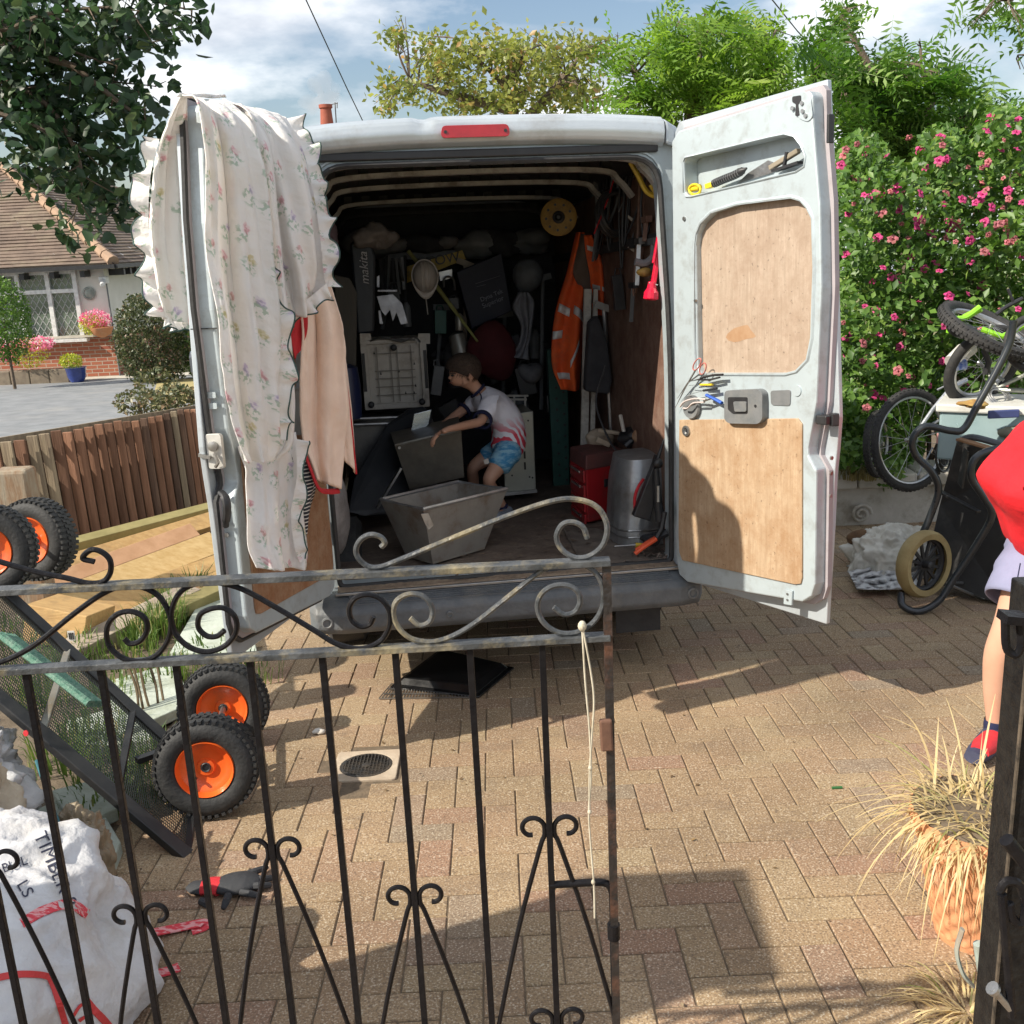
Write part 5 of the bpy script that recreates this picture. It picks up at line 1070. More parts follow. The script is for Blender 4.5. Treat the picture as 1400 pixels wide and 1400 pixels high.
tool('blue_torch', 'short blue taped tool sticking right from the magnetic dish', 'hand tool', [([(966, 540, .135), (978, 546, .135), (987, 551, .135)], .010)], [], M('blue_tape', (.02, .12, .55), (.02, .08, .4), 9, .4))

# ================================================================== FRONT GATE
irn = M('black_gate_paint', (.008, .008, .010), (.014, .013, .014), 25, .30, 0, .3, 70, dirt=(.012, .010, .010), dscale=14, damt=.25, coat=0, spec=.14)
irw = M('weathered_gate_paint', (.03, .034, .038), (.095, .10, .105), 22, .42, 0, .4, 60, dirt=(.42, .34, .18), dscale=7, damt=.7)
GY = 1.5
gate = thing('garden_gate', 'black wrought iron garden gate with scrolls and flaking paint in front of the van', 'gate', at(420, 1400, GY)+Vector((0, 0, -.1)))
g = lambda x, y: at(x, y, GY)
def railbar(name, x0, y0, x1, y1, w_, h_, mat): mb = MB(); mb.beam(g(x0, y0), g(x1, y1), w_, h_); return mb.build(name, mat, gate, bevel=.0015)
def rail_y(k, x):      # the rails in the picture: top, second
    return (808-.0487*x) if k == 0 else (917-.0565*x)
A = [g(-250, rail_y(0, -250)), g(834, rail_y(0, 834))]; mb = MB(); mb.beam(A[0], A[1], .024, .010); mb.build('top_rail', irw, gate, bevel=.001)
A = [g(-250, rail_y(1, -250)), g(834, rail_y(1, 834))]; mb = MB(); mb.beam(A[0], A[1], .022, .010); mb.build('second_rail', irw, gate, bevel=.001)
ztop = g(830, rail_y(0, 830)).z; z2 = g(830, rail_y(1, 830)).z; zb = gz(GY)+.06
xs_ = g(829, rail_y(0, 829)).x
mb = MB(); mb.beam(Vector((xs_, GY, zb)), Vector((xs_, GY, ztop)), .013, .013, up=Vector((0, 1, 0))); mb.build('gate_stile', M('rusty_black', (.018, .016, .016), (.03, .024, .022), 22, .5, 0, .4, dirt=(.18, .07, .035), dscale=11, damt=.6), gate)
mb = MB(); mb.beam(Vector((-1.35, GY, zb+.03)), Vector((xs_, GY, zb+.03)), .022, .010); mb.build('bottom_rail', irn, gate)
bars = []
for k, bx_ in enumerate((-165, -65, 35, 137, 240, 341, 440, 540, 642, 741)):
    p = g(bx_, rail_y(1, bx_)); mb = MB(); mb.beam(Vector((p.x, GY, zb)), Vector((p.x, GY, p.z)), .0105, .0105, up=Vector((0, 1, 0))); mb.build('bar', irn, gate, bevel=.001); bars.append(p.x)
def scroll_px(pts, r=.0052, mat=irw, n=6): mb = MB(); mb.tube(spl([g(*p) for p in pts], n), r, 8, flat=.85); return mb.build('scroll', mat, gate, smooth=True)
# crest scroll
scroll_px([(521, 748), (526, 742), (520, 734), (507, 731), (494, 737), (487, 750), (490, 763), (503, 774), (520, 775), (545, 766), (620, 735), (700, 703), (760, 684), (795, 684), (819, 696), (830, 720), (824, 745), (806, 760), (785, 762), (767, 750), (761, 733), (769, 717), (784, 714), (797, 721), (803, 736)])
scroll_px([(129, 768), (113, 763), (124, 752), (138, 754), (150, 765), (151, 782), (141, 795), (120, 797), (90, 790), (50, 782), (0, 768), (-60, 750)], mat=irn)
# band between the rails
scroll_px([(721, 835), (731, 842), (746, 841), (755, 830), (757, 815), (750, 803), (735, 799), (722, 806), (735, 803)][:0] or [(757, 830), (771, 840), (786, 836), (793, 822), (789, 808), (774, 800), (754, 802), (739, 814), (735, 832), (744, 852), (765, 865), (790, 864), (812, 850), (824, 828), (824, 802), (813, 782), (792, 771), (760, 772), (735, 784), (690, 820), (640, 858), (600, 876), (568, 875), (548, 862), (538, 842), (542, 822), (560, 812), (580, 816), (591, 832), (588, 849), (574, 855), (561, 845)])
scroll_px([(511, 843), (505, 854), (492, 856), (480, 846), (478, 830), (487, 817), (505, 813), (522, 820), (533, 838), (531, 860), (518, 878), (492, 887), (460, 880), (430, 862), (380, 832), (330, 805), (290, 796), (262, 800), (243, 814), (234, 840), (240, 866), (258, 884), (282, 891), (306, 884), (322, 866), (322, 845), (308, 832), (290, 832), (274, 840), (271, 857), (282, 869), (296, 870), (307, 862)], mat=irn)
scroll_px([(170, 873), (178, 880), (192, 876), (201, 862), (198, 845), (180, 836), (160, 840), (147, 856), (148, 880), (165, 898), (190, 904), (215, 895), (231, 872), (233, 845), (220, 818), (198, 804), (170, 801), (140, 812), (100, 840), (50, 880), (10, 902), (-20, 908), (-60, 900), (-80, 870)], mat=irn)
# V braces with scrolled tops, alternating high and low
def vee(k, y, lowy=1445):
    x = bars[k]; z = at(0, 0, GY).z*0 + g(700, y).z; z = None
    # height from the picture at this bar
    t = [zz for zz in [(.0)]]
    px0 = None
    lo, hi = zb, ztop
    for _ in range(30):
        m_ = (lo+hi)/2; d = Vector((x, GY, m_))-CAM; yy = 700-FPX*d.dot(CU)/d.dot(CF)
        if yy > y: lo = m_
        else: hi = m_
    z = lo
    for s in (-1, 1):
        r = .021; c = Vector((x+s*(r+.008), GY, z-.004)); mb = MB(); P = []
        P.append(Vector((x+s*.104, GY, max(zb+.03, z-.40)))); P.append(Vector((x+s*.060, GY, z-.20))); P.append(Vector((x+s*.018, GY, z-.045))); P.append(Vector((x+s*.009, GY, z-.02)))
        for q in range(12):
            a = pi - q*pi/7.2; rr_2 = r*(1-.035*q); P.append(c+Vector((s*cos(a)*rr_2, 0, sin(a)*rr_2)))
        mb.tube(spl(P, 4), .0042, 8); mb.build('scroll', irn, gate, smooth=True)
for k, y in ((9, 1128), (7, 1222), (5, 1158), (3, 1248), (1, 1175), (9, 1390)): vee(k, y)
for k, y in ((8, 1222),): pass
# drop bolt on the right of the gate
mb = MB(); mb.tube(spl([g(752, 1210), g(800, 1207), g(826, 1207), g(836, 1216), g(838, 1240), g(839, 1300), g(842, 1395), g(846, 1440)], 5), .0065, 10); bo_ = mb.build('drop_bolt', irn, gate, smooth=True)
mb = MB(); mb.lathe([(.011, -.014), (.011, .014)], g(839, 1273), (0, 0, 1), 12); mb.build('bolt_guide', irn, gate)
mb = MB(); mb.beam(g(834, 980)+Vector((-.008, -.008, 0)), g(836, 1022)+Vector((-.008, -.008, 0)), .012, .02); mb.build('latch_plate', M('rust', (.20, .10, .06), (.12, .06, .04), 20, .8), gate, bevel=.003)
rope = M('pale_string', (.58, .53, .42), (.45, .40, .30), 30, .9)
rp_ = thing('string', 'pale knotted string tied to the gate and dangling beside the last bar', 'string', g(806, 1200))
f = lambda x, y: at(x, y, GY-.012)
mb = MB(); mb.tube(spl([f(796, 860), f(800, 930), f(806, 1000), f(808, 1060), f(805, 1110), f(808, 1160), f(812, 1210), f(813, 1255)], 5), .0018, 6); mb.tube(spl([f(797, 860), f(808, 920), f(812, 960), f(809, 1010), f(806, 1060), f(806, 1110)], 5), .0018, 6)
mb.build('strands', rope, rp_, smooth=True)
mb = MB(); 
for k, (x, y) in enumerate(((796, 856), (807, 1050), (806, 1110), (811, 1206))): mb.ell(f(x, y), (.007 if k == 0 else .0035, .007 if k == 0 else .0035, .009 if k == 0 else .005), 8, 6)
mb.build('knots', rope, rp_, kind='stuff', smooth=True)

# right hand gate post with its fittings
post = thing('gate_post', 'thick black iron gate post with hinge pins at the right edge', 'gate post', Vector((at(1375, 1350, 1.35).x, 1.35, gz(1.35))))
px_ = (at(1389, 830, 1.35).x+at(1343, 1400, 1.35).x)/2+.016
mb = MB(); mb.box((px_+.032, 1.38, (gz(1.35)+at(1390, 808, 1.35).z)/2), (.062, .062, at(1390, 808, 1.35).z-gz(1.35))); mb.build('post', M('post_black', (.008, .008, .009), (.02, .019, .018), 40, .35, 0, .4, 90, dirt=(.025, .024, .023), dscale=16, damt=.4, spec=.14), post, bevel=.004)
mb = MB(); mb.beam(Vector((px_+.002, 1.3475, gz(1.35))), Vector((px_+.002, 1.3475, at(1389, 815, 1.35).z)), .003, .006, up=Vector((0, 1, 0))); mb.build('edge_strip', M('bare_edge', (.14, .11, .08), (.03, .025, .02), 30, .6, .1), post)
h_ = lambda x, y, Y=1.30: at(x, y, Y)
mb = MB(); mb.beam(h_(1370, 843), h_(1402, 846), .03, .012); mb.tube(spl([h_(1374, 848), h_(1376, 885), h_(1388, 895), h_(1396, 880), h_(1394, 850)], 5), .006, 8); mb.build('latch', irn, post, bevel=.001)
mb = MB(); mb.tube([h_(1376, 1148), h_(1410, 1190)], .011, 10); mb.tube(spl([h_(1366, 1218), h_(1376, 1205), h_(1394, 1210), h_(1402, 1240), h_(1396, 1262), h_(1384, 1255), (h_(1380, 1235))], 5), .007, 8); mb.tube([h_(1370, 1222), h_(1376, 1300), h_(1384, 1390)], .007, 8); mb.build('scrollwork', irn, post, smooth=True)
mb = MB(); mb.tube([h_(1356, 1350), h_(1384, 1382)], .006, 10); mb.lathe([(.011, -.003), (.011, .003)], h_(1358, 1352), (1, 0, -1), 12); mb.build('hinge_pin', steel, post, smooth=True)
mb = MB(); mb.tube([h_(1338, 1290, 1.45), h_(1344, 1330, 1.45)], .009, 10); mb.tube(spl([h_(1316, 1270, 1.45), h_(1308, 1300, 1.45), h_(1316, 1330, 1.45), h_(1330, 1348, 1.45)], 5), .006, 8, flat=.6); mb.build('old_bracket', M('verdigris', (.35, .42, .38), (.25, .2, .15), 14, .7), post, smooth=True)

# ================================================================== LEFT SIDE: fence, timber, cart, sacks
fm = [M('fence_brown', (.27, .14, .085), (.17, .085, .05), 6, .85, 0, .4, stretch=(6, 6, .4), rand=.35), M('fence_grey', (.30, .24, .16), (.19, .145, .10), 6, .85, 0, .4, stretch=(6, 6, .4), rand=.3), M('fence_dark', (.15, .09, .06), (.085, .05, .035), 6, .85, 0, .4, stretch=(6, 6, .4), rand=.3)]
fence = thing('wooden_fence', 'brown slatted timber fence sloping down behind the planks', 'fence', at(130, 722, 7.4))
tops = []; x = -60.; w_ = 19.5
while x < 300:
    tops.append((x, w_)); x += w_; w_ = max(8.2, 18.4-(x/300)*11.5)
for k, (x, w_) in enumerate(tops):
    Y = 6.6+1.3*(x+60)/360; yt = 602-.168*x+random.uniform(-2, 2)
    p = at(x+w_*.5, yt, Y); q = at(x+w_*1.02, yt, Y); ww = (q-p).length*1.62; lean = .018
    b_ = Vector((p.x+.02, p.y, gz(p.y)-.05)); mb = MB(); mb.beam(b_, p+Vector((0, 0, random.uniform(-.01, .0))), ww, .02, up=Vector((.1, -1, 0)), roll=random.uniform(-.12, .12))
    mt = random.choice([fm[0], fm[0], fm[0], fm[1]]) if x < 190 else random.choice([fm[0], fm[1], fm[2], fm[2]])
    mb.build('slat', mt, fence, bevel=.003)
mb = MB(); a, b = at(-60, 612, 6.66), at(300, 552, 7.96)
for k in range(24):
    p = a.lerp(b, k/24); q = a.lerp(b, (k+1.02)/24); mb.beam(p+Vector((0, .035, -.01)), q+Vector((0, .035, -.01)), .015, .05)
mb.build('cap_rail', fm[1], fence)
for z in (-.25, -.62): mb = MB(); mb.beam(a+Vector((0, .045, z)), b+Vector((0, .045, z)), .03, .07); mb.build('back_rail', fm[2], fence)
mb = MB(); mb.add([a+Vector((-.1, .08, -.03)), b+Vector((0, .08, -.03)), Vector((b.x, b.y+.08, gz(b.y)-.1)), Vector((a.x-.1, a.y+.08, gz(a.y)-.1))], [(0, 1, 2, 3)]); mb.build('backing', fm[2], fence, solid=.01)
# short post behind the wheel
mb = MB(); p = at(18, 640, 5.6); mb.beam(Vector((p.x, p.y, gz(p.y))), p+Vector((0, 0, 0)), .20, .14, up=Vector((0, 1, 0)))
solo(mb, 'weathered_post', M('lichen_wood', (.28, .24, .18), (.22, .12, .06), 7, .9, 0, .4, dirt=(.35, .33, .26), damt=.7, stretch=(3, 3, .6)), 'stubby weathered wooden post top behind the upper cart wheels', 'post', bevel=.02)
# timber stack
tb = [M('sawn_yellow', (.48, .31, .13), (.38, .23, .09), 8, .75, 0, .2, stretch=(.5, 5, 5), rand=.12, dirt=(.2, .13, .07), dscale=8), M('green_treated', (.28, .24, .10), (.21, .18, .07), 8, .75, 0, .2, rand=.1), M('grey_timber', (.40, .33, .26), (.28, .22, .17), 8, .85, 0, .3, dirt=(.12, .1, .08)), M('pink_timber', (.48, .28, .16), (.38, .21, .11), 8, .75, 0, .2), M('pale_yellow_timber', (.54, .38, .18), (.43, .28, .11), 8, .75, 0, .2, stretch=(.5, 5, 5))]
PL = [((60, 748, 6.3), (300, 686, 7.2), .10, .12, 1, 'greenish square timber along the foot of the fence, backmost of the stack'),
      ((70, 774, 6.15), (300, 704, 7.05), .13, .05, 0, 'long yellow plank just in front of the greenish timber'),
      ((60, 797, 5.88), (266, 722, 6.68), .12, .04, 3, 'pinkish orange plank with a split end in the middle of the stack'),
      ((74, 822, 5.66), (296, 738, 6.46), .18, .04, 4, 'broad yellow board lying across the stack with a rounded corner'),
      ((100, 842, 5.5), (300, 768, 6.2), .16, .07, 0, 'thick yellow board at the right under the broad one'),
      ((130, 868, 5.3), (300, 796, 5.9), .14, .04, 3, 'pale pinkish board behind the gate scrolls'),
      ((92, 884, 4.95), (262, 800, 5.7), .13, .09, 2, 'grey sawn beam with cracked end, frontmost of the stack'),
      ((185, 850, 5.2), (306, 796, 5.8), .10, .08, 1, 'short olive green timber end beside the van door'),
      ((70, 835, 5.1), (112, 820, 5.4), .34, .20, 0, 'square cut yellow timber block at the left end of the stack'),
      ((88, 872, 4.9), (106, 888, 4.85), .07, .07, 2, 'short grey block under the yellow timber block')]
for a, b, w_, t_, mi, lab in PL:
    p, q = at(*a), at(*b); mb = MB(); mb.beam(p-Vector((0, 0, t_/2)), q-Vector((0, 0, t_/2)), w_, t_, roll=.62 if t_ < .08 else .2); solo(mb, 'plank' if w_ < 3 and t_ < .08 else 'timber_beam', tb[mi], lab, 'timber', bevel=.004, group='stacked timber by the fence')
# timber faces turn towards the drive
tg = at(101, 866, 4.80); mb = MB(); mb.box(tg+Vector((0, -.03, 0)), (.035, .004, .05)); solo(mb, 'price_tag', M('tag_white', (.7, .68, .64), None, 9), 'small white label stapled to a timber end', 'label')
mb = MB(); mb.box(tg+Vector((0, -.034, 0)), (.004, .003, .034)); mb.box(tg+Vector((.009, -.034, 0)), (.003, .003, .034)); mb.box(tg+Vector((-.009, -.034, 0)), (.005, .003, .034)); solo(mb, 'label_print', blackpl, 'black bars printed on the small white timber label', 'print')
mb = MB()
for k in range(7):
    x0 = 110+k*28; p = at(x0, 880-k*14, 5.3+k*.1); mb.beam(Vector((p.x, p.y, gz(p.y))), Vector((p.x, p.y, p.z-.12)), .1, .1, up=Vector((0, 1, 0)))
solo(mb, 'stack_bearers', tb[2], 'rough bearers under the timber stack', 'timber', kind='stuff')
# paving slabs and grass
slabm = M('pale_slab', (.46, .50, .44), (.38, .42, .36), 9, .9, 0, .3, 60, dirt=(.2, .22, .13), dscale=5, damt=.6)
def slab(pts, h, lab, t_=.05):
    P = [gnd(x, y, h) for x, y in pts]; mb = MB(); mb.hexa([p-Vector((0, 0, t_)) for p in P]+P); return solo(mb, 'paving_slab', slabm, lab, 'slab', bevel=.006, group='pale slabs left of the drive')
slab([(232, 892), (352, 892), (330, 800), (285, 800)], .05, 'pale greenish slab beside the left van door')
slab([(150, 1010), (262, 960), (240, 905), (150, 930)], .05, 'mossy slab behind the wheels of the cart')
slab([(100, 1130), (160, 1105), (150, 1060), (70, 1080)], .06, 'pale slab under the lower bar of the mesh cart')
slab([(120, 1020), (210, 1010), (180, 960), (90, 985)], .03, 'cracked slab under the mesh of the cart')
slab([(140, 1215), (165, 1150), (120, 1075), (40, 1110)], .045, 'dirty slab at the edge of the paving by the sacks')
mb = MB()
gr_l = leafmat('grass_blade', (.05, .10, .02), (.12, .18, .04), (.35, .30, .14), .3)
def blades(name, C, n, ht, spread, mat, label, cat, cone=.5, wd=.004, kind=None):
    mb = MB(); rn = []
    for k in range(n):
        c = Vector(random.choice(C)); a = random.uniform(0, 2*pi); r = spread*sqrt(random.random()); b = c+Vector((r*cos(a), r*sin(a), 0)); h = ht*random.uniform(.5, 1.1); o = Vector((cos(a), sin(a), 0)).lerp(Vector((random.uniform(-1, 1), random.uniform(-1, 1), 0)), .5)*cone*h
        sd = Vector((-sin(a), cos(a), 0))*wd; m1 = b+Vector((0, 0, h*.6))+o*.4; tp = b+Vector((0, 0, h*random.uniform(.6, .95)))+o
        mb.add([b-sd, b+sd, m1+sd*.8, m1-sd*.8, tp], [(0, 1, 2, 3), (3, 2, 4)]); rn += [random.random()]*5
    o_ = solo(mb, name, mat, label, cat, fix=False, kind=kind); a = o_.data.attributes.new('rnd', 'FLOAT', 'POINT'); a.data.foreach_set('value', rn); return o_
gc = [tuple(gnd(x, y)) for x, y in ((230, 850), (215, 870), (240, 835), (195, 880), (260, 820), (225, 860))]
blades('grass_tuft', gc, 700, .22, .13, gr_l, 'green grass tuft between the timber and the pale slab', 'grass', kind='stuff')
gc2 = [tuple(gnd(x, y)) for x, y in ((150, 960), (180, 1050), (140, 1100), (225, 930), (90, 1040), (205, 1080), (60, 960), (100, 900), (130, 1010))]
blades('weeds', gc2, 1100, .16, .16, gr_l, 'rough grass and weeds growing among the slabs under the cart', 'grass', kind='stuff')
blades('weeds_behind', [tuple(gnd(x, y)) for x, y in ((30, 900), (60, 930), (0, 870), (170, 900), (290, 900), (330, 930))], 500, .14, .2, gr_l, 'dry weeds beside the left end of the timber', 'grass', kind='stuff')
mb = MB(); 
for k in range(5):
    p = gnd(190+k*9, 990-k*4); q = at(165+k*12, 890+k*3, p.y+.1); mb.tube(spl([p, p.lerp(q, .5)+Vector((random.uniform(-.03, .03), 0, 0)), q], 4), .006, 5)
solo(mb, 'dead_twigs', M('twig', (.16, .12, .07), (.1, .07, .04), 20, .9), 'dead brown twigs sticking up behind the cart mesh', 'twigs')

# garden cart tipped on end, four orange wheels
cart = thing('garden_cart', 'black mesh garden cart tipped on end with four orange wheels', 'garden cart', gnd(250, 1130))
cblk = M('cart_black', (.016, .017, .019), (.03, .03, .03), 14, .45, .2, .15)
orw = M('orange_wheel', (.80, .13, .02), (.70, .10, .015), 9, .35, 0, .05, coat=.3, dirt=(.25, .1, .05), dscale=12, damt=.5)
Fa, Fb = at(257, 1172, 2.95), at(-60, 905, 3.25); Ba, Bb = at(268, 1050, 3.45), at(-10, 795, 3.80)
for a, b, w_ in ((Fa, Fb, .05), (Ba, Bb, .045)): mb = MB(); mb.beam(a, b, w_, .03); mb.build('side_bar', cblk, cart, bevel=.004)
for t in (.0, .30, .62, 1.0): mb = MB(); mb.beam(Fa.lerp(Fb, t), Ba.lerp(Bb, t), .025, .02); mb.build('cross_bar', cblk if t != .62 else galv, cart, bevel=.003)
mb = MB(); nn_ = 130
for i in range(nn_):
    t = i/nn_; a, b = Fa.lerp(Fb, t), Ba.lerp(Bb, t); mb.tube([a, b], .0016, 3, caps=False)
for i in range(34):
    t = (i+.5)/34; a, b = Fa.lerp(Ba, t), Fb.lerp(Bb, t); mb.tube([a, b], .0016, 3, caps=False)
mb.build('mesh', M('mesh_wire', (.05, .06, .05), (.09, .10, .09), 20, .5, .4), cart, kind='stuff', fix=False)
gnet = MB(); a, b = at(0, 868, 3.4), at(122, 962, 3.2)
d_ = (b-a)
for k in range(5): gnet.tube([a+Vector((0, .02*k, -.01*k)), b+Vector((0, .02*k, -.01*k))], .014, 6)
solo(gnet, 'green_netting', M('green_net', (.05, .16, .11), (.16, .26, .20), 60, .8, 0, .6, 90), 'roll of green netting lying across the mesh cart', 'netting')
tread_m = M('cart_tyre', (.016, .017, .018), (.03, .03, .03), 25, .7, 0, .3)
def cwheel(c, ax, R):
    ax = Vector(ax).normalized(); w2 = R*.30; x_ = ax.orthogonal().normalized(); y_ = ax.cross(x_); mb = MB()
    mb.lathe([(R*.56, -w2*.8), (R*.62, -w2), (R*.80, -w2*1.08), (R*.93, -w2*.85), (R*.985, -w2*.4), (R, 0), (R*.985, w2*.4), (R*.93, w2*.85), (R*.80, w2*1.08), (R*.62, w2), (R*.56, w2*.8)], c, ax, 56, cap=False)
    wh = mb.build('tyre', tread_m, cart, smooth=True)
    mb = MB(); nk = 44
    for k in range(nk):
        for q, (h0, h1) in enumerate(((-.95, -.45), (-.35, .05), (.05, .35), (.45, .95))):
            t = 2*pi*(k+.5*(q % 2))/nk; dt = 2*pi/nk*.30; P = []
            for rr_3 in (.985 if abs(h0+h1) < 1 else .93, 1.018 if abs(h0+h1) < 1 else .985):
                for hh_, tt in ((h0, t-dt), (h1, t-dt*.6), (h1, t+dt*1.2), (h0, t+dt)): P.append(c+ax*hh_*w2+(x_*cos(tt)+y_*sin(tt))*R*rr_3)
            mb.hexa(P)
    mb.build('tread', tread_m, wh, kind='stuff')
    mb = MB(); mb.lathe([(R*.57, w2*.78), (R*.55, w2*.95), (R*.53, w2*.8), (R*.50, w2*.45), (R*.40, w2*.35), (R*.36, w2*.25), (R*.18, w2*.25), (R*.16, w2*.4), (R*.10, w2*.42), (R*.09, w2*.3)], c, ax, 40, cap=False); rm = mb.build('rim', orw, cart, smooth=True)
    mb = MB(); mb.lathe([(R*.57, -w2*.78), (R*.50, -w2*.45), (R*.18, -w2*.3), (R*.05, -w2*.3)], c, ax, 30); mb.build('rim_back', orw, cart, smooth=True)
    mb = MB(); mb.lathe([(R*.10, 0), (R*.10, w2*.38), (R*.05, w2*.40)], c, ax, 14); mb.tube([c+ax*w2*.4+(x_*cos(t)+y_*sin(t))*R*.085 for t in [2*pi*i/10 for i in range(10)]], .004, 5, closed=True); mb.build('hub', blackpl, rm, smooth=True)
    mb = MB(); p = c+x_*R*.36*.8+ax*w2*.4; mb.tube([p, p+ax*.018], .005, 6); mb.build('valve', blackpl, rm)
    return wh
w1c, w2c = at(283, 1046, 3.22), at(306, 966, 3.78)
w3c, w4c = at(50, 737, 4.25), at(-16, 752, 3.8)
cwheel(w1c, (.10, -1, .12), .178); cwheel(w2c, (.12, -1, .14), .178)
cwheel(w3c, (-.30, -1, .12), .178); cwheel(w4c, (.15, -1, .1), .178)
for a, b in ((w1c, w2c), (w4c, w3c)): mb = MB(); mb.tube([a, b], .012, 8); mb.build('axle', steel, cart)
for a, b in ((w1c.lerp(w2c, .4), Fa.lerp(Ba, .4)), (w1c.lerp(w2c, .5), (Fa.lerp(Fb, .25)).lerp(Ba.lerp(Bb, .25), .5)), (w4c.lerp(w3c, .5), Fb.lerp(Bb, .5)), (w3c.lerp(w4c, .5), Bb)): mb = MB(); mb.beam(a, b, .03, .02); mb.build('wheel_strut', cblk, cart)
mb = MB(); c = at(38, 1000, 3.08); mb.lathe([(.010, 0), (.010, .003)], c+Vector((0, -.012, .0)), (-.3, -1, .3), 14); mb.build('red_badge', redc, cart)

# sacks
sackw = M('woven_white', (.66, .66, .66), (.52, .52, .54), 6, .75, 0, .5, 35, dirt=(.35, .31, .25), dscale=5, damt=.5, bdist=.015)
sackb = M('cloudy_poly', (.50, .44, .34), (.40, .33, .24), 6, .5, 0, .5, 25, dirt=(.25, .18, .1), damt=.5, bdist=.02)
def sack(C, R, nz, nf, sd=0, n=150, m=100):
    mb = MB(); C = Vector(C)
    for i in range(m+1):
        ph = pi*i/m
        for j in range(n):
            t = 2*pi*j/n; d = Vector((sin(ph)*cos(t), sin(ph)*sin(t), cos(ph)))
            q = Vector((d.x*R[0], d.y*R[1], (abs(d.z)**.8)*(1 if d.z > 0 else -1)*R[2])); s = Vector((sd, sd, sd))
            k = 1+nz*noise.noise(d*nf+s)-nz*1.1*abs(noise.noise(Vector((d.x*nf*1.5, d.y*nf*1.5, d.z*nf*.7))+s))+nz*.28*(1-2*abs(noise.noise(Vector((d.x*nf*3.0, d.y*nf*3.0, d.z*nf*1.6))+s)))+nz*.07*(1-2*abs(noise.noise(d*nf*9+s)))
            p = C+q*k; p.z = max(p.z, gz(p.y)+.004); mb.v.append(p)
    for i in range(m):
        for j in range(n): mb.f.append((i*n+j, (i+1)*n+j, (i+1)*n+(j+1) % n, i*n+(j+1) % n))
    return mb
p = gnd(60, 1430)
bb = thing('building_sack', 'big white woven sack printed TIMBER with red lines slumped behind the gate', 'sack', Vector((-1.38, 2.45, gz(2.45))))
sk = sack((-1.42, 2.12, .08), (.46, .46, .34), .16, 1.9, 3); bag = sk.build('sack_body', sackw, bb, smooth=2)
bvh = BVHTree.FromPolygons([tuple(v) for v in sk.v], sk.f)
def hit(x, y, off=.004):
    d = ray(x, y).normalized(); r = bvh.ray_cast(CAM, d)
    return (r[0]-d*off) if r[0] else None
def ribbon(pts, wpx, mat, name, par, n=60):
    S = spl([Vector((x, y, 0)) for x, y in pts], max(4, n//len(pts))); mb = MB(); prev = None
    for i, q in enumerate(S):
        t = (S[min(i+1, len(S)-1)]-S[max(i-1, 0)]); t.normalize(); nr = Vector((-t.y, t.x, 0))*wpx/2; a, b = hit(*(q+nr).xy), hit(*(q-nr).xy)
        if a and b and (prev is None or (a-prev[0]).length < .08):
            mb.v += [a, b]; k = len(mb.v)
            if prev is not None: mb.f.append((k-4, k-3, k-1, k-2))
            prev = (a, b)
        else: 
            if a and b: mb.v += [a, b]; prev = (a, b)
            else: prev = None
    if mb.f: mb.build(name, mat, par, solid=.002, fix=False)
redp = M('red_print', (.62, .05, .05), (.5, .04, .04), 12, .7)
redw = M('red_white_webbing', (.66, .05, .07), (.75, .35, .35), 90, .8, 0, .3, lo=.5, hi=.54, stretch=(.3, 1, 1))
ribbon([(-10, 1338), (25, 1332), (62, 1334), (72, 1345), (82, 1375), (95, 1420)], 9, redp, 'red_line', bb)
ribbon([(118, 1368), (128, 1380), (145, 1398), (160, 1420)], 10, redp, 'red_line', bb)
ribbon([(100, 1390), (110, 1375), (122, 1372), (122, 1385), (108, 1396)], 4, redp, 'red_line', bb)
ribbon([(30, 1262), (60, 1245), (95, 1236), (120, 1250)], 13, redw, 'webbing', bb)
def sack_text(s, x, y, ang, size, mat):
    c = bpy.data.curves.new('t', 'FONT'); c.body = s; c.size = size; c.align_x = 'CENTER'; c.align_y = 'CENTER'; ob = bpy.data.objects.new('t', c); col.objects.link(ob)
    e = ob.evaluated_get(bpy.context.evaluated_depsgraph_get()); me = e.to_mesh(); bm = bmesh.new(); bm.from_mesh(me); bmesh.ops.triangulate(bm, faces=bm.faces); bmesh.ops.subdivide_edges(bm, edges=bm.edges, cuts=2, use_grid_fill=True); e.to_mesh_clear(); bpy.data.objects.remove(ob)
    vs = []; ok = {}
    for v in bm.verts:
        X = x+v.co.x*cos(ang)-(-v.co.y)*sin(ang); Y = y+v.co.x*sin(ang)+(-v.co.y)*cos(ang); h = hit(X, Y, .005); ok[v.index] = h is not None; vs.append(h or Vector((0, 0, 0)))
    mb = MB(); mb.add(vs, [tuple(q.index for q in f.verts) for f in bm.faces if all(ok[q.index] for q in f.verts)]); bm.free(); mb.build('lettering', mat, bb, fix=False)
navy = M('navy_print', (.03, .035, .07), None, 9, .7)
sack_text('TIMBER &', 76, 1190, radians(66), 27, navy); sack_text('LS', 34, 1215, radians(60), 24, navy); sack_text('BUIL', 20, 1182, radians(-20), 18, navy)
poly = solo(sack((-1.72, 2.62, .16), (.22, .26, .24), .22, 3, 7), 'plastic_sack', sackb, 'cloudy beige plastic sack standing behind the printed white one', 'sack', smooth=2)
solo(sack((-1.95, 3.02, .08), (.30, .28, .20), .3, 3, 12), 'rubble_sack', M('white_poly', (.60, .60, .60), (.46, .46, .46), 8, .5, 0, .5, 20, bdist=.02), 'crumpled white plastic sack farthest left under the cart', 'sack', smooth=2)
solo(sack((-1.36, 2.72, .0), (.10, .11, .15), .25, 3, 15), 'brown_sack', M('brown_poly', (.25, .20, .13), (.18, .14, .09), 8, .5, 0, .5, 20), 'small brown plastic bag with soil by the slab edge', 'bag', smooth=2)
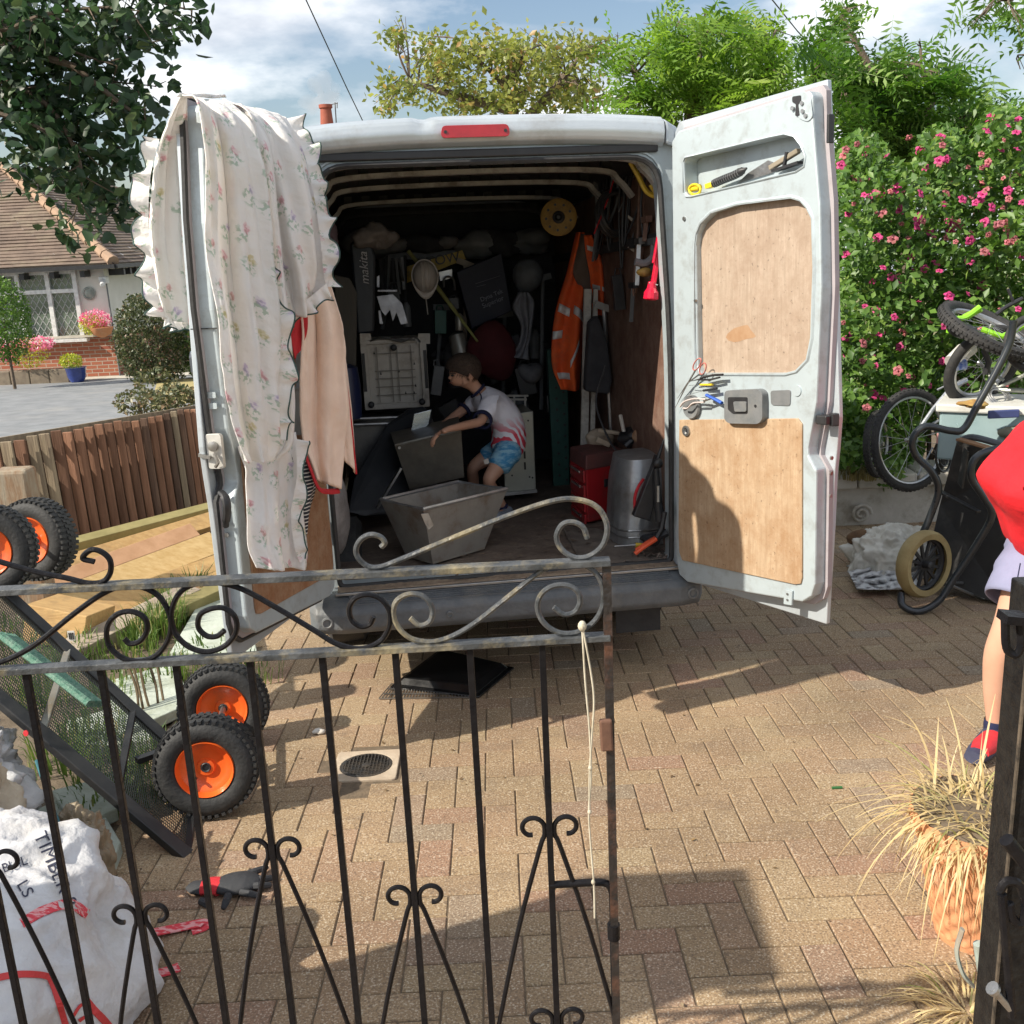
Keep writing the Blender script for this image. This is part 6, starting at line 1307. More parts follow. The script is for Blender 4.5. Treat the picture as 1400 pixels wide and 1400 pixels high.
mb = MB(); mb.tube(spl([at(50, 1040, 2.9), at(78, 1120, 2.7), at(100, 1160, 2.65), at(125, 1178, 2.6), at(131, 1195, 2.55), at(118, 1205, 2.55), at(104, 1198, 2.55)], 6), .006, 6); solo(mb, 'blue_rope', M('teal_rope', (.02, .09, .12), (.03, .14, .17), 40, .7), 'thin teal rope trailing over the sacks to the ground', 'rope', smooth=True)
# webbing handles on ground, glove
def strap_(pts, lab):
    S = spl([gnd(x, y, h) for x, y, h in pts], 6); mb = MB()
    for i, p in enumerate(S):
        t = (S[min(i+1, len(S)-1)]-S[max(i-1, 0)]).normalized(); sd = Vector((-t.y, t.x, 0)).normalized()*.018; mb.v += [p-sd, p+sd]
        if i: k = len(mb.v); mb.f.append((k-4, k-3, k-1, k-2))
    solo(mb, 'webbing_handle', redw, lab, 'strap', solid=.003, fix=False, group='red and white sack handles')
strap_([(170, 1285, .03), (205, 1276, .02), (245, 1268, .008), (276, 1262, .012), (279, 1267, .006), (262, 1273, .004)], 'upper red and white webbing handle with folded end on the paving')
strap_([(150, 1345, .03), (195, 1335, .02), (228, 1328, .006), (245, 1322, .006)], 'lower red and white webbing handle beside the sack')
gv = thing('work_glove', 'black rubber work glove with red cuff lying on the paving behind the gate', 'glove', gnd(315, 1220))
gp_ = lambda x, y, h: gnd(x, y, h)
mb = MB(); c = gp_(325, 1207, .025); mb.ell(c, (.075, .05, .022), 20, 12, Matrix.Rotation(.15, 3, 'Z'), .12, 12); mb.build('palm', M('glove_black', (.022, .024, .028), (.035, .036, .04), 12, .75, 0, .4), gv, smooth=True)
for (x0, y0), (x1, y1), r in (((335, 1196), (364, 1186), .011), ((340, 1205), (372, 1200), .012), ((338, 1212), (368, 1210), .012), ((330, 1220), (352, 1224), .011), ((312, 1225), (306, 1240), .012)):
    mb = MB(); mb.tube([gp_(x0, y0, .022), gp_((x0+x1)/2, (y0+y1)/2, .026), gp_(x1, y1, .014)], [r, r, r*.75], 8); mb.ell(gp_(x1, y1, .014), (r*.75, r*.75, r*.75), 8, 6); mb.build('finger', MATS['glove_black'], gv, smooth=True)
mb = MB(); mb.tube([gp_(303, 1212, .022), gp_(290, 1210, .024), gp_(278, 1212, .02)], [.040, .036, .038], 14, flat=.5); mb.build('red_cuff', redc, gv, smooth=True)
mb = MB(); mb.tube([gp_(278, 1212, .02), gp_(268, 1213, .018), gp_(262, 1210, .015)], [.037, .03, .022], 12, flat=.4); mb.tube([gp_(275, 1232, .012), gp_(283, 1236, .012)], .012, 8); mb.build('cuff_end', MATS['glove_black'], gv, smooth=True)
# black tray and grid under the van's sill
tray = thing('black_tray', 'black plastic tray lying upside down on the paving under the bumper', 'tray', gnd(620, 925))
TQ = [gnd(533, 938, .012), gnd(655, 952, .012), gnd(703, 912, .012), gnd(600, 888, .012)]; cT = sum(TQ, Vector())/4
mb = MB(); mb.hexa([p-Vector((0, 0, .01)) for p in TQ]+TQ); cT2 = cT+Vector((0, 0, .03)); mb.hexa([cT+(p-cT)*.9 for p in TQ]+[cT+(p-cT)*.78+Vector((0, 0, .03)) for p in TQ]); mb.build('shell', M('gloss_black', (.006, .006, .007), (.01, .01, .01), 9, .12, 0, .02), tray, bevel=.004)
mb = MB(); a, b, c_, d_ = gnd(518, 955, .006), gnd(650, 953, .006), gnd(640, 940, .006), gnd(535, 935, .006)
for k in range(31): t = k/30; mb.beam(a.lerp(b, t), d_.lerp(c_, t), .003, .004)
for t in (0, .33, .66, 1): mb.beam(a.lerp(d_, t), b.lerp(c_, t), .004, .005)
solo(mb, 'wire_grille', steel, 'flat wire grille on the paving in front of the black tray', 'grille')
mb = MB(); crump(mb, gnd(436, 1000, .012), (.03, .02, .012), .6, 30, 16, 10); solo(mb, 'white_scrap', whitepl, 'crumpled white scrap on the paving near the drain cover', 'scrap', smooth=2)
for x, y, lab in ((1144, 1076, 'small green bottle shard lying on the sunny paving'), ):
    mb = MB(); p = gnd(x, y, .005); mb.tube([p-Vector((.018, .004, 0)), p+Vector((.018, -.004, 0))], .005, 8); solo(mb, 'green_leaf', M('leaf_green', (.03, .14, .04), None, 9, .5), 'small rolled green leaf lying on the sunny paving', 'leaf')

# ================================================================== RIGHT SIDE: pot, barrow, bikes, wall
terra = M('terracotta', (.58, .27, .13), (.50, .22, .10), 7, .85, 0, .3, 40, dirt=(.62, .48, .35), dscale=6, damt=.4)
pc = Vector((at(1331, 1290, 2.36).x, 2.36, gz(2.36))); pot = thing('terracotta_pot', 'tall terracotta pot with basket weave sides holding dry grass by the gate post', 'plant pot', pc)
PH = at(1330, 1108, 2.36).z-pc.z; R0 = .165
mb = MB(); 
def potf(u, v):
    t = 2*pi*u; prf = [(.62, 0), (.66, .1), (.78, .35), (.90, .6), (.98, .8), (1.03, .86), (1.10, .92), (1.08, 1.0)]; k = v*(len(prf)-1); i = min(int(k), len(prf)-2); f = k-i
    r = prf[i][0]*(1-f)+prf[i+1][0]*f; z = prf[i][1]*(1-f)+prf[i+1][1]*f
    wv = 0
    if .05 < z < .84: s = int(z*14) % 2; wv = .035*(1 if sin(16*t+pi*s) > 0 else -1)*min(1, abs(sin(16*t)))*abs(sin(pi*((z*14) % 1)))
    if z > .86: wv = .03*sin(30*t+z*60)
    return pc+Vector((cos(t)*R0*(r+wv), sin(t)*R0*(r+wv), z*PH))
mb.grid(potf, 128, 60); mb.build('pot', terra, pot, smooth=True)
mb = MB(); mb.lathe([(R0*1.08, PH), (R0*.95, PH*.98), (R0*.9, PH*.9), (R0*.2, PH*.9)], pc, (0, 0, 1), 30); mb.build('soil', soil, pot)
dryl = leafmat('dry_grass_blade', (.52, .40, .20), (.66, .54, .30), (.24, .28, .07), .3)
mb = MB(); rn = []; tc_ = pc+Vector((0, 0, PH*.95))
def arc(mb, b, d, ln, droop, wd, n=7):
    d = Vector(d).normalized(); pts = []; p = Vector(b); st = ln/n; v = d.copy()
    for i in range(n+1): pts.append(p.copy()); v.z -= droop/n; v.normalize(); p += v*st
    sd = d.cross(Vector((0, 0, 1))); sd = sd.normalized() if sd.length > .01 else Vector((1, 0, 0)); o = len(mb.v)
    for i, q in enumerate(pts): w_ = wd*(1-.85*(i/n)**2); mb.v += [q-sd*w_, q+sd*w_]
    for i in range(n): a = o+2*i; mb.f.append((a, a+1, a+3, a+2))
    return 2*(n+1)
for k in range(520):
    a = random.uniform(0, 2*pi); r = R0*.9*sqrt(random.random()); b = tc_+Vector((r*cos(a), r*sin(a), 0)); e = random.uniform(.0, 1.6)**1.2; a2 = a+random.gauss(0, 1.1)
    rn += [random.random()]*arc(mb, b, (cos(a2), sin(a2), e), random.choice([.10, .15, .2, .26, .34])*random.uniform(.8, 1.1), random.uniform(.5, 4.2), random.uniform(.0012, .0042))
for k in range(260):
    a = random.uniform(0, 2*pi); r = R0*.85*sqrt(random.random()); b = tc_+Vector((r*cos(a), r*sin(a), -.01)); rn += [random.random()]*arc(mb, b, (cos(a)+random.gauss(0, .8), sin(a)+random.gauss(0, .8), random.uniform(.8, 3)), random.uniform(.08, .2), random.uniform(.5, 3), random.uniform(.002, .0045), 5)
for k in range(9):
    rn += [.5]*arc(mb, tc_+Vector((-R0*.5, 0, 0)), (-1, random.uniform(-.6, .4), random.uniform(.3, 1.0)), random.uniform(.24, .4), random.uniform(1.0, 2.6), .0022, 10)
o = mb.build('dry_grass', dryl, pot, kind='stuff', fix=False); a = o.data.attributes.new('rnd', 'FLOAT', 'POINT'); a.data.foreach_set('value', rn)
mb = MB(); rn = []
for k in range(120):
    a = random.uniform(0, 2*pi); r = random.random()*.10; b = gnd(1325, 1385)+Vector((r*cos(a), r*sin(a), 0)); rn += [random.random()]*arc(mb, b, (cos(a), sin(a), 1.2), random.uniform(.06, .2), 2, .0022, 5)
o = solo(mb, 'dry_weeds', dryl, 'dry straw coloured weeds at the foot of the gate post', 'weeds', kind='stuff', fix=False); a = o.data.attributes.new('rnd', 'FLOAT', 'POINT'); a.data.foreach_set('value', rn)

# low painted wall
wallm = M('old_white_wall', (.50, .47, .42), (.38, .35, .30), 5, .9, 0, .5, 20, dirt=(.16, .14, .09), dscale=4, damt=.7)
wl = thing('low_wall', 'low old white wall with scrolled end and mossy top behind the van door', 'wall', at(1200, 700, 6.9))
a, b = gnd(1130, 722), gnd(1420, 722); ztp = at(1170, 655, a.y).z; zmid = at(1170, 668, a.y).z
mb = MB(); mb.box(((a.x+b.x)/2, a.y+.2, (gz(a.y)-.1+zmid)/2), (b.x-a.x+.6, .3, zmid-gz(a.y)+.1)); mb.build('wall_body', wallm, wl, bevel=.02)
for k in range(7):
    mb = MB(); x = a.x-.2+k*.42; mb.box((x+.2, a.y+.19, (zmid+ztp)/2+.01), (.41, .40, ztp-zmid+.03)); mb.build('coping_stone', wallm, wl, bevel=.015)
c = at(1176, 702, a.y+.03); mb = MB()
for k in range(1): mb.tube([c+Vector((.075*(1-i/26)*cos(i*.55), -.02, .075*(1-i/26)*sin(i*.55))) for i in range(22)], .012, 8)
mb.build('stone_scroll', wallm, wl, smooth=True)
mossl = leafmat('moss', (.16, .14, .05), (.26, .21, .08), (.4, .33, .18), .1)
blades('wall_weeds', [tuple(at(x, 654, 6.95)) for x in (1170, 1182, 1195, 1160)], 240, .10, .10, mossl, 'brown dead moss and weeds on top of the low wall', 'weeds', kind='stuff')
sck = solo(sack((*(gnd(1222, 778)).xy, gz(5.9)+.06), (.28, .22, .20), .25, 2.5, 21), 'white_sack', M('white_canvas', (.66, .64, .58), (.54, .52, .46), 8, .8, 0, .5, 20, dirt=(.3, .2, .12), damt=.5), 'white sack of garden waste slumped in front of the low wall', 'sack', smooth=2)
mb = MB(); q = gnd(1193, 742, .12); crump(mb, q+Vector((0, -.1, .04)), (.17, .05, .09), .4, 9); solo(mb, 'sack_opening', M('brown_waste', (.18, .10, .05), (.1, .06, .035), 14, .95, 0, .6), 'brown garden waste showing in the mouth of the white sack', 'garden waste', smooth=2)
mb = MB(); P = [(1160, 775), (1210, 756), (1262, 762), (1258, 790), (1204, 809), (1178, 800)]
mb.grid(lambda u, v: gnd(1160+u*85+12*v, 782-26*u*(1-v)+24*v, .03+.05*abs(noise.noise(Vector((u*4, v*4, 1))))+.03*noise.noise(Vector((u*11, v*11, 1)))), 30, 20); solo(mb, 'white_bag', M('pale_poly', (.62, .62, .62), (.50, .50, .50), 8, .5, 0, .3), 'flat white plastic bag lying on the paving left of the barrow wheel', 'bag', smooth=2, solid=.004, fix=False)

# bicycles and storage box
def ring(mb, c, ax, R, r, n=40, k=8, sq=1.):
    ax = Vector(ax).normalized(); x_ = ax.orthogonal().normalized(); y_ = ax.cross(x_); c = Vector(c); mb.tube([c+(x_*cos(t)+y_*sin(t))*R for t in [2*pi*i/n for i in range(n)]], r, k, closed=True)
alloy = M('alloy', (.50, .50, .50), (.38, .38, .38), 20, .3, .85, .05)
def bwheel(par, c, ax, R, tr=.024, knob=True):
    ax = Vector(ax).normalized(); x_ = ax.orthogonal().normalized(); y_ = ax.cross(x_); c = Vector(c)
    mb = MB(); ring(mb, c, ax, R, tr, 48, 10); wh = mb.build('tyre', tyre, par, smooth=True)
    if knob:
        mb = MB()
        for i in range(60):
            for q in (-1, 0, 1):
                t = 2*pi*(i+.5*(q == 0))/60; e = x_*cos(t)+y_*sin(t); p = c+e*(R+tr*(.93 if q == 0 else .7))+ax*q*tr*.6; mb.beam(p-(e.cross(ax))*tr*.25, p+(e.cross(ax))*tr*.25, tr*.4, tr*.35, up=e)
        mb.build('tread', tyre, wh, kind='stuff')
    mb = MB(); ring(mb, c, ax, R-tr*1.15, tr*.45, 48, 8); mb.build('rim', alloy, par, smooth=True)
    mb = MB(); mb.lathe([(.016, -.04), (.01, -.02), (.01, .02), (.016, .04)], c, ax, 12); hb = mb.build('hub', alloy, par, smooth=True)
    for i in range(20):
        t = 2*pi*i/20; e = x_*cos(t)+y_*sin(t); mb = MB(); mb.tube([c+ax*(.03 if i % 2 else -.03), c+e*(R-tr*1.3)], .0014, 4, caps=False); mb.build('spoke', alloy, par)
    return c
bk = thing('mountain_bike', 'grey mountain bike with knobbly tyres lying against the low wall', 'bicycle', at(1240, 690, 6.3))
W1 = at(1246, 602, 6.1); W2 = at(1200, 607, 6.7)
bwheel(bk, W1, (.40, -.9, .12), .29); bwheel(bk, W2, (.75, -.62, .1), .20)
frm = M('frame_silver', (.42, .44, .48), (.3, .32, .36), 14, .35, .5)
mb = MB(); mb.tube([W1, at(1275, 560, 6.15), at(1300, 530, 6.2)], .012, 8); mb.tube([W1+Vector((0, .05, 0)), at(1283, 575, 6.2)], .010, 8); mb.tube([at(1287, 545, 6.2), at(1330, 600, 6.4), at(1400, 590, 6.6)], .016, 8); mb.tube([at(1300, 530, 6.2), at(1320, 520, 6.3)], .018, 8); mb.tube([at(1255, 650, 6.15), at(1275, 612, 6.15), at(1290, 640, 6.2)], .006, 6); mb.build('frame', frm, bk, smooth=True)
mb = MB(); ring(mb, at(1290, 625, 6.15), (.62, -.75, .15), .09, .008, 26, 6); ring(mb, at(1290, 625, 6.15), (.62, -.75, .15), .055, .006, 20, 6); mb.build('chain_ring', blackpl, bk, smooth=True)
mb = MB(); mb.tube([at(1282, 533, 6.15), at(1297, 525, 6.1), at(1310, 545, 6.1)], .008, 6); mb.build('brake', alloy, bk, smooth=True)
b2 = thing('grey_bike', 'grey framed bicycle with smooth tyre lying on top of the storage box', 'bicycle', at(1340, 545, 5.9))
W3 = at(1344, 500, 5.9); bwheel(b2, W3, (.28, -.9, -.35), .225, .03, False)
mb = MB(); mb.tube([W3, at(1365, 530, 5.8), at(1402, 512, 5.7)], .012, 8); mb.tube([at(1365, 533, 5.8), at(1404, 534, 5.7)], .013, 8); mb.tube([W3, at(1372, 520, 5.8)], .010, 8); mb.build('frame', M('frame_grey', (.30, .31, .28), (.22, .23, .2), 14, .4, .4), b2, smooth=True)
mb = MB()
for R in (.075, .06, .045): ring(mb, at(1365, 541, 5.75), (.2, -.7, .7), R, .005, 30, 6)
mb.build('chain_ring', alloy, b2, smooth=True)
mb = MB(); mb.tube([at(1347, 512, 5.8), at(1352, 495, 5.8), at(1345, 478, 5.8)], .018, 8); mb.build('rear_gears', blackpl, b2, smooth=True)
b3 = thing('green_bike', 'lime green childs bicycle on top of the heap with its seat tipped up', 'bicycle', at(1350, 470, 5.8))
lime = M('lime_paint', (.28, .62, .03), (.22, .52, .02), 12, .3, 0, .03, coat=.5)
mb = MB(); mb.tube(spl([at(1298, 455, 5.8), at(1302, 438, 5.8), at(1320, 434, 5.8), at(1340, 420, 5.8)], 5), [.020]*5+[.016]*5+[.018]*6, 8); mb.tube([at(1318, 434, 5.85), at(1342, 422, 5.8)], .018, 8); mb.tube([at(1342, 450, 5.75), at(1370, 460, 5.7), at(1402, 445, 5.7)], .016, 8); mb.build('frame', lime, b3, smooth=True)
mb = MB(); mb.ell(at(1316, 452, 5.72), (.09, .07, .045), 16, 10, Matrix.Rotation(.3, 3, 'Y')); mb.build('seat', blackpl, b3, smooth=True)
C3 = at(1345, 440, 5.5); bwheel(b3, at(1352, 452, 5.75), (.35, -.35, .92), .26, .035, True)
bwheel(b3, at(1410, 470, 5.6), (.1, -.9, .2), .14, .02, False)
mb = MB(); mb.tube(spl([at(1362, 430, 5.7), at(1375, 420, 5.7), at(1398, 408, 5.7)], 4), .012, 8); mb.tube([at(1385, 412, 5.7), at(1378, 395, 5.7)], .008, 6); mb.build('handlebar', blackpl, b3, smooth=True)
mb = MB(); mb.tube([at(1303, 497, 5.9), at(1318, 480, 5.95), at(1332, 474, 5.95)], [.055, .05, .035], 14); bb2 = solo(mb, 'white_bottle', M('white_bottle', (.68, .66, .60), (.6, .58, .52), 9, .4), 'white plastic bottle with blue label caught in the upper bicycle wheel', 'bottle', smooth=True)
mb = MB(); mb.tube([at(1300, 501, 5.84), at(1320, 498, 5.84)], .03, 12); mb.build('blue_label', M('blue_label', (.03, .10, .40), (.5, .55, .65), 30, .4), bb2, smooth=True)
sb_ = thing('storage_box', 'clear pale blue plastic storage box with white lid under the bicycles', 'storage box', at(1345, 640, 5.7))
P0, P1 = at(1285, 560, 5.75), at(1420, 575, 5.5); H_ = P0.z-at(1285, 628, 5.75).z
clr = M('clear_blue', (.42, .56, .58), (.34, .48, .50), 5, .25, 0, .05, trans=.3); lidm = M('lid_white', (.66, .66, .62), (.56, .56, .52), 8, .45, 0, .1, dirt=(.3, .26, .2), damt=.6)
dX = (P1-P0); dX.z = 0; dY = Vector((-dX.y, dX.x, 0)).normalized()*.42
def obox(mb, A, z0, z1, g_=0): 
    u = dX.normalized()*g_; v = dY.normalized()*g_
    Q = [A-u-v, A+dX+u-v, A+dX+dY+u+v, A+dY-u+v]; mb.hexa([Vector((q.x, q.y, z0)) for q in Q]+[Vector((q.x, q.y, z1)) for q in Q])
mb = MB(); obox(mb, P0, P0.z-H_, P0.z-.01); mb.build('tub', clr, sb_, bevel=.012)
mb = MB(); obox(mb, P0, P0.z-.012, P0.z+.035, .02); mb.build('lid', lidm, sb_, bevel=.01)
mb = MB(); q = at(1372, 566, 5.52); mb.box(q, (.17, .02, .045)); mb.build('clip_handle', M('navy_clip', (.06, .08, .22), None, 9, .5), sb_, bevel=.006)
mb = MB(); 
for x, y in ((1296, 600), (1300, 615), (1310, 605)): mb.box(at(x, y, 5.95), (.08, .1, .06), Matrix.Rotation(x, 3, 'Z'))
solo(mb, 'packets', M('pink_packet', (.55, .28, .26), (.4, .2, .2), 9, .7), 'pink packets seen through the clear storage box', 'packets')
mb = MB(); crump(mb, at(1332, 553, 5.45), (.09, .06, .025), .6, 18, 16, 10); solo(mb, 'dead_leaves', M('leaf_brown', (.25, .12, .04), (.4, .28, .08), 20, .9), 'dead leaves and weeds lying on the lid of the storage box', 'leaves', kind='stuff')

# wheelbarrow stood on end
wb = thing('wheelbarrow', 'black wheelbarrow stood on end with a dirty cream tyre', 'wheelbarrow', gnd(1300, 832))
trm = M('barrow_black', (.014, .014, .015), (.022, .022, .022), 9, .45, 0, .15, dirt=(.09, .08, .07), dscale=6, damt=.4)
Q = [(1308, 604, 5.35), (1418, 622, 5.1), (1410, 850, 5.0), (1376, 828, 5.05), (1262, 792, 5.35), (1285, 690, 5.4)]
F = [at(*q) for q in Q]; cF = sum(F, Vector())/len(F); K = [cF+(p-cF)*.75+Vector((.12, .30, 0)) for p in F]
mb = MB(); wall4(mb, F, K); o_ = len(mb.v); mb.v += K; mb.f.append(tuple(o_+i for i in range(6))); o_ = len(mb.v); mb.v += F; mb.f.append(tuple(o_+i for i in range(6))); mb.build('tray', trm, wb, bevel=.02)
mb = MB(); mb.beam(at(1285, 672, 5.33), at(1338, 700, 5.05), .03, .015); mb.build('tray_strap', trm, wb, bevel=.003)
mb = MB(); mb.add([at(1318, 612, 5.3), at(1324, 618, 5.24), at(1316, 668, 5.25), at(1310, 660, 5.3)], [(0, 1, 2, 3)]); mb.build('pressed_rib', trm, wb, solid=.01)
mb = MB(); mb.tube(spl([at(1312, 603, 5.28), at(1350, 560, 5.3), at(1385, 580, 5.25), at(1410, 598, 5.1)][:0] or [at(1310, 604, 5.28), at(1330, 598, 5.22), at(1370, 608, 5.1), at(1410, 618, 5.0)], 5), .018, 8); mb.build('tray_lip', M('lip_grey', (.10, .11, .12), None, 9, .4), wb, smooth=True)
mb = MB(); mb.beam(at(1310, 600, 5.24), at(1352, 612, 5.1), .05, .012); mb.build('wooden_cleat', M('cleat', (.30, .17, .09), (.22, .12, .06), 9, .8), wb, bevel=.003)
tb_ = M('tube_black', (.02, .024, .03), (.03, .035, .04), 12, .3, .2, .05, coat=.4)
mb = MB(); mb.tube(spl([at(1386, 438, 5.2), at(1380, 470, 5.2), at(1362, 508, 5.2), at(1336, 555, 5.2), at(1318, 586, 5.2), at(1300, 589, 5.2), at(1265, 583, 5.2), at(1248, 600, 5.2), at(1252, 622, 5.2), (at(1274, 645, 5.2)), at(1283, 670, 5.2), at(1272, 705, 5.2), at(1262, 728, 5.2)], 6), .019, 10); mb.build('handle', tb_, wb, smooth=True)
mb = MB(); mb.tube(spl([at(1420, 606, 4.95), at(1370, 612, 4.95), at(1335, 625, 4.95), at(1328, 652, 4.95), at(1345, 680, 4.95), at(1356, 705, 4.95), at(1335, 745, 4.98), at(1305, 790, 5.0), at(1283, 822, 5.0), at(1256, 836, 5.0), at(1234, 828, 5.02), at(1232, 810, 5.05)], 6), .019, 10); mb.build('handle', tb_, wb, smooth=True)
wc = at(1263, 771, 5.08); ax = Vector((.45, -.85, .05)).normalized()
mb = MB(); mb.lathe([(.135, -.035), (.165, -.04), (.178, -.02), (.180, 0), (.178, .02), (.165, .04), (.135, .035)], wc, ax, 36, cap=False); mb.build('tyre', M('cream_tyre', (.36, .28, .13), (.26, .19, .08), 9, .8, 0, .3), wb, smooth=True)
mb = MB(); ring(mb, wc, ax, .135, .016, 32, 8); mb.build('rim', blackpl, wb, smooth=True)
x_ = ax.orthogonal().normalized(); y_ = ax.cross(x_)
for i in range(12):
    t = 2*pi*i/12; mb = MB(); mb.beam(wc, wc+(x_*cos(t)+y_*sin(t))*.13, .016, .012, up=ax); mb.build('spoke', blackpl, wb)
mb = MB(); mb.lathe([(.028, -.04), (.02, -.045), (.02, .045), (.01, .05)], wc, ax, 14); mb.build('hub', blackpl, wb, smooth=True)
mb = MB(); mb.tube([at(1300, 800, 5.1), at(1380, 835, 5.3)], .008, 6); mb.tube([at(1295, 797, 5.1), at(1330, 797, 5.3)], .008, 6); mb.build('stay', steel, wb, smooth=True)
mb = MB(); crump(mb, at(1390, 590, 5.6), (.15, .1, .05), .4, 8); solo(mb, 'brown_tarpaulin', M('tarp', (.20, .19, .14), (.14, .13, .10), 9, .8), 'folded drab tarpaulin on top of the storage box', 'tarpaulin', smooth=2)

# ================================================================== PEOPLE
skin_ = M('skin', (.62, .36, .25), (.56, .31, .21), 6, .5, 0, .05, 60)
skin_b = M('skin_boy', (.62, .35, .24), (.54, .29, .19), 6, .5, 0, .05, 60)
def skel(name, mat, parent, J, E, sub=2):
    og = ORG[parent.name]; names = list(J); idx = {n: i for i, n in enumerate(names)}
    me = bpy.data.meshes.new(name); me.from_pydata([tuple(Vector(J[n][0])-og) for n in names], [(idx[a], idx[b]) for a, b in E], [])
    me.materials.append(mat); ob = bpy.data.objects.new(name, me); col.objects.link(ob); ob.parent = parent; ORG[ob.name] = og; FR[ob.name] = FR[parent.name]
    m = ob.modifiers.new('skin', 'SKIN'); m.use_smooth_shade = True
    if not me.skin_vertices: 
        try: me.attributes
        except Exception: pass
    for i, n in enumerate(names):
        r = J[n][1]; sv = me.skin_vertices[0].data[i]; sv.radius = (r, r) if isinstance(r, (int, float)) else r; sv.use_root = (i == 0)
    s = ob.modifiers.new('subdivision', 'SUBSURF'); s.levels = sub; s.render_levels = sub
    return ob
def chain(names): return list(zip(names[:-1], names[1:]))
boy = vthing('person', 'young boy in white football shirt and blue shorts bending over a bin in the van', 'person', 685, 705, 1.25)
q = lambda x, y, yl: V(x, y, yl)
J = {'pelvis': (q(697, 606, 1.32), .075), 'waist': (q(700, 590, 1.32), .072), 'chest': (q(688, 562, 1.30), .085), 'uchest': (q(668, 546, 1.28), .075), 'neck0': (q(655, 536, 1.28), .045), 'neck': (q(648, 528, 1.28), .035), 'head0': (q(638, 520, 1.27), .062), 'head': (q(632, 508, 1.27), .085), 'head1': (q(636, 499, 1.27), .070),
     'face': (q(623, 516, 1.25), .052), 'nose0': (q(616.5, 516, 1.24), .012), 'nose': (q(612.5, 517, 1.235), .008), 'chin': (q(622, 528, 1.25), .026),
     'shN': (q(668, 552, 1.16), .040), 'uaN': (q(663, 566, 1.10), .034), 'elN': (q(657, 577, 1.02), .028), 'faN': (q(634, 582, .93), .025), 'wrN': (q(612, 587, .86), .018), 'haN': (q(604, 591, .84), (.020, .014)),
     'shF': (q(648, 548, 1.42), .038), 'uaF': (q(634, 560, 1.42), .032), 'elF': (q(618, 572, 1.34), .027), 'faF': (q(603, 584, 1.24), .023), 'wrF': (q(591, 594, 1.15), .017), 'haF': (q(586, 598, 1.12), (.019, .013)),
     'hipN': (q(694, 618, 1.22), .066), 'thN': (q(680, 638, 1.18), .056), 'knN': (q(667, 657, 1.14), .040), 'caN': (q(675, 673, 1.22), .038), 'anN': (q(688, 692, 1.28), .024), 'heN': (q(693, 700, 1.29), .026), 'toN': (q(680, 704, 1.17), (.026, .018)), 
     'hipF': (q(684, 612, 1.44), .064), 'thF': (q(664, 626, 1.44), .054), 'knF': (q(645, 640, 1.42), .040), 'caF': (q(647, 656, 1.48), .036), 'anF': (q(650, 677, 1.54), .024), 'toF': (q(641, 684, 1.46), (.026, .018))}
E = chain(['pelvis', 'waist', 'chest', 'uchest', 'neck0', 'neck', 'head0', 'head', 'head1'])+[('head', 'face'), ('face', 'nose0'), ('nose0', 'nose'), ('face', 'chin')]+chain(['uchest', 'shN', 'uaN', 'elN', 'faN', 'wrN', 'haN'])+chain(['uchest', 'shF', 'uaF', 'elF', 'faF', 'wrF', 'haF'])+chain(['pelvis', 'hipN', 'thN', 'knN', 'caN', 'anN', 'heN', 'toN'])+chain(['pelvis', 'hipF', 'thF', 'knF', 'caF', 'anF', 'toF'])
bd = skel('body', skin_b, boy, J, E)
def hand(par, c, out, dn, sz, mat, curl=1.):
    """five separate fingers curling from the palm"""
    out = Vector(out).normalized(); dn = Vector(dn).normalized(); sd = out.cross(dn).normalized(); mb = MB()
    for k, (ln, of) in enumerate(((.9, -1.5), (1.0, -.5), (.95, .5), (.75, 1.5))):
        b = Vector(c)+out*sz*.45+sd*of*sz*.26; P = [b, b+out*sz*.45*ln+dn*sz*.12*curl, b+out*sz*.62*ln+dn*sz*.45*curl, b+out*sz*.55*ln+dn*sz*.78*ln*curl]; mb.tube(spl(P, 3), [sz*.14]*7+[sz*.12]*2+[sz*.08], 6)
    b = Vector(c)-sd*sz*.45+out*sz*.05; mb.tube(spl([b, b+out*sz*.35-sd*sz*.25+dn*sz*.1, b+out*sz*.65-sd*sz*.2+dn*sz*.35], 3), [sz*.16]*5+[sz*.12, sz*.09], 6)
    return mb.build('fingers', mat, par, smooth=True)
hand(bd, q(604, 591, .84), q(598, 594, .84)-q(606, 589, .84), (0, .0, -1), .062, skin_b)
hand(bd, q(586, 598, 1.12), q(580, 602, 1.12)-q(588, 596, 1.12), (0, 0, -1), .055, skin_b)
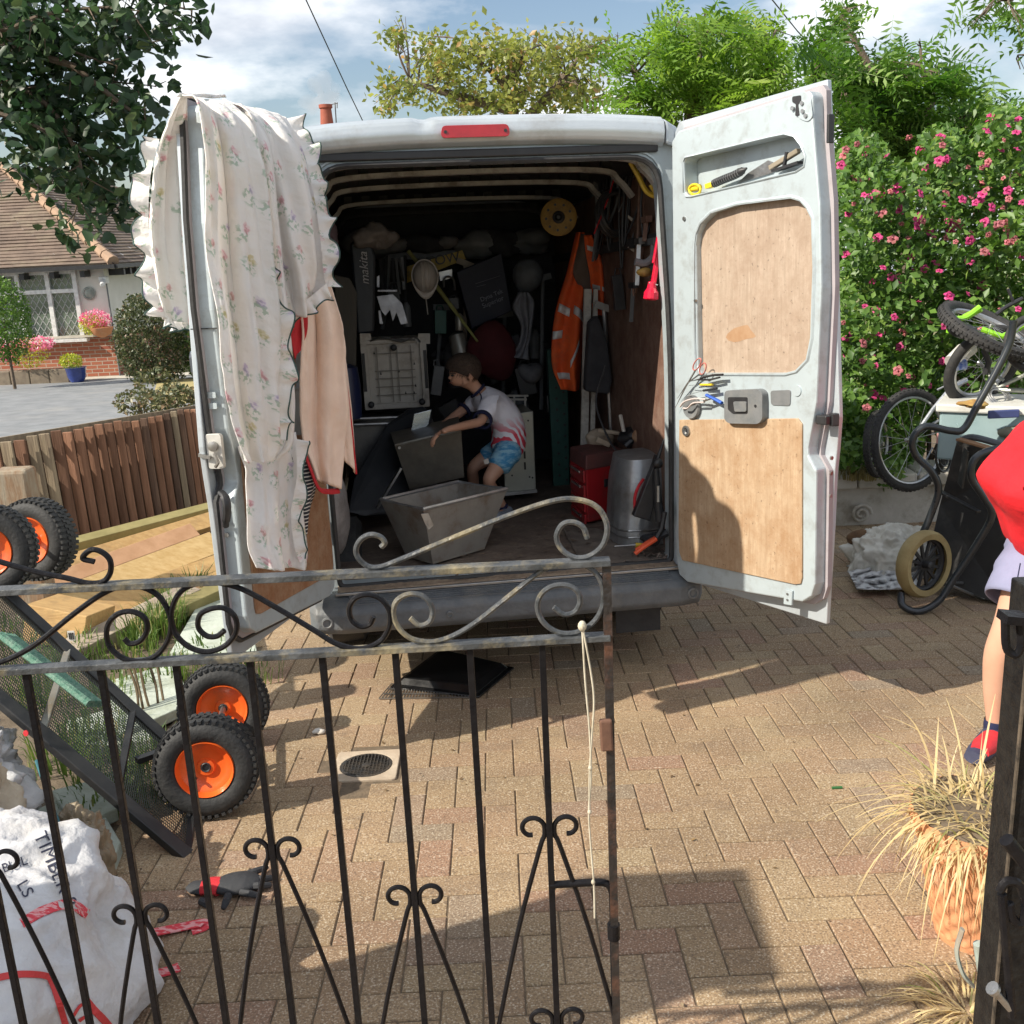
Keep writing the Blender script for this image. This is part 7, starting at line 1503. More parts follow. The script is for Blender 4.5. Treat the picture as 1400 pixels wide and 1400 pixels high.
# head details
mb = MB(); mb.tube([q(641, 517, 1.18), q(643, 513, 1.175), q(644.5, 516, 1.178), q(643, 521, 1.182)], [.010, .014, .013, .007], 8); mb.build('ear', skin_b, bd, smooth=True)
mb = MB(); mb.ell(q(618.5, 513.5, 1.195), (.009, .007, .007), 8, 6); mb.build('eye', M('eye_dark', (.02, .015, .012), None, 9, .2), bd, smooth=True)
mb = MB(); mb.beam(q(615, 511, 1.19), q(623, 510.5, 1.18), .006, .005); mb.build('eyebrow', M('hair', (.045, .028, .018), (.075, .05, .035), 40, .8, 0, .8, 90), bd)
mb = MB(); mb.beam(q(614.5, 523, 1.215), q(619, 523.5, 1.20), .006, .004); mb.build('mouth', M('lip', (.38, .12, .10), None, 9, .5), bd)
mb = MB(); hc_ = q(633.5, 504.5, 1.275)
for i in range(15):
    for j in range(28):
        ph = pi*i/14*.60; t = 2*pi*j/28; d = Vector((sin(ph)*cos(t), sin(ph)*sin(t), cos(ph))); R_ = Matrix.Rotation(.45, 3, 'Y'); d = R_ @ d
        mb.v.append(hc_+Vector((d.x*.104, d.y*.095, d.z*.092))*(1+.05*noise.noise(d*9)))
for i in range(14):
    for j in range(28): mb.f.append((i*28+j, (i+1)*28+j, (i+1)*28+(j+1) % 28, i*28+(j+1) % 28))
mb.build('hair', MATS['hair'], bd, smooth=2, solid=.004)
hm = MB(); R_ = Matrix.Rotation(.45, 3, 'Y'); rh = random.Random(4)
for k in range(900):
    ph = rh.uniform(0, 1.02)**.8*pi*.62; t = rh.uniform(0, 2*pi); d = R_ @ Vector((sin(ph)*cos(t), sin(ph)*sin(t), cos(ph))); p = hc_+Vector((d.x*.104, d.y*.095, d.z*.092)); tg = (Vector((-.5, 0, -1))-d*Vector((-.5, 0, -1)).dot(d)).normalized(); q_ = p+tg*rh.uniform(.012, .03)+d*rh.uniform(.002, .010)+Vector((rh.uniform(-.006, .006),)*3); sd = d.cross(tg)*.0016
    hm.add([p-sd, p+sd, q_], [(0, 1, 2)])
hm.build('hair_strands', MATS['hair'], bd, kind='stuff', fix=False)
# shirt, shorts, shoes follow the same skeleton a little fatter
m = bpy.data.materials.new('football_shirt'); m.use_nodes = True; t = m.node_tree; L = t.links.new; b = t.nodes['Principled BSDF']; b.inputs['Roughness'].default_value = .8
tc = t.nodes.new('ShaderNodeTexCoord'); sp = t.nodes.new('ShaderNodeSeparateXYZ'); L(tc.outputs['Object'], sp.inputs[0])
wv = t.nodes.new('ShaderNodeTexWave'); wv.inputs['Scale'].default_value = 9; wv.inputs['Distortion'].default_value = 7; wv.inputs['Detail'].default_value = 2; wv.bands_direction = 'DIAGONAL'; L(tc.outputs['Object'], wv.inputs[0])
zr = t.nodes.new('ShaderNodeMapRange'); zz0 = q(690, 574, 1.25).z-ORG[boy.name].z; zz1 = q(690, 594, 1.25).z-ORG[boy.name].z; zr.inputs[1].default_value = zz0+.02; zr.inputs[2].default_value = zz1; L(sp.outputs['Z'], zr.inputs[0])
mu = t.nodes.new('ShaderNodeMath'); mu.operation = 'MULTIPLY'; st_ = t.nodes.new('ShaderNodeMapRange'); st_.inputs[1].default_value = .35; st_.inputs[2].default_value = .5; L(wv.outputs[0], st_.inputs[0]); L(st_.outputs[0], mu.inputs[0]); L(zr.outputs[0], mu.inputs[1])
xm = t.nodes.new('ShaderNodeMixRGB'); xm.inputs[1].default_value = (.84, .83, .90, 1); xm.inputs[2].default_value = (.70, .06, .10, 1); L(mu.outputs[0], xm.inputs[0]); L(xm.outputs[0], b.inputs['Base Color'])
bn = t.nodes.new('ShaderNodeTexNoise'); bn.inputs['Scale'].default_value = 14; bp = t.nodes.new('ShaderNodeBump'); bp.inputs['Strength'].default_value = .6; bp.inputs['Distance'].default_value = .02; L(tc.outputs['Object'], bn.inputs[0]); L(bn.outputs[0], bp.inputs['Height']); L(bp.outputs[0], b.inputs['Normal'])
J2_ = {'hem': (q(692, 622, 1.33), (.125, .112)), 'pelvis': (q(695, 608, 1.33), (.128, .114)), 'waist': (q(697, 591, 1.33), (.128, .116)), 'chest': (q(688, 563, 1.31), (.124, .110)), 'uchest': (q(670, 547, 1.29), (.100, .090)), 'neck0': (q(657, 537, 1.28), .055),
       'shN': (q(669, 553, 1.17), .064), 'uaN': (q(665, 565, 1.11), .058), 'uaN2': (q(661, 572, 1.07), .056), 'shF': (q(650, 549, 1.42), .054), 'uaF': (q(637, 559, 1.42), .05)}
skel('shirt', m, boy, J2_, chain(['hem', 'pelvis', 'waist', 'chest', 'uchest', 'neck0'])+chain(['uchest', 'shN', 'uaN', 'uaN2'])+chain(['uchest', 'shF', 'uaF']))
nv = M('navy_trim', (.015, .02, .07), None, 9, .8)
mb = MB(); c = q(660, 573.5, 1.063); ax = (q(657, 577, 1.02)-q(665, 565, 1.11)).normalized(); mb.lathe([(.050, -.018), (.057, -.01), (.057, .012), (.045, .014)], c, ax, 20, cap=False); mb.build('sleeve_cuff', nv, boy, smooth=True)
mb = MB(); c = q(635, 561, 1.42); ax = (q(618, 572, 1.34)-q(648, 548, 1.42)).normalized(); mb.lathe([(.044, -.012), (.051, -.008), (.051, .010), (.04, .012)], c, ax, 18, cap=False); mb.build('sleeve_cuff', nv, boy, smooth=True)
mb = MB(); mb.lathe([(.052, -.008), (.058, .0), (.050, .008)], q(653, 534, 1.28), (q(648, 528, 1.28)-q(657, 537, 1.28)), 20, cap=False); mb.tube(spl([q(655, 536, 1.19), q(658, 543, 1.17), q(656, 555, 1.14)], 4), .004, 5); mb.build('collar', nv, boy, smooth=True)
mb = MB(); vplate(mb, [(646, 582), (658, 575), (662, 580), (650, 588)], 1.19, .01); mb.build('sponsor_patch', nv, boy, bevel=.002)
sh_ = M('shorts_blue', (.06, .28, .52), (.30, .55, .70), 16, .8, 0, .3, lo=.42, hi=.58, stretch=(1, 1, 3))
J3_ = {'pelvis': (q(699, 612, 1.33), (.100, .09)), 'hipN': (q(694, 619, 1.22), .080), 'thN': (q(684, 634, 1.19), .075), 'thN2': (q(679, 643, 1.17), .076), 'hipF': (q(684, 613, 1.44), .074), 'thF': (q(668, 624, 1.44), .070), 'thF2': (q(660, 629, 1.44), .068)}
skel('shorts', sh_, boy, J3_, chain(['pelvis', 'hipN', 'thN', 'thN2'])+chain(['pelvis', 'hipF', 'thF', 'thF2']))
mb = MB(); vplate(mb, [(661, 629), (667, 627), (669, 633), (663, 635)], 1.085, .006); mb.build('logo_patch', whitepl, boy)
shoe = M('grey_shoe', (.30, .34, .40), (.20, .23, .28), 14, .7)
for a, b, c in ((q(694, 698, 1.30), q(689, 703, 1.24), q(678, 705, 1.15)), (q(652, 680, 1.55), q(646, 684, 1.5), q(639, 686, 1.44))):
    mb = MB(); mb.tube([a, b, c], [.034, .038, .028], 12, flat=.75); mb.ell(c, (.028, .032, .022), 10, 8); mb.ell(a, (.032, .034, .028), 10, 8); mb.build('shoe', shoe, boy, smooth=True)
mb = MB(); mb.lathe([(.026, -.03), (.028, .0), (.027, .02)], q(688, 693, 1.28), (.1, .1, 1), 14, cap=False); mb.build('sock', nv, boy, smooth=True)

# adult stooping at the right edge
PY = 3.45
ad = thing('person', 'adult in red T-shirt and lilac shorts at the right edge', 'person', gnd(1385, 1035))
q = lambda x, y, Y=PY: at(x, y, Y)
J = {'pelvis': (q(1452, 742, 3.6), .135), 'waist': (q(1456, 690, 3.55), .125), 'chest': (q(1458, 630, 3.45), .13), 'uchest': (q(1462, 588, 3.38), .12), 'neck0': (q(1474, 560, 3.32), .06), 'neck': (q(1478, 545, 3.28), .052), 'head0': (q(1486, 520, 3.22), .085), 'head': (q(1490, 490, 3.2), .10), 'head1': (q(1494, 465, 3.2), .085), 'face': (q(1482, 508, 3.14), .06), 'nose': (q(1476, 508, 3.09), .015), 'chin': (q(1480, 530, 3.14), .035),
     'shN': (q(1462, 600, 3.22), .065), 'elN': (q(1462, 680, 3.12), .045), 'wrN': (q(1475, 740, 3.0), .032), 'haN': (q(1478, 765, 2.97), (.035, .02)),
     'shF': (q(1466, 590, 3.62), .065), 'elF': (q(1465, 665, 3.72), .045), 'wrF': (q(1475, 730, 3.7), .032), 'haF': (q(1478, 752, 3.7), (.035, .02)),
     'hipN': (q(1430, 765, 3.5), .11), 'thN': (q(1406, 800, 3.45), .095), 'knN': (q(1384, 852, PY-.03), .064), 'caN': (q(1366, 895, PY), .060), 'caN2': (q(1362, 940, PY+.02), .050), 'anN': (q(1361, 985, PY+.03), .034), 'heN': (q(1360, 1005, PY+.02), .036), 'toN': (q(1340, 1026, PY-.10), (.040, .022)), 'tpN': (q(1330, 1034, PY-.15), (.03, .016)),
     'hipF': (q(1462, 765, 3.75), .11), 'thF': (q(1446, 810, 3.8), .09), 'knF': (q(1435, 860, 3.85), .062), 'caF': (q(1436, 905, 3.9), .058), 'anF': (q(1436, 975, 3.95), .034), 'toF': (q(1418, 1000, 3.85), (.036, .022))}
E = chain(['pelvis', 'waist', 'chest', 'uchest', 'neck0', 'neck', 'head0', 'head', 'head1'])+[('head', 'face'), ('face', 'nose'), ('face', 'chin')]+chain(['uchest', 'shN', 'elN', 'wrN', 'haN'])+chain(['uchest', 'shF', 'elF', 'wrF', 'haF'])+chain(['pelvis', 'hipN', 'thN', 'knN', 'caN', 'caN2', 'anN', 'heN', 'toN', 'tpN'])+chain(['pelvis', 'hipF', 'thF', 'knF', 'caF', 'anF', 'toF'])
bd = skel('body', skin_, ad, J, E)
hand(bd, q(1478, 765, 2.97), (0, -.2, -1), (-.6, .3, -.4), .075, skin_); hand(bd, q(1478, 752, 3.7), (0, .2, -1), (-.6, -.3, -.4), .075, skin_)
hc_ = q(1496, 478, 3.21); mb = MB(); mb.ell(hc_, (.115, .12, .115), 24, 14, None, .06, 20); mb.build('hair', MATS['hair'], bd, smooth=True)
mb = MB(); mb.ell(q(1478, 498, 3.08), (.010, .010, .008), 8, 6); mb.build('eye', MATS['eye_dark'], bd); mb = MB(); mb.ell(q(1496, 508, 3.10), (.012, .02, .03), 8, 6); mb.build('ear', skin_, bd, smooth=True)
# loose T-shirt: hanging sheet of cloth round torso, flaring to the hem on the left
redt = M('red_tshirt', (.78, .012, .022), (.66, .01, .018), 5, .85, 0, .35, 14, bdist=.03)
mb = MB(); rows = [(1488, 560, 3.36, .10, .12), (1478, 590, 3.4, .17, .24), (1460, 622, 3.42, .20, .26), (1438, 660, 3.42, .215, .26), (1446, 700, 3.46, .19, .25), (1454, 740, 3.5, .18, .22), (1462, 772, 3.54, .16, .2)]
RC = spl([q(r[0], r[1], r[2]) for r in rows], 5); RA = spl([Vector((r[3], r[4], 0)) for r in rows], 5)
def shirtf(u, v):
    k = v*(len(RC)-1); i = min(int(k), len(RC)-2); f = k-i; c = RC[i].lerp(RC[i+1], f); a = RA[i].lerp(RA[i+1], f); t = 2*pi*u; w_ = 1+.05*sin(7*t+v*3)*v+.03*noise.noise(Vector((cos(t)*2, sin(t)*2, v*3)))+.06*(.5-abs(noise.noise(Vector((cos(t)*3+v*2, sin(t)*3, v*5)))))
    return c+Vector((cos(t)*a.x*w_, sin(t)*a.y*w_, .02*sin(3*t)*v))
mb.grid(shirtf, 120, 80); mb.build('t_shirt', redt, ad, smooth=2, solid=.004, fix=True)
mb = MB()
sv = spl([q(1472, 604, 3.2), q(1450, 640, 3.14), q(1430, 676, 3.10)], 8); mb.tube(sv, [.09-.002*i for i in range(len(sv)-1)]+[.075], 18, flat=.6, caps=False); mb.build('sleeve', redt, ad, smooth=True, solid=.004)
shg = M('lilac_grey_shorts', (.24, .25, .38), (.20, .21, .32), 7, .85, 0, .3, 20)
mb = MB(); RC2 = spl([q(1440, 735, 3.58), q(1424, 770, 3.52), q(1404, 800, 3.47), (q(1392, 826, 3.44))], 5)
for s in (0,):
    mb.tube(RC2, [.14]*5+[.13]*5+[.12]*5+[.115], 24, caps=False)
mb.tube(spl([q(1448, 735, 3.68), q(1448, 780, 3.76), q(1440, 825, 3.82)], 5), [.16]*5+[.135]*5+[.125], 20, caps=False)
mb.build('shorts', shg, ad, smooth=True, solid=.004)
mb = MB(); mb.beam(q(1395, 770, 3.33), q(1386, 818, 3.31), .003, .004); mb.build('side_seam', nv, ad)
snd = MB(); snd.tube([q(1362, 1002, PY+.03), q(1352, 1016, PY-.04), q(1338, 1030, PY-.12), q(1330, 1036, PY-.16)], [.046, .05, .044, .032], 14, flat=.72); snd.build('shoe', M('navy_shoe', (.03, .035, .07), (.05, .055, .1), 12, .7), ad, smooth=True)
mb = MB(); mb.tube([q(1358, 1008, PY-.03), q(1346, 1020, PY-.10), q(1339, 1028, PY-.14)], [.040, .044, .034], 12, flat=.7); mb.build('shoe_upper', M('red_shoe', (.65, .03, .04), None, 9, .6), ad, smooth=True)
mb = MB(); mb.lathe([(.040, -.03), (.042, .0), (.040, .02)], q(1361, 990, PY+.03), (0, 0, 1), 16, cap=False); mb.build('sock', nv, ad, smooth=True)
mb = MB(); mb.tube([q(1436, 985, 3.95), q(1418, 1004, 3.84)], [.045, .04], 12, flat=.7); mb.build('shoe', MATS['navy_shoe'], ad, smooth=True)

# ================================================================== BACKGROUND
def mkblade(*a): pass
# ---- house across the road
HY = 27.5; hc0 = at(140, 360, HY); X1 = hc0.x; ZE = hc0.z; X0 = X1-9.5; GH = gz(HY)
render_m = M('white_render', (.74, .72, .66), (.66, .64, .58), 2, .9, 0, .2, 30)
def brick_mat():
    m = bpy.data.materials.new('red_brick'); m.use_nodes = True; t = m.node_tree; L = t.links.new; b = t.nodes['Principled BSDF']; b.inputs['Roughness'].default_value = .9
    tc = t.nodes.new('ShaderNodeTexCoord'); sx = t.nodes.new('ShaderNodeSeparateXYZ'); cx = t.nodes.new('ShaderNodeCombineXYZ'); ad = t.nodes.new('ShaderNodeMath'); L(tc.outputs['Object'], sx.inputs[0]); L(sx.outputs[0], ad.inputs[0]); L(sx.outputs[1], ad.inputs[1]); L(ad.outputs[0], cx.inputs[0]); L(sx.outputs[2], cx.inputs[1])
    bt = t.nodes.new('ShaderNodeTexBrick'); bt.inputs['Scale'].default_value = 1; bt.inputs['Brick Width'].default_value = .30; bt.inputs['Row Height'].default_value = .10; bt.inputs['Mortar Size'].default_value = .012
    bt.inputs['Color1'].default_value = (.30, .085, .05, 1); bt.inputs['Color2'].default_value = (.36, .13, .07, 1); bt.inputs['Mortar'].default_value = (.42, .33, .26, 1); L(cx.outputs[0], bt.inputs[0]); L(bt.outputs[0], b.inputs['Base Color'])
    bp = t.nodes.new('ShaderNodeBump'); bp.inputs['Distance'].default_value = .02; L(bt.outputs['Fac'], bp.inputs['Height']); bp.invert = True; L(bp.outputs[0], b.inputs['Normal']); return m
brickm = brick_mat(); tile = M('roof_tile', (.20, .145, .11), (.13, .095, .075), 3, .95, 0, .4, 12, coord='World', dirt=(.26, .22, .15), dscale=1.2, damt=.7)
house = thing('bungalow', 'white bungalow with brown tiled hip roof, leaded windows and a brick base across the road', 'house', (X1-4, HY, GH))
ZB = GH+1.05
mb = MB(); mb.box(((X0+X1)/2, HY+5, (ZB+ZE)/2+.05), (X1-X0, 10, ZE-ZB+.1)); mb.build('wall', render_m, house)
mb = MB(); mb.box(((X0+X1)/2, HY+5, (GH-.6+ZB)/2), (X1-X0+.06, 10.06, ZB-GH+.6)); mb.build('brick_base', brickm, house)
mb = MB(); mb.box((X1-1.0, HY-.06, ZB+.03), (3.2, .16, .06)); mb.build('base_ledge', kerbm, house)
def roofplane(name, A, B, C, D, rows, par):
    """A,B eave corners; D,C top corners (D above A); rows of overlapping tiles"""
    A, B, C, D = map(Vector, (A, B, C, D)); nrm = (B-A).cross(D-A).normalized(); nrm = nrm if nrm.z > 0 else -nrm; mb = MB()
    for r in range(rows):
        t0, t1 = r/rows, (r+1.25)/rows; t1 = min(t1, 1); a, b, c, d = A.lerp(D, t0), B.lerp(C, t0), B.lerp(C, t1), A.lerp(D, t1); n = max(2, int((b-a).length/1.2)); 
        for i in range(n):
            j = nrm*(.035+random.uniform(-.008, .012)); p, q_, s, u = a.lerp(b, i/n), a.lerp(b, (i+1)/n), d.lerp(c, (i+1)/n), d.lerp(c, i/n); mb.add([p, q_, q_+j, p+j, s+nrm*.004, u+nrm*.004], [(0, 1, 2, 3), (3, 2, 4, 5)])
    return mb.build(name, tile, par, fix=False)
ov = .45; d_ = 4.6; AP = at(8, 226, HY-ov+d_+.4).z; ex = X1+ov; ey = HY-ov; ez = ZE-.02
apx = Vector((ex-d_, ey+d_, AP)); rdg = Vector((ex-d_, ey+d_+6, AP)); lft = Vector((X0-4, ey, ez)); apl = Vector((X0-2, ey+d_, AP))
rf = roofplane('roof', lft, (ex, ey, ez), apx, apl, 34, house)
roofplane('side_roof', (ex, ey, ez), (ex, ey+14, ez), rdg+Vector((0, 2, 0)), apx, 34, house)
mb = MB()
for k in range(17): 
    p = Vector((ex, ey, ez)).lerp(apx, k/17); q_ = Vector((ex, ey, ez)).lerp(apx, (k+1.1)/17); mb.tube([p+Vector((0, 0, .05)), q_+Vector((0, 0, .06))], [.16, .13], 8)
mb.build('hip_tiles', M('hip_tile', (.36, .24, .16), (.28, .19, .13), 4, .9), house)
mb = MB(); mb.beam(Vector((X0-4, ey-.05, ez-.06)), Vector((ex+.05, ey-.05, ez-.06)), .12, .10); mb.beam(Vector((ex+.05, ey-.05, ez-.06)), Vector((ex+.05, ey+14, ez-.06)), .12, .10); mb.build('gutter', blackpl, house)
for k in range(12):
    mb = MB(); mb.box((X1-.4-k*.78, HY-.22, ez-.22), (.12, .4, .16)); mb.build('eaves_bracket', blackpl, house)
for k in range(9):
    mb = MB(); mb.box((X1+.2, HY+.4+k*.5, ez-.22), (.4, .12, .16)); mb.build('eaves_bracket', blackpl, house)
# leaded window
def hx(px, py=415): return at(px, py, HY-.02).x
wz0, wz1, wzt = at(80, 462, HY).z, at(80, 372, HY).z, at(80, 398, HY).z
wf = M('window_white', (.78, .78, .76), None, 9, .5); glassm = M('window_glass', (.05, .075, .06), (.16, .20, .15), 1.2, .1, 0, 0, spec=.8); lead = M('lead_strip', (.42, .44, .42), None, 9, .6)
cols_ = [hx(-190), hx(-130), hx(-75), hx(-25), hx(30), hx(71), hx(108)]
win = MB(); win.box(((cols_[0]+cols_[-1])/2, HY-.05, (wz0+wz1)/2), (.01, .01, .01)); 
wn_ = None
mb = MB()
for x in cols_: mb.box((x, HY-.06, (wz0+wz1)/2), (.11, .12, wz1-wz0))
for z in (wz0, wzt, wz1): mb.box(((cols_[0]+cols_[-1])/2, HY-.055, z), (cols_[-1]-cols_[0]+.1, .10, .10))
wn_ = mb.build('window', wf, house)
mb = MB(); mb.box(((cols_[0]+cols_[-1])/2, HY-.12, wz0-.07), (cols_[-1]-cols_[0]+.3, .26, .07)); mb.build('sill', wf, wn_)
for a, b in zip(cols_[:-1], cols_[1:]):
    for z0, z1 in ((wz0, wzt), (wzt, wz1)):
        mb = MB(); mb.box(((a+b)/2, HY-.02, (z0+z1)/2), (b-a-.1, .02, z1-z0-.09)); mb.build('pane', glassm, wn_)
        mb = MB(); W_, H2_ = b-a-.1, z1-z0-.09; s_ = .17
        for sg_ in (1, -1):
            k = -20
            while k < 20:
                # line x/s + sg*y/(s*1.5) = k, clipped
                P = []
                for i in range(41):
                    yy = -H2_/2+H2_*i/40; xx = k*s_-sg_*yy*.62
                    if abs(xx) <= W_/2: P.append((xx, yy))
                if len(P) > 1: mb.beam(Vector(((a+b)/2+P[0][0], HY-.036, (z0+z1)/2+P[0][1])), Vector(((a+b)/2+P[-1][0], HY-.036, (z0+z1)/2+P[-1][1])), .018, .006, up=Vector((0, 1, 0)))
                k += 1
        mb.build('leading', lead, wn_, kind='stuff')
mb = MB(); p = at(122, 401, HY-.02); mb.lathe([(.16, 0), (.17, .03), (.13, .05), (.12, .03)], p, (0, -1, 0), 24, cap=False); mb.lathe([(.13, .02), (.07, .05), (.02, .06)], p, (0, -1, 0), 16); mb.build('oval_plaque', M('plaque', (.22, .25, .22), (.4, .42, .38), 9, .7), house, smooth=True)
mb = MB(); p = Vector((X1+.02, HY-.12, ZE-.42)); mb.box(p, (.2, .22, .18)); mb.tube([p+Vector((0, -.05, 0)), p+Vector((.06, -.3, -.12))], .07, 8); mb.build('wall_lamp', wf, house, bevel=.02)
mb = MB(); mb.tube([Vector((X1+.05, HY-.06, ZE-.5)), Vector((X1+.06, HY-.06, GH))], .02, 6); mb.build('downpipe', greypl, house)
def leafball(name, label, cat, C, R, n, size, mat, stem=True, kind=None, jitter=.12, tmpl=(LEAF2_V, LEAF2_F)):
    C = np.array(C, float); d = rng.normal(size=(n, 3)); d /= np.linalg.norm(d, axis=1)[:, None]; r = rng.random(n)**.18
    bump_ = 1+jitter*np.sin(d[:, 0]*9+d[:, 2]*7)*np.cos(d[:, 1]*8); pos = C + d*r[:, None]*np.array(R)*bump_[:, None]
    pos = pos[pos[:, 2] > -SLOPE*pos[:, 1]]
    t = thing(name, label, cat, (C[0], C[1], gz(C[1]))); 
    o = scatter('foliage', *tmpl, pos, randrot(len(pos), (0, 0, .6)), rng.uniform(.7, 1.3, len(pos))*size, mat, t, org=(C[0], C[1], gz(C[1])))
    mb = MB(); mb.tube([Vector((C[0], C[1], gz(C[1]) if stem else C[2]-R[2])), Vector(C)], [.04, .02] if stem else [.01, .005], 6); mb.build('stem', M('bark', (.10, .075, .05), (.16, .12, .09), 14, .9, 0, .5), t)
    return t
hedge_l = leafmat('hedge_leaf', (.035, .06, .02), (.11, .12, .05), (.25, .16, .10), .2); green_l = leafmat('shrub_leaf', (.05, .12, .02), (.14, .24, .04), None, .3)
p = at(200, 470, 24.5)
leafball('hedge_bush', 'dense clipped dark green bush in front of the bungalow corner', 'bush', (p.x+.1, 24.6, gz(24.6)+.95), (.85, .8, 1.15), 9000, .085, hedge_l)
leafball('hedge_bush', 'brighter green bush behind the dark clipped one beside the flowered cover', 'bush', (p.x+1.0, 25.4, gz(25.4)+1.1), (.7, .7, 1.1), 4500, .09, green_l)
p = at(-4, 438, 24); leafball('box_bush', 'rounded green bush at the left edge before the leaded window', 'bush', (p.x, 24.3, p.z), (.62, .6, 1.0), 4500, .08, green_l)
pinkf = leafmat('pink_petals', (.75, .12, .28), (.85, .35, .5), (.9, .75, .8), .3); yell = leafmat('yellow_green', (.30, .38, .04), (.55, .55, .08), None, .3)
for px, py, R_, mt, lab in ((8, 478, (.35, .3, .3), pinkf, 'pink flowers at the left edge below the leaded window'), (38, 482, (.5, .3, .38), yell, 'yellow green plants in the raised bed before the brick base'), (48, 470, (.5, .3, .2), pinkf, 'pink flowers rising above the yellow green plants'), (97, 494, (.28, .25, .2), yell, 'yellow flowers in the blue pot'), (126, 444, (.36, .25, .26), yell, 'trailing plant in the basket on the bungalow wall'), (130, 436, (.42, .25, .25), pinkf, 'pink flowers in the wall basket')):
    p = at(px, py, 25.9 if py > 460 else 27.2); leafball('flower_clump', lab, 'flowers', (p.x, p.y, p.z), R_, 700, .06, mt, stem=False)
mb = MB(); p = at(104, 508, 25.8); mb.lathe([(.16, 0), (.22, .12), (.25, .34), (.27, .36), (.24, .36)], (p.x, p.y, gz(p.y)), (0, 0, 1), 20); solo(mb, 'blue_pot', M('blue_glaze', (.03, .06, .28), None, 9, .2, coat=.5), 'round blue glazed pot at the end of the raised bed', 'plant pot', smooth=True)
mb = MB(); p = at(140, 456, 27.2); mb.lathe([(.05, 0), (.22, .08), (.30, .26)], (p.x, p.y, p.z-.1), (0, 0, 1), 16); solo(mb, 'wall_basket', terra, 'brown basket fixed on the bungalow wall', 'basket', smooth=True)
mb = MB(); a, b = at(-60, 515, 26.2), at(98, 508, 26.0); a.z = gz(a.y)+.12; b.z = gz(b.y)+.12
n = 6
for k in range(n): mb.beam(a.lerp(b, k/n), a.lerp(b, (k+.97)/n), .35, .42)
solo(mb, 'planter_edging', M('sleeper', (.22, .18, .13), (.15, .12, .09), 5, .9), 'old timber edging of the raised flower bed', 'edging', bevel=.02)
# verge plants by the fence
vb = leafmat('verge_shrub', (.06, .085, .03), (.16, .15, .07), (.32, .2, .12), .2)
for px, py, Y, R_, lab in ((215, 535, 11.5, (.28, .25, .26), 'thin straggly shrub behind the fence at its right end'), (190, 550, 11, (.25, .2, .15), 'low dark straggly shrub behind the fence'), (240, 545, 10.5, (.22, .2, .15), 'pale twiggy plant where the fence meets the van door')):
    p = at(px, py, Y); leafball('straggly_shrub', lab, 'shrub', (p.x, p.y, p.z), R_, 420, .06, vb)
mb = MB(); a = [gnd(x, y, -.008) for x, y in ((205, 560), (290, 545), (290, 515), (215, 520))]; mb.add(a, [(0, 1, 2, 3)]); mb.build('dry_lawn', M('straw_lawn', (.42, .34, .15), (.32, .27, .12), 6, .95, 0, .3, coord='World'), kind='structure')
# dark car part showing beyond the road by the door
cp = thing('parked_car', 'dark silver car corner half hidden behind the van door edge', 'car', gnd(262, 530)); p = at(262, 500, 21)
mb = MB(); mb.box((p.x+1.2, p.y+.9, gz(p.y)+.55), (2.6, 1.7, .6)); mb.box((p.x+1.4, p.y+.9, gz(p.y)+1.05), (1.7, 1.4, .5)); mb.build('body', M('car_grey', (.10, .11, .13), None, 4, .2, .5, 0, coat=.7), cp, bevel=.15)
for x in (.45, 2.0):
    mb = MB(); mb.lathe([(.15, -.1), (.32, -.1), (.33, 0), (.32, .1), (.15, .1)], (p.x+x, p.y+.05, gz(p.y)+.33), (0, 1, 0), 20); mb.build('wheel', tyre, cp, smooth=True)

# ---- chimney, steam, wires
ch = thing('chimney', 'terracotta chimney pot with aerial rising just above the van roof', 'chimney', at(447, 200, 34)); c = at(447, 168, 34); tz = at(447, 143, 34).z
mb = MB(); mb.lathe([(.20, -1.2), (.20, 0), (.17, tz-c.z-.12), (.21, tz-c.z-.1), (.21, tz-c.z), (.16, tz-c.z)], c, (0, 0, 1), 18); mb.build('pot', M('chimney_red', (.36, .10, .06), (.30, .08, .05), 5, .8), ch, smooth=True)
mb = MB(); mb.box((c.x, c.y, c.z-1.4), (1.4, .7, 2.0)); mb.build('stack', brickm, ch)
mb = MB(); p = at(459, 168, 34); q_ = at(458, 140, 34); mb.tube([p-Vector((0, 0, .6)), q_], .02, 5); mb.tube([at(452, 143, 34), at(462, 141, 34)], .015, 5); mb.tube([at(461, 148, 34), at(461, 140, 34)], .015, 5); mb.build('aerial', M('aerial_grey', (.2, .2, .2), None, 9, .5), ch)
sm = MB(); c = at(440, 132, 34.4); sm.ell(c, (.55, .4, .45), 28, 18, None, 1.1, 2.6); sm_m = bpy.data.materials.new('steam'); sm_m.use_nodes = True; t = sm_m.node_tree; t.nodes.remove(t.nodes['Principled BSDF']); pv = t.nodes.new('ShaderNodeVolumePrincipled'); pv.inputs['Color'].default_value = (.95, .95, .97, 1); pv.inputs['Density'].default_value = .7; t.links.new(pv.outputs[0], t.nodes['Material Output'].inputs['Volume'])
solo(sm, 'steam', sm_m, 'small puff of white steam above the chimney pot', 'steam', kind='stuff', smooth=True)
blackw = M('wire_black', (.02, .02, .02), None, 9, .6)
for a, b, lab in ((at(400, -40, 16), at(520, 215, 24), 'overhead wire running down behind the van roof on the left'), (at(1040, -20, 16), at(1130, 85, 20), 'overhead wire disappearing into the trees on the right')):
    mb = MB(); mb.tube([a, a.lerp(b, .5)-Vector((0, 0, .04)), b], .010, 5); solo(mb, 'overhead_wire', blackw, lab, 'wire')

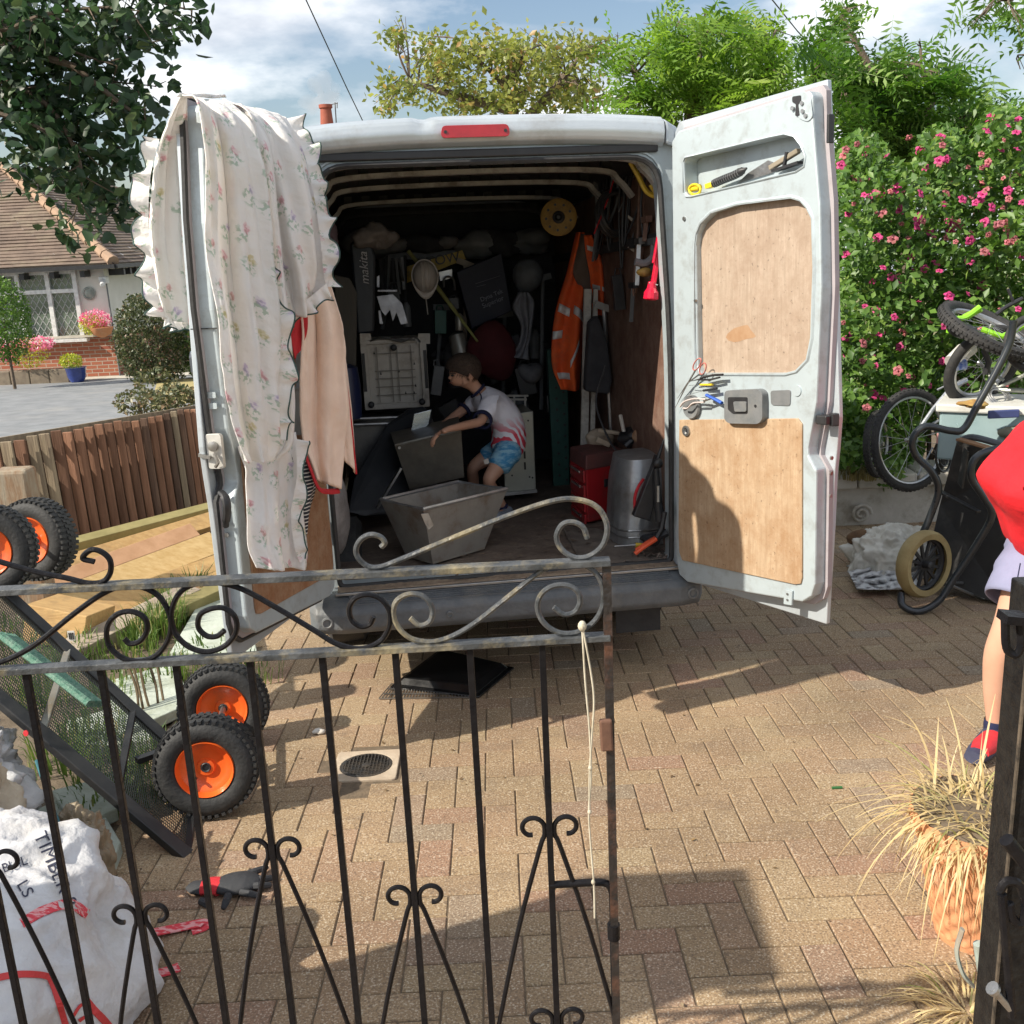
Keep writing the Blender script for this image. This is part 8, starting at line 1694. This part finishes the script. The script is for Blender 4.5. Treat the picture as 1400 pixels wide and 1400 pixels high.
# ---- trees
barkm = M('bark', (.10, .075, .05), (.16, .12, .09), 14, .9, 0, .5)
def tree(name, label, base, limbs, clumps, n, size, sig, mat, tmpl, tr=.12, up=(0, 0, .8), tilt=1., droop=True, frac=None):
    """clumps: (x, y, z, r); twigs run from the limb ends to every clump"""
    base = Vector(base); t = thing(name, label, 'tree', base)
    mb = MB(); ends = []
    for L_ in limbs:
        S = spl([Vector(p) for p in L_], 5); k = len(S); mb.tube(S, [tr*(1-.8*i/k) for i in range(k)], 8); ends += S[k//3:]
    for (x, y, z, r) in clumps:
        p = Vector((x, y, z)); e = min(ends, key=lambda q: (q-p).length); m_ = e.lerp(p, .5)+Vector((random.uniform(-.1, .1), random.uniform(-.1, .1), .08)); mb.tube(spl([e, m_, p], 3), [tr*.16]*3+[tr*.1]*3+[tr*.05], 5)
        for _ in range(3):
            q = p+Vector((random.gauss(0, r*.7), random.gauss(0, r*.7), random.gauss(0, r*.5))); mb.tube([m_, q], [tr*.08, tr*.03], 4)
    mb.build('trunk', barkm, t, smooth=True)
    C = np.array([c[:3] for c in clumps]); Rr = np.array([c[3] for c in clumps]); wts = Rr**2/np.sum(Rr**2); idx = rng.choice(len(clumps), n, p=wts)
    pos = C[idx]+rng.normal(size=(n, 3))*Rr[idx][:, None]*np.array([.55, .55, .42])*sig
    scatter('crown', *tmpl, pos, randrot(n, up, tilt), rng.uniform(.6, 1.25, n)*size, mat, t, org=tuple(base))
    return t
def pclumps(L_, Yr):
    o = []
    for x, y, r, k in L_:
        for _ in range(k):
            Y = random.uniform(*Yr); p = at(x+random.gauss(0, r*.45), y+random.gauss(0, r*.4), Y); o.append((p.x, p.y, p.z, r/FPX*Y*random.uniform(.55, .95)))
    return o
lA = leafmat('maple_leaf', (.13, .17, .04), (.34, .36, .10), (.45, .28, .12), .42)
b0 = at(700, 250, 18); gb = (b0.x, 18, gz(18))
tree('field_maple', 'yellowish green small leaved tree rising behind the van roof', gb, [[gb, at(705, 180, 18), at(690, 120, 18), at(640, 70, 18)], [at(705, 180, 18), at(760, 120, 18), at(790, 80, 18)], [at(700, 150, 18), at(620, 130, 18), at(560, 110, 18)], [at(690, 120, 18), at(720, 70, 18)]],
     pclumps([(545, 60, 22, 3), (560, 130, 28, 5), (600, 95, 32, 6), (640, 130, 34, 6), (650, 80, 32, 6), (700, 75, 30, 6), (700, 125, 34, 6), (750, 80, 32, 6), (760, 130, 34, 6), (800, 75, 26, 5), (810, 130, 30, 5), (530, 150, 18, 3), (590, 60, 16, 2), (548, 25, 8, 1)], (16.8, 19.4)), 5200, .13, 1.15, lA, (LEAF2_V, LEAF2_F), .10)
lB = leafmat('sumac_leaf', (.09, .19, .025), (.26, .40, .07), (.38, .48, .14), .45)
b0 = at(930, 300, 13); gb = (b0.x, 13, gz(13))
tree('sumac_tree', 'bright green tree with long feathery fronds between the van roof and the open door', gb, [[gb, at(940, 200, 13), at(950, 120, 13), at(960, 60, 13)], [at(940, 200, 13), at(880, 120, 13), at(860, 80, 13)], [at(945, 160, 13), at(1020, 110, 13), at(1050, 60, 13)]],
     pclumps([(850, 90, 24, 4), (880, 140, 28, 5), (910, 70, 28, 5), (950, 40, 26, 5), (940, 110, 34, 6), (990, 60, 30, 6), (1000, 120, 34, 6), (1045, 60, 28, 5), (1050, 110, 30, 5), (840, 150, 16, 2), (970, 15, 10, 1), (900, 180, 22, 2)], (12, 14)), 850, .60, 1.1, lB, (FERN_V, FERN_F), .09, (0, 0, 1.2), .7)
lC = leafmat('sumac_leaf_dark', (.045, .12, .02), (.14, .26, .04), (.26, .38, .10), .4)
b0 = at(1250, 400, 11); gb = (b0.x, 11, gz(11))
tree('sumac_tree', 'taller feathery green tree behind the pink flowering bush', gb, [[gb, at(1230, 250, 11), at(1200, 120, 11), at(1150, 20, 11)], [at(1230, 250, 11), at(1270, 150, 11), at(1260, 90, 11)], [at(1235, 200, 11), at(1340, 180, 11), at(1400, 160, 11)], [at(1200, 120, 11), at(1110, 100, 11)]],
     pclumps([(1150, 20, 18, 3), (1130, 70, 26, 4), (1170, 110, 32, 6), (1110, 110, 22, 3), (1230, 90, 30, 5), (1220, 150, 36, 7), (1280, 110, 30, 5), (1290, 170, 34, 6), (1340, 170, 28, 5), (1390, 190, 28, 5), (1200, 200, 34, 6), (1270, 210, 34, 5), (1170, 230, 28, 4), (1175, 180, 26, 4), (1260, 60, 14, 1)], (10, 12)), 1200, .56, 1.1, lC, (FERN_V, FERN_F), .09, (0, 0, 1.2), .75)
b0 = at(1480, 400, 8); gb = (b0.x, 8, gz(8))
tree('ash_tree', 'overhanging frond tips of a tree reaching in at the top right corner', gb, [[gb, at(1480, 100, 8), at(1440, -20, 8), at(1380, 0, 8)], [at(1480, 100, 8), at(1430, 80, 8)]],
     pclumps([(1370, 10, 24, 3), (1400, 30, 20, 3), (1330, 30, 12, 2), (1402, 95, 10, 1), (1460, 20, 50, 5)], (7.6, 8.4)), 90, .42, 1.1, lC, (FERN_V, FERN_F), .05, (0, 0, 1.2), .7)
# overhanging tree, top left
lD = leafmat('backlit_cherry_leaf', (.012, .032, .014), (.04, .085, .03), (.09, .13, .05), .22)  # backlit shade is put into the leaf colour as dark green
Yt = 6.6; T = lambda x, y, d=0: at(x, y, Yt+d)
br_ = [[(-120, -60), (-20, 0), (60, 60), (130, 105), (212, 118)], [(-120, 60), (-40, 80), (60, 140), (150, 190), (182, 235)], [(-60, -40), (0, 0), (90, 30), (150, 45), (203, 58)], [(-20, 100), (60, 140), (95, 190), (112, 240), (98, 310)], [(-60, 140), (30, 165), (75, 185)], [(60, -60), (150, -30), (220, 3), (262, 14)], [(-30, -20), (30, 80), (15, 120), (70, 115)], [(100, 90), (170, 145), (205, 165)], [(60, 140), (95, 190), (60, 215), (25, 222)], [(95, 200), (112, 240), (150, 262), (160, 285)], [(-60, 20), (30, 30), (100, 70), (160, 90)], [(-80, 10), (0, 40), (60, 20), (140, 10), (190, 15)]]
base = Vector((at(-420, 300, Yt).x, Yt+.6, gz(Yt))); tl = thing('cherry_tree', 'dark leafy tree branches hanging in at the top left corner', 'tree', base)
mb = MB(); hub_ = T(-200, 0, .3); mb.tube(spl([base, Vector((base.x+.1, base.y, 1.6)), hub_, T(-120, -60)], 6), [.17]*6+[.14]*6+[.07]*7, 10)
P_l = []
for i, b in enumerate(br_):
    dz = random.uniform(-.5, .5); S = spl([T(x, y, dz) for x, y in b], 8); mb.tube([hub_]+S, [.05]+[.02*(1-.85*k/len(S)) for k in range(len(S))], 6)
    for k, p in enumerate(S):
        f = k/len(S); m_ = int(8-3*f)
        for _ in range(m_): P_l.append(p+Vector((random.gauss(0, .085), random.gauss(0, .16), random.gauss(-.03, .075))))
        if k % 2 == 0:
            q = p+Vector((random.uniform(-.15, .15), random.uniform(-.2, .2), random.uniform(-.2, .05))); mb.tube([p, q], [.006, .002], 4)
            for _ in range(8): P_l.append(q+Vector((random.gauss(0, .05), random.gauss(0, .05), random.gauss(-.02, .05))))
mb.build('trunk', barkm, tl, smooth=True)
for _ in range(90):
    x, y = random.choice([(20, 20, 60, 40), (70, 70, 55, 35), (-10, 90, 40, 40), (120, 150, 40, 30), (100, 280, 30, 22), (140, 200, 35, 20)])[:2], 0
    c = x; p = T(c[0]+random.gauss(0, 34), c[1]+random.gauss(0, 24), random.uniform(-.5, .5)); P_l.append(p)
P_l = np.array([tuple(p) for p in P_l]); scatter('crown', LEAF_V, LEAF_F, P_l, randrot(len(P_l), (0, -.2, .5), 1.), rng.uniform(.06, .115, len(P_l)), lD, tl, org=tuple(base))

# ---- pink flowering bush
lH = leafmat('hibiscus_leaf', (.04, .10, .015), (.13, .24, .04), (.24, .34, .08), .3)
bb_ = gnd(1300, 640); hb_ = thing('flowering_bush', 'large green shrub covered in pink flowers right of the open van door', 'flowering bush', (3.6, 8.0, gz(8)))
org_ = (3.6, 8.0, gz(8)); n = 30000
CL = [(1190, 260, 55), (1250, 280, 60), (1320, 250, 60), (1390, 230, 60), (1180, 340, 50), (1240, 360, 70), (1320, 340, 70), (1400, 340, 70), (1185, 430, 55), (1260, 430, 65), (1340, 430, 60), (1190, 500, 55), (1250, 520, 60), (1170, 560, 40), (1220, 590, 50), (1330, 540, 70), (1400, 470, 70), (1160, 480, 30), (1450, 300, 80), (1470, 420, 80), (1180, 215, 35), (1290, 210, 40), (1370, 180, 35), (1165, 615, 38), (1215, 640, 34), (1150, 560, 26)]
pos = []; 
for x, y, r in CL:
    for _ in range(n//len(CL)):
        a = rng.normal(size=3); a /= np.linalg.norm(a); k = rng.random()**.33; Y = 7.5+.9*k*a[1]+(0.4 if y < 260 else 0); p = at(x+a[0]*k*r*1.05, y+a[2]*k*r*1.05, Y); pos.append((p.x, p.y, p.z))
pos = np.array(pos); pos = pos[pos[:, 2] > -SLOPE*pos[:, 1]+.1]
nn2 = len(pos); nz_ = np.sin(pos[:, 0]*7+pos[:, 2]*5)*np.sin(pos[:, 1]*6+pos[:, 2]*8); pos = pos[nz_ > -.75]
scatter('foliage', LEAF2_V, LEAF2_F, pos, randrot(len(pos), (-.4, -.5, .8), 1.), rng.uniform(.045, .085, len(pos)), lH, hb_, org=org_)
mb = MB()
for k in range(34):
    x = random.uniform(1170, 1420); y = random.uniform(220, 520); p = at(x, y, random.uniform(7.2, 8.2)); b = Vector((3.4+random.uniform(-.5, .8), 8+random.uniform(-.2, .2), gz(8))); mb.tube(spl([b, b.lerp(p, .5)+Vector((0, 0, .15)), p], 4), [.02]*4+[.012]*4+[.004], 5)
mb.build('stems', barkm, hb_, smooth=True)
fpk = [M('hibiscus_pink', (.52, .045, .19), (.38, .03, .13), 30, .6, rand=.3), M('faded_pink', (.50, .14, .18), (.30, .10, .08), 30, .7, rand=.3)]
ORG['flowering_bush'] = Vector(org_)
prt = []
for k in range(4):
    mb = MB()
    for i in range(5):
        t = 2*pi*i/5; e = Vector((cos(t), sin(t), 0)); s = Vector((-sin(t), cos(t), 0)); o_ = Vector(org_); z = Vector((0, 0, 1)); r = .025 if k < 3 else .018
        mb.add([o_, o_+e*r*.6-s*r*.5+z*.012, o_+e*r*1.1-s*r*.25+z*.006, o_+e*r*1.15+s*r*.3+z*.010, o_+e*r*.6+s*r*.55+z*.014], [(0, 1, 2, 3, 4)])
    mb.tube([Vector(org_), Vector(org_)+Vector((0, 0, .022))], .005, 5)
    prt.append(mb.build('flower', fpk[0 if k < 2 else 1], hb_, fix=False))
spots = []
for x, y, r in CL:
    for _ in range(int(r/3.6)):
        spots.append((x+random.gauss(0, r*.6), y+random.gauss(0, r*.55)))
sel = [s for s in spots if s[1] < 560 and random.random() < (1.2 if s[1] < 330 else .55)][:285]
for k, (x, y) in enumerate(sel):
    Y = 6.75+random.uniform(-.15, .5)+(.3 if y < 260 else 0); p = at(x, y, Y); src = random.choice(prt); c = src.copy() if k >= 4 else prt[k]
    if k >= 4: col.objects.link(c)
    d = Vector((random.gauss(-.3, .5), random.gauss(-1, .4), random.gauss(.5, .5))).normalized(); s = random.uniform(.8, 1.35)
    c.matrix_local = Matrix.Translation(p-Vector(org_)) @ d.to_track_quat('Z', 'Y').to_matrix().to_4x4() @ Matrix.Scale(s, 4)
# garden greenery beyond the bush closing the view
lK = leafmat('far_hedge_leaf', (.03, .07, .015), (.10, .17, .03), None, .25)
p = at(1250, 400, 13); leafball('tall_hedge', 'tall dark hedge far behind the pink flowering bush', 'hedge', (5.5, 14, gz(14)+1.3), (5.2, 1.2, 2.0), 16000, .11, lK)
p = at(900, 250, 20); leafball('tall_hedge', 'long dark hedge behind the van', 'hedge', (1.0, 22, gz(22)+1.4), (7, 1.5, 2.2), 16000, .14, lK)

# unseen brick pier, added left of view to throw the foreground shadow
gp2 = thing('added_gate_pier', 'unseen brick gate pier with stone cap, added to cast the foreground shadow', 'gate pier', (-1.85, 1.5, gz(1.5)))
mb = MB(); mb.box((-1.85, 1.5, .86), (.42, .42, 1.86)); mb.build('shaft', brickm, gp2); mb = MB(); mb.box((-1.85, 1.5, 1.83), (.50, .50, .07)); mb.build('cap_stone', kerbm, gp2, bevel=.015)
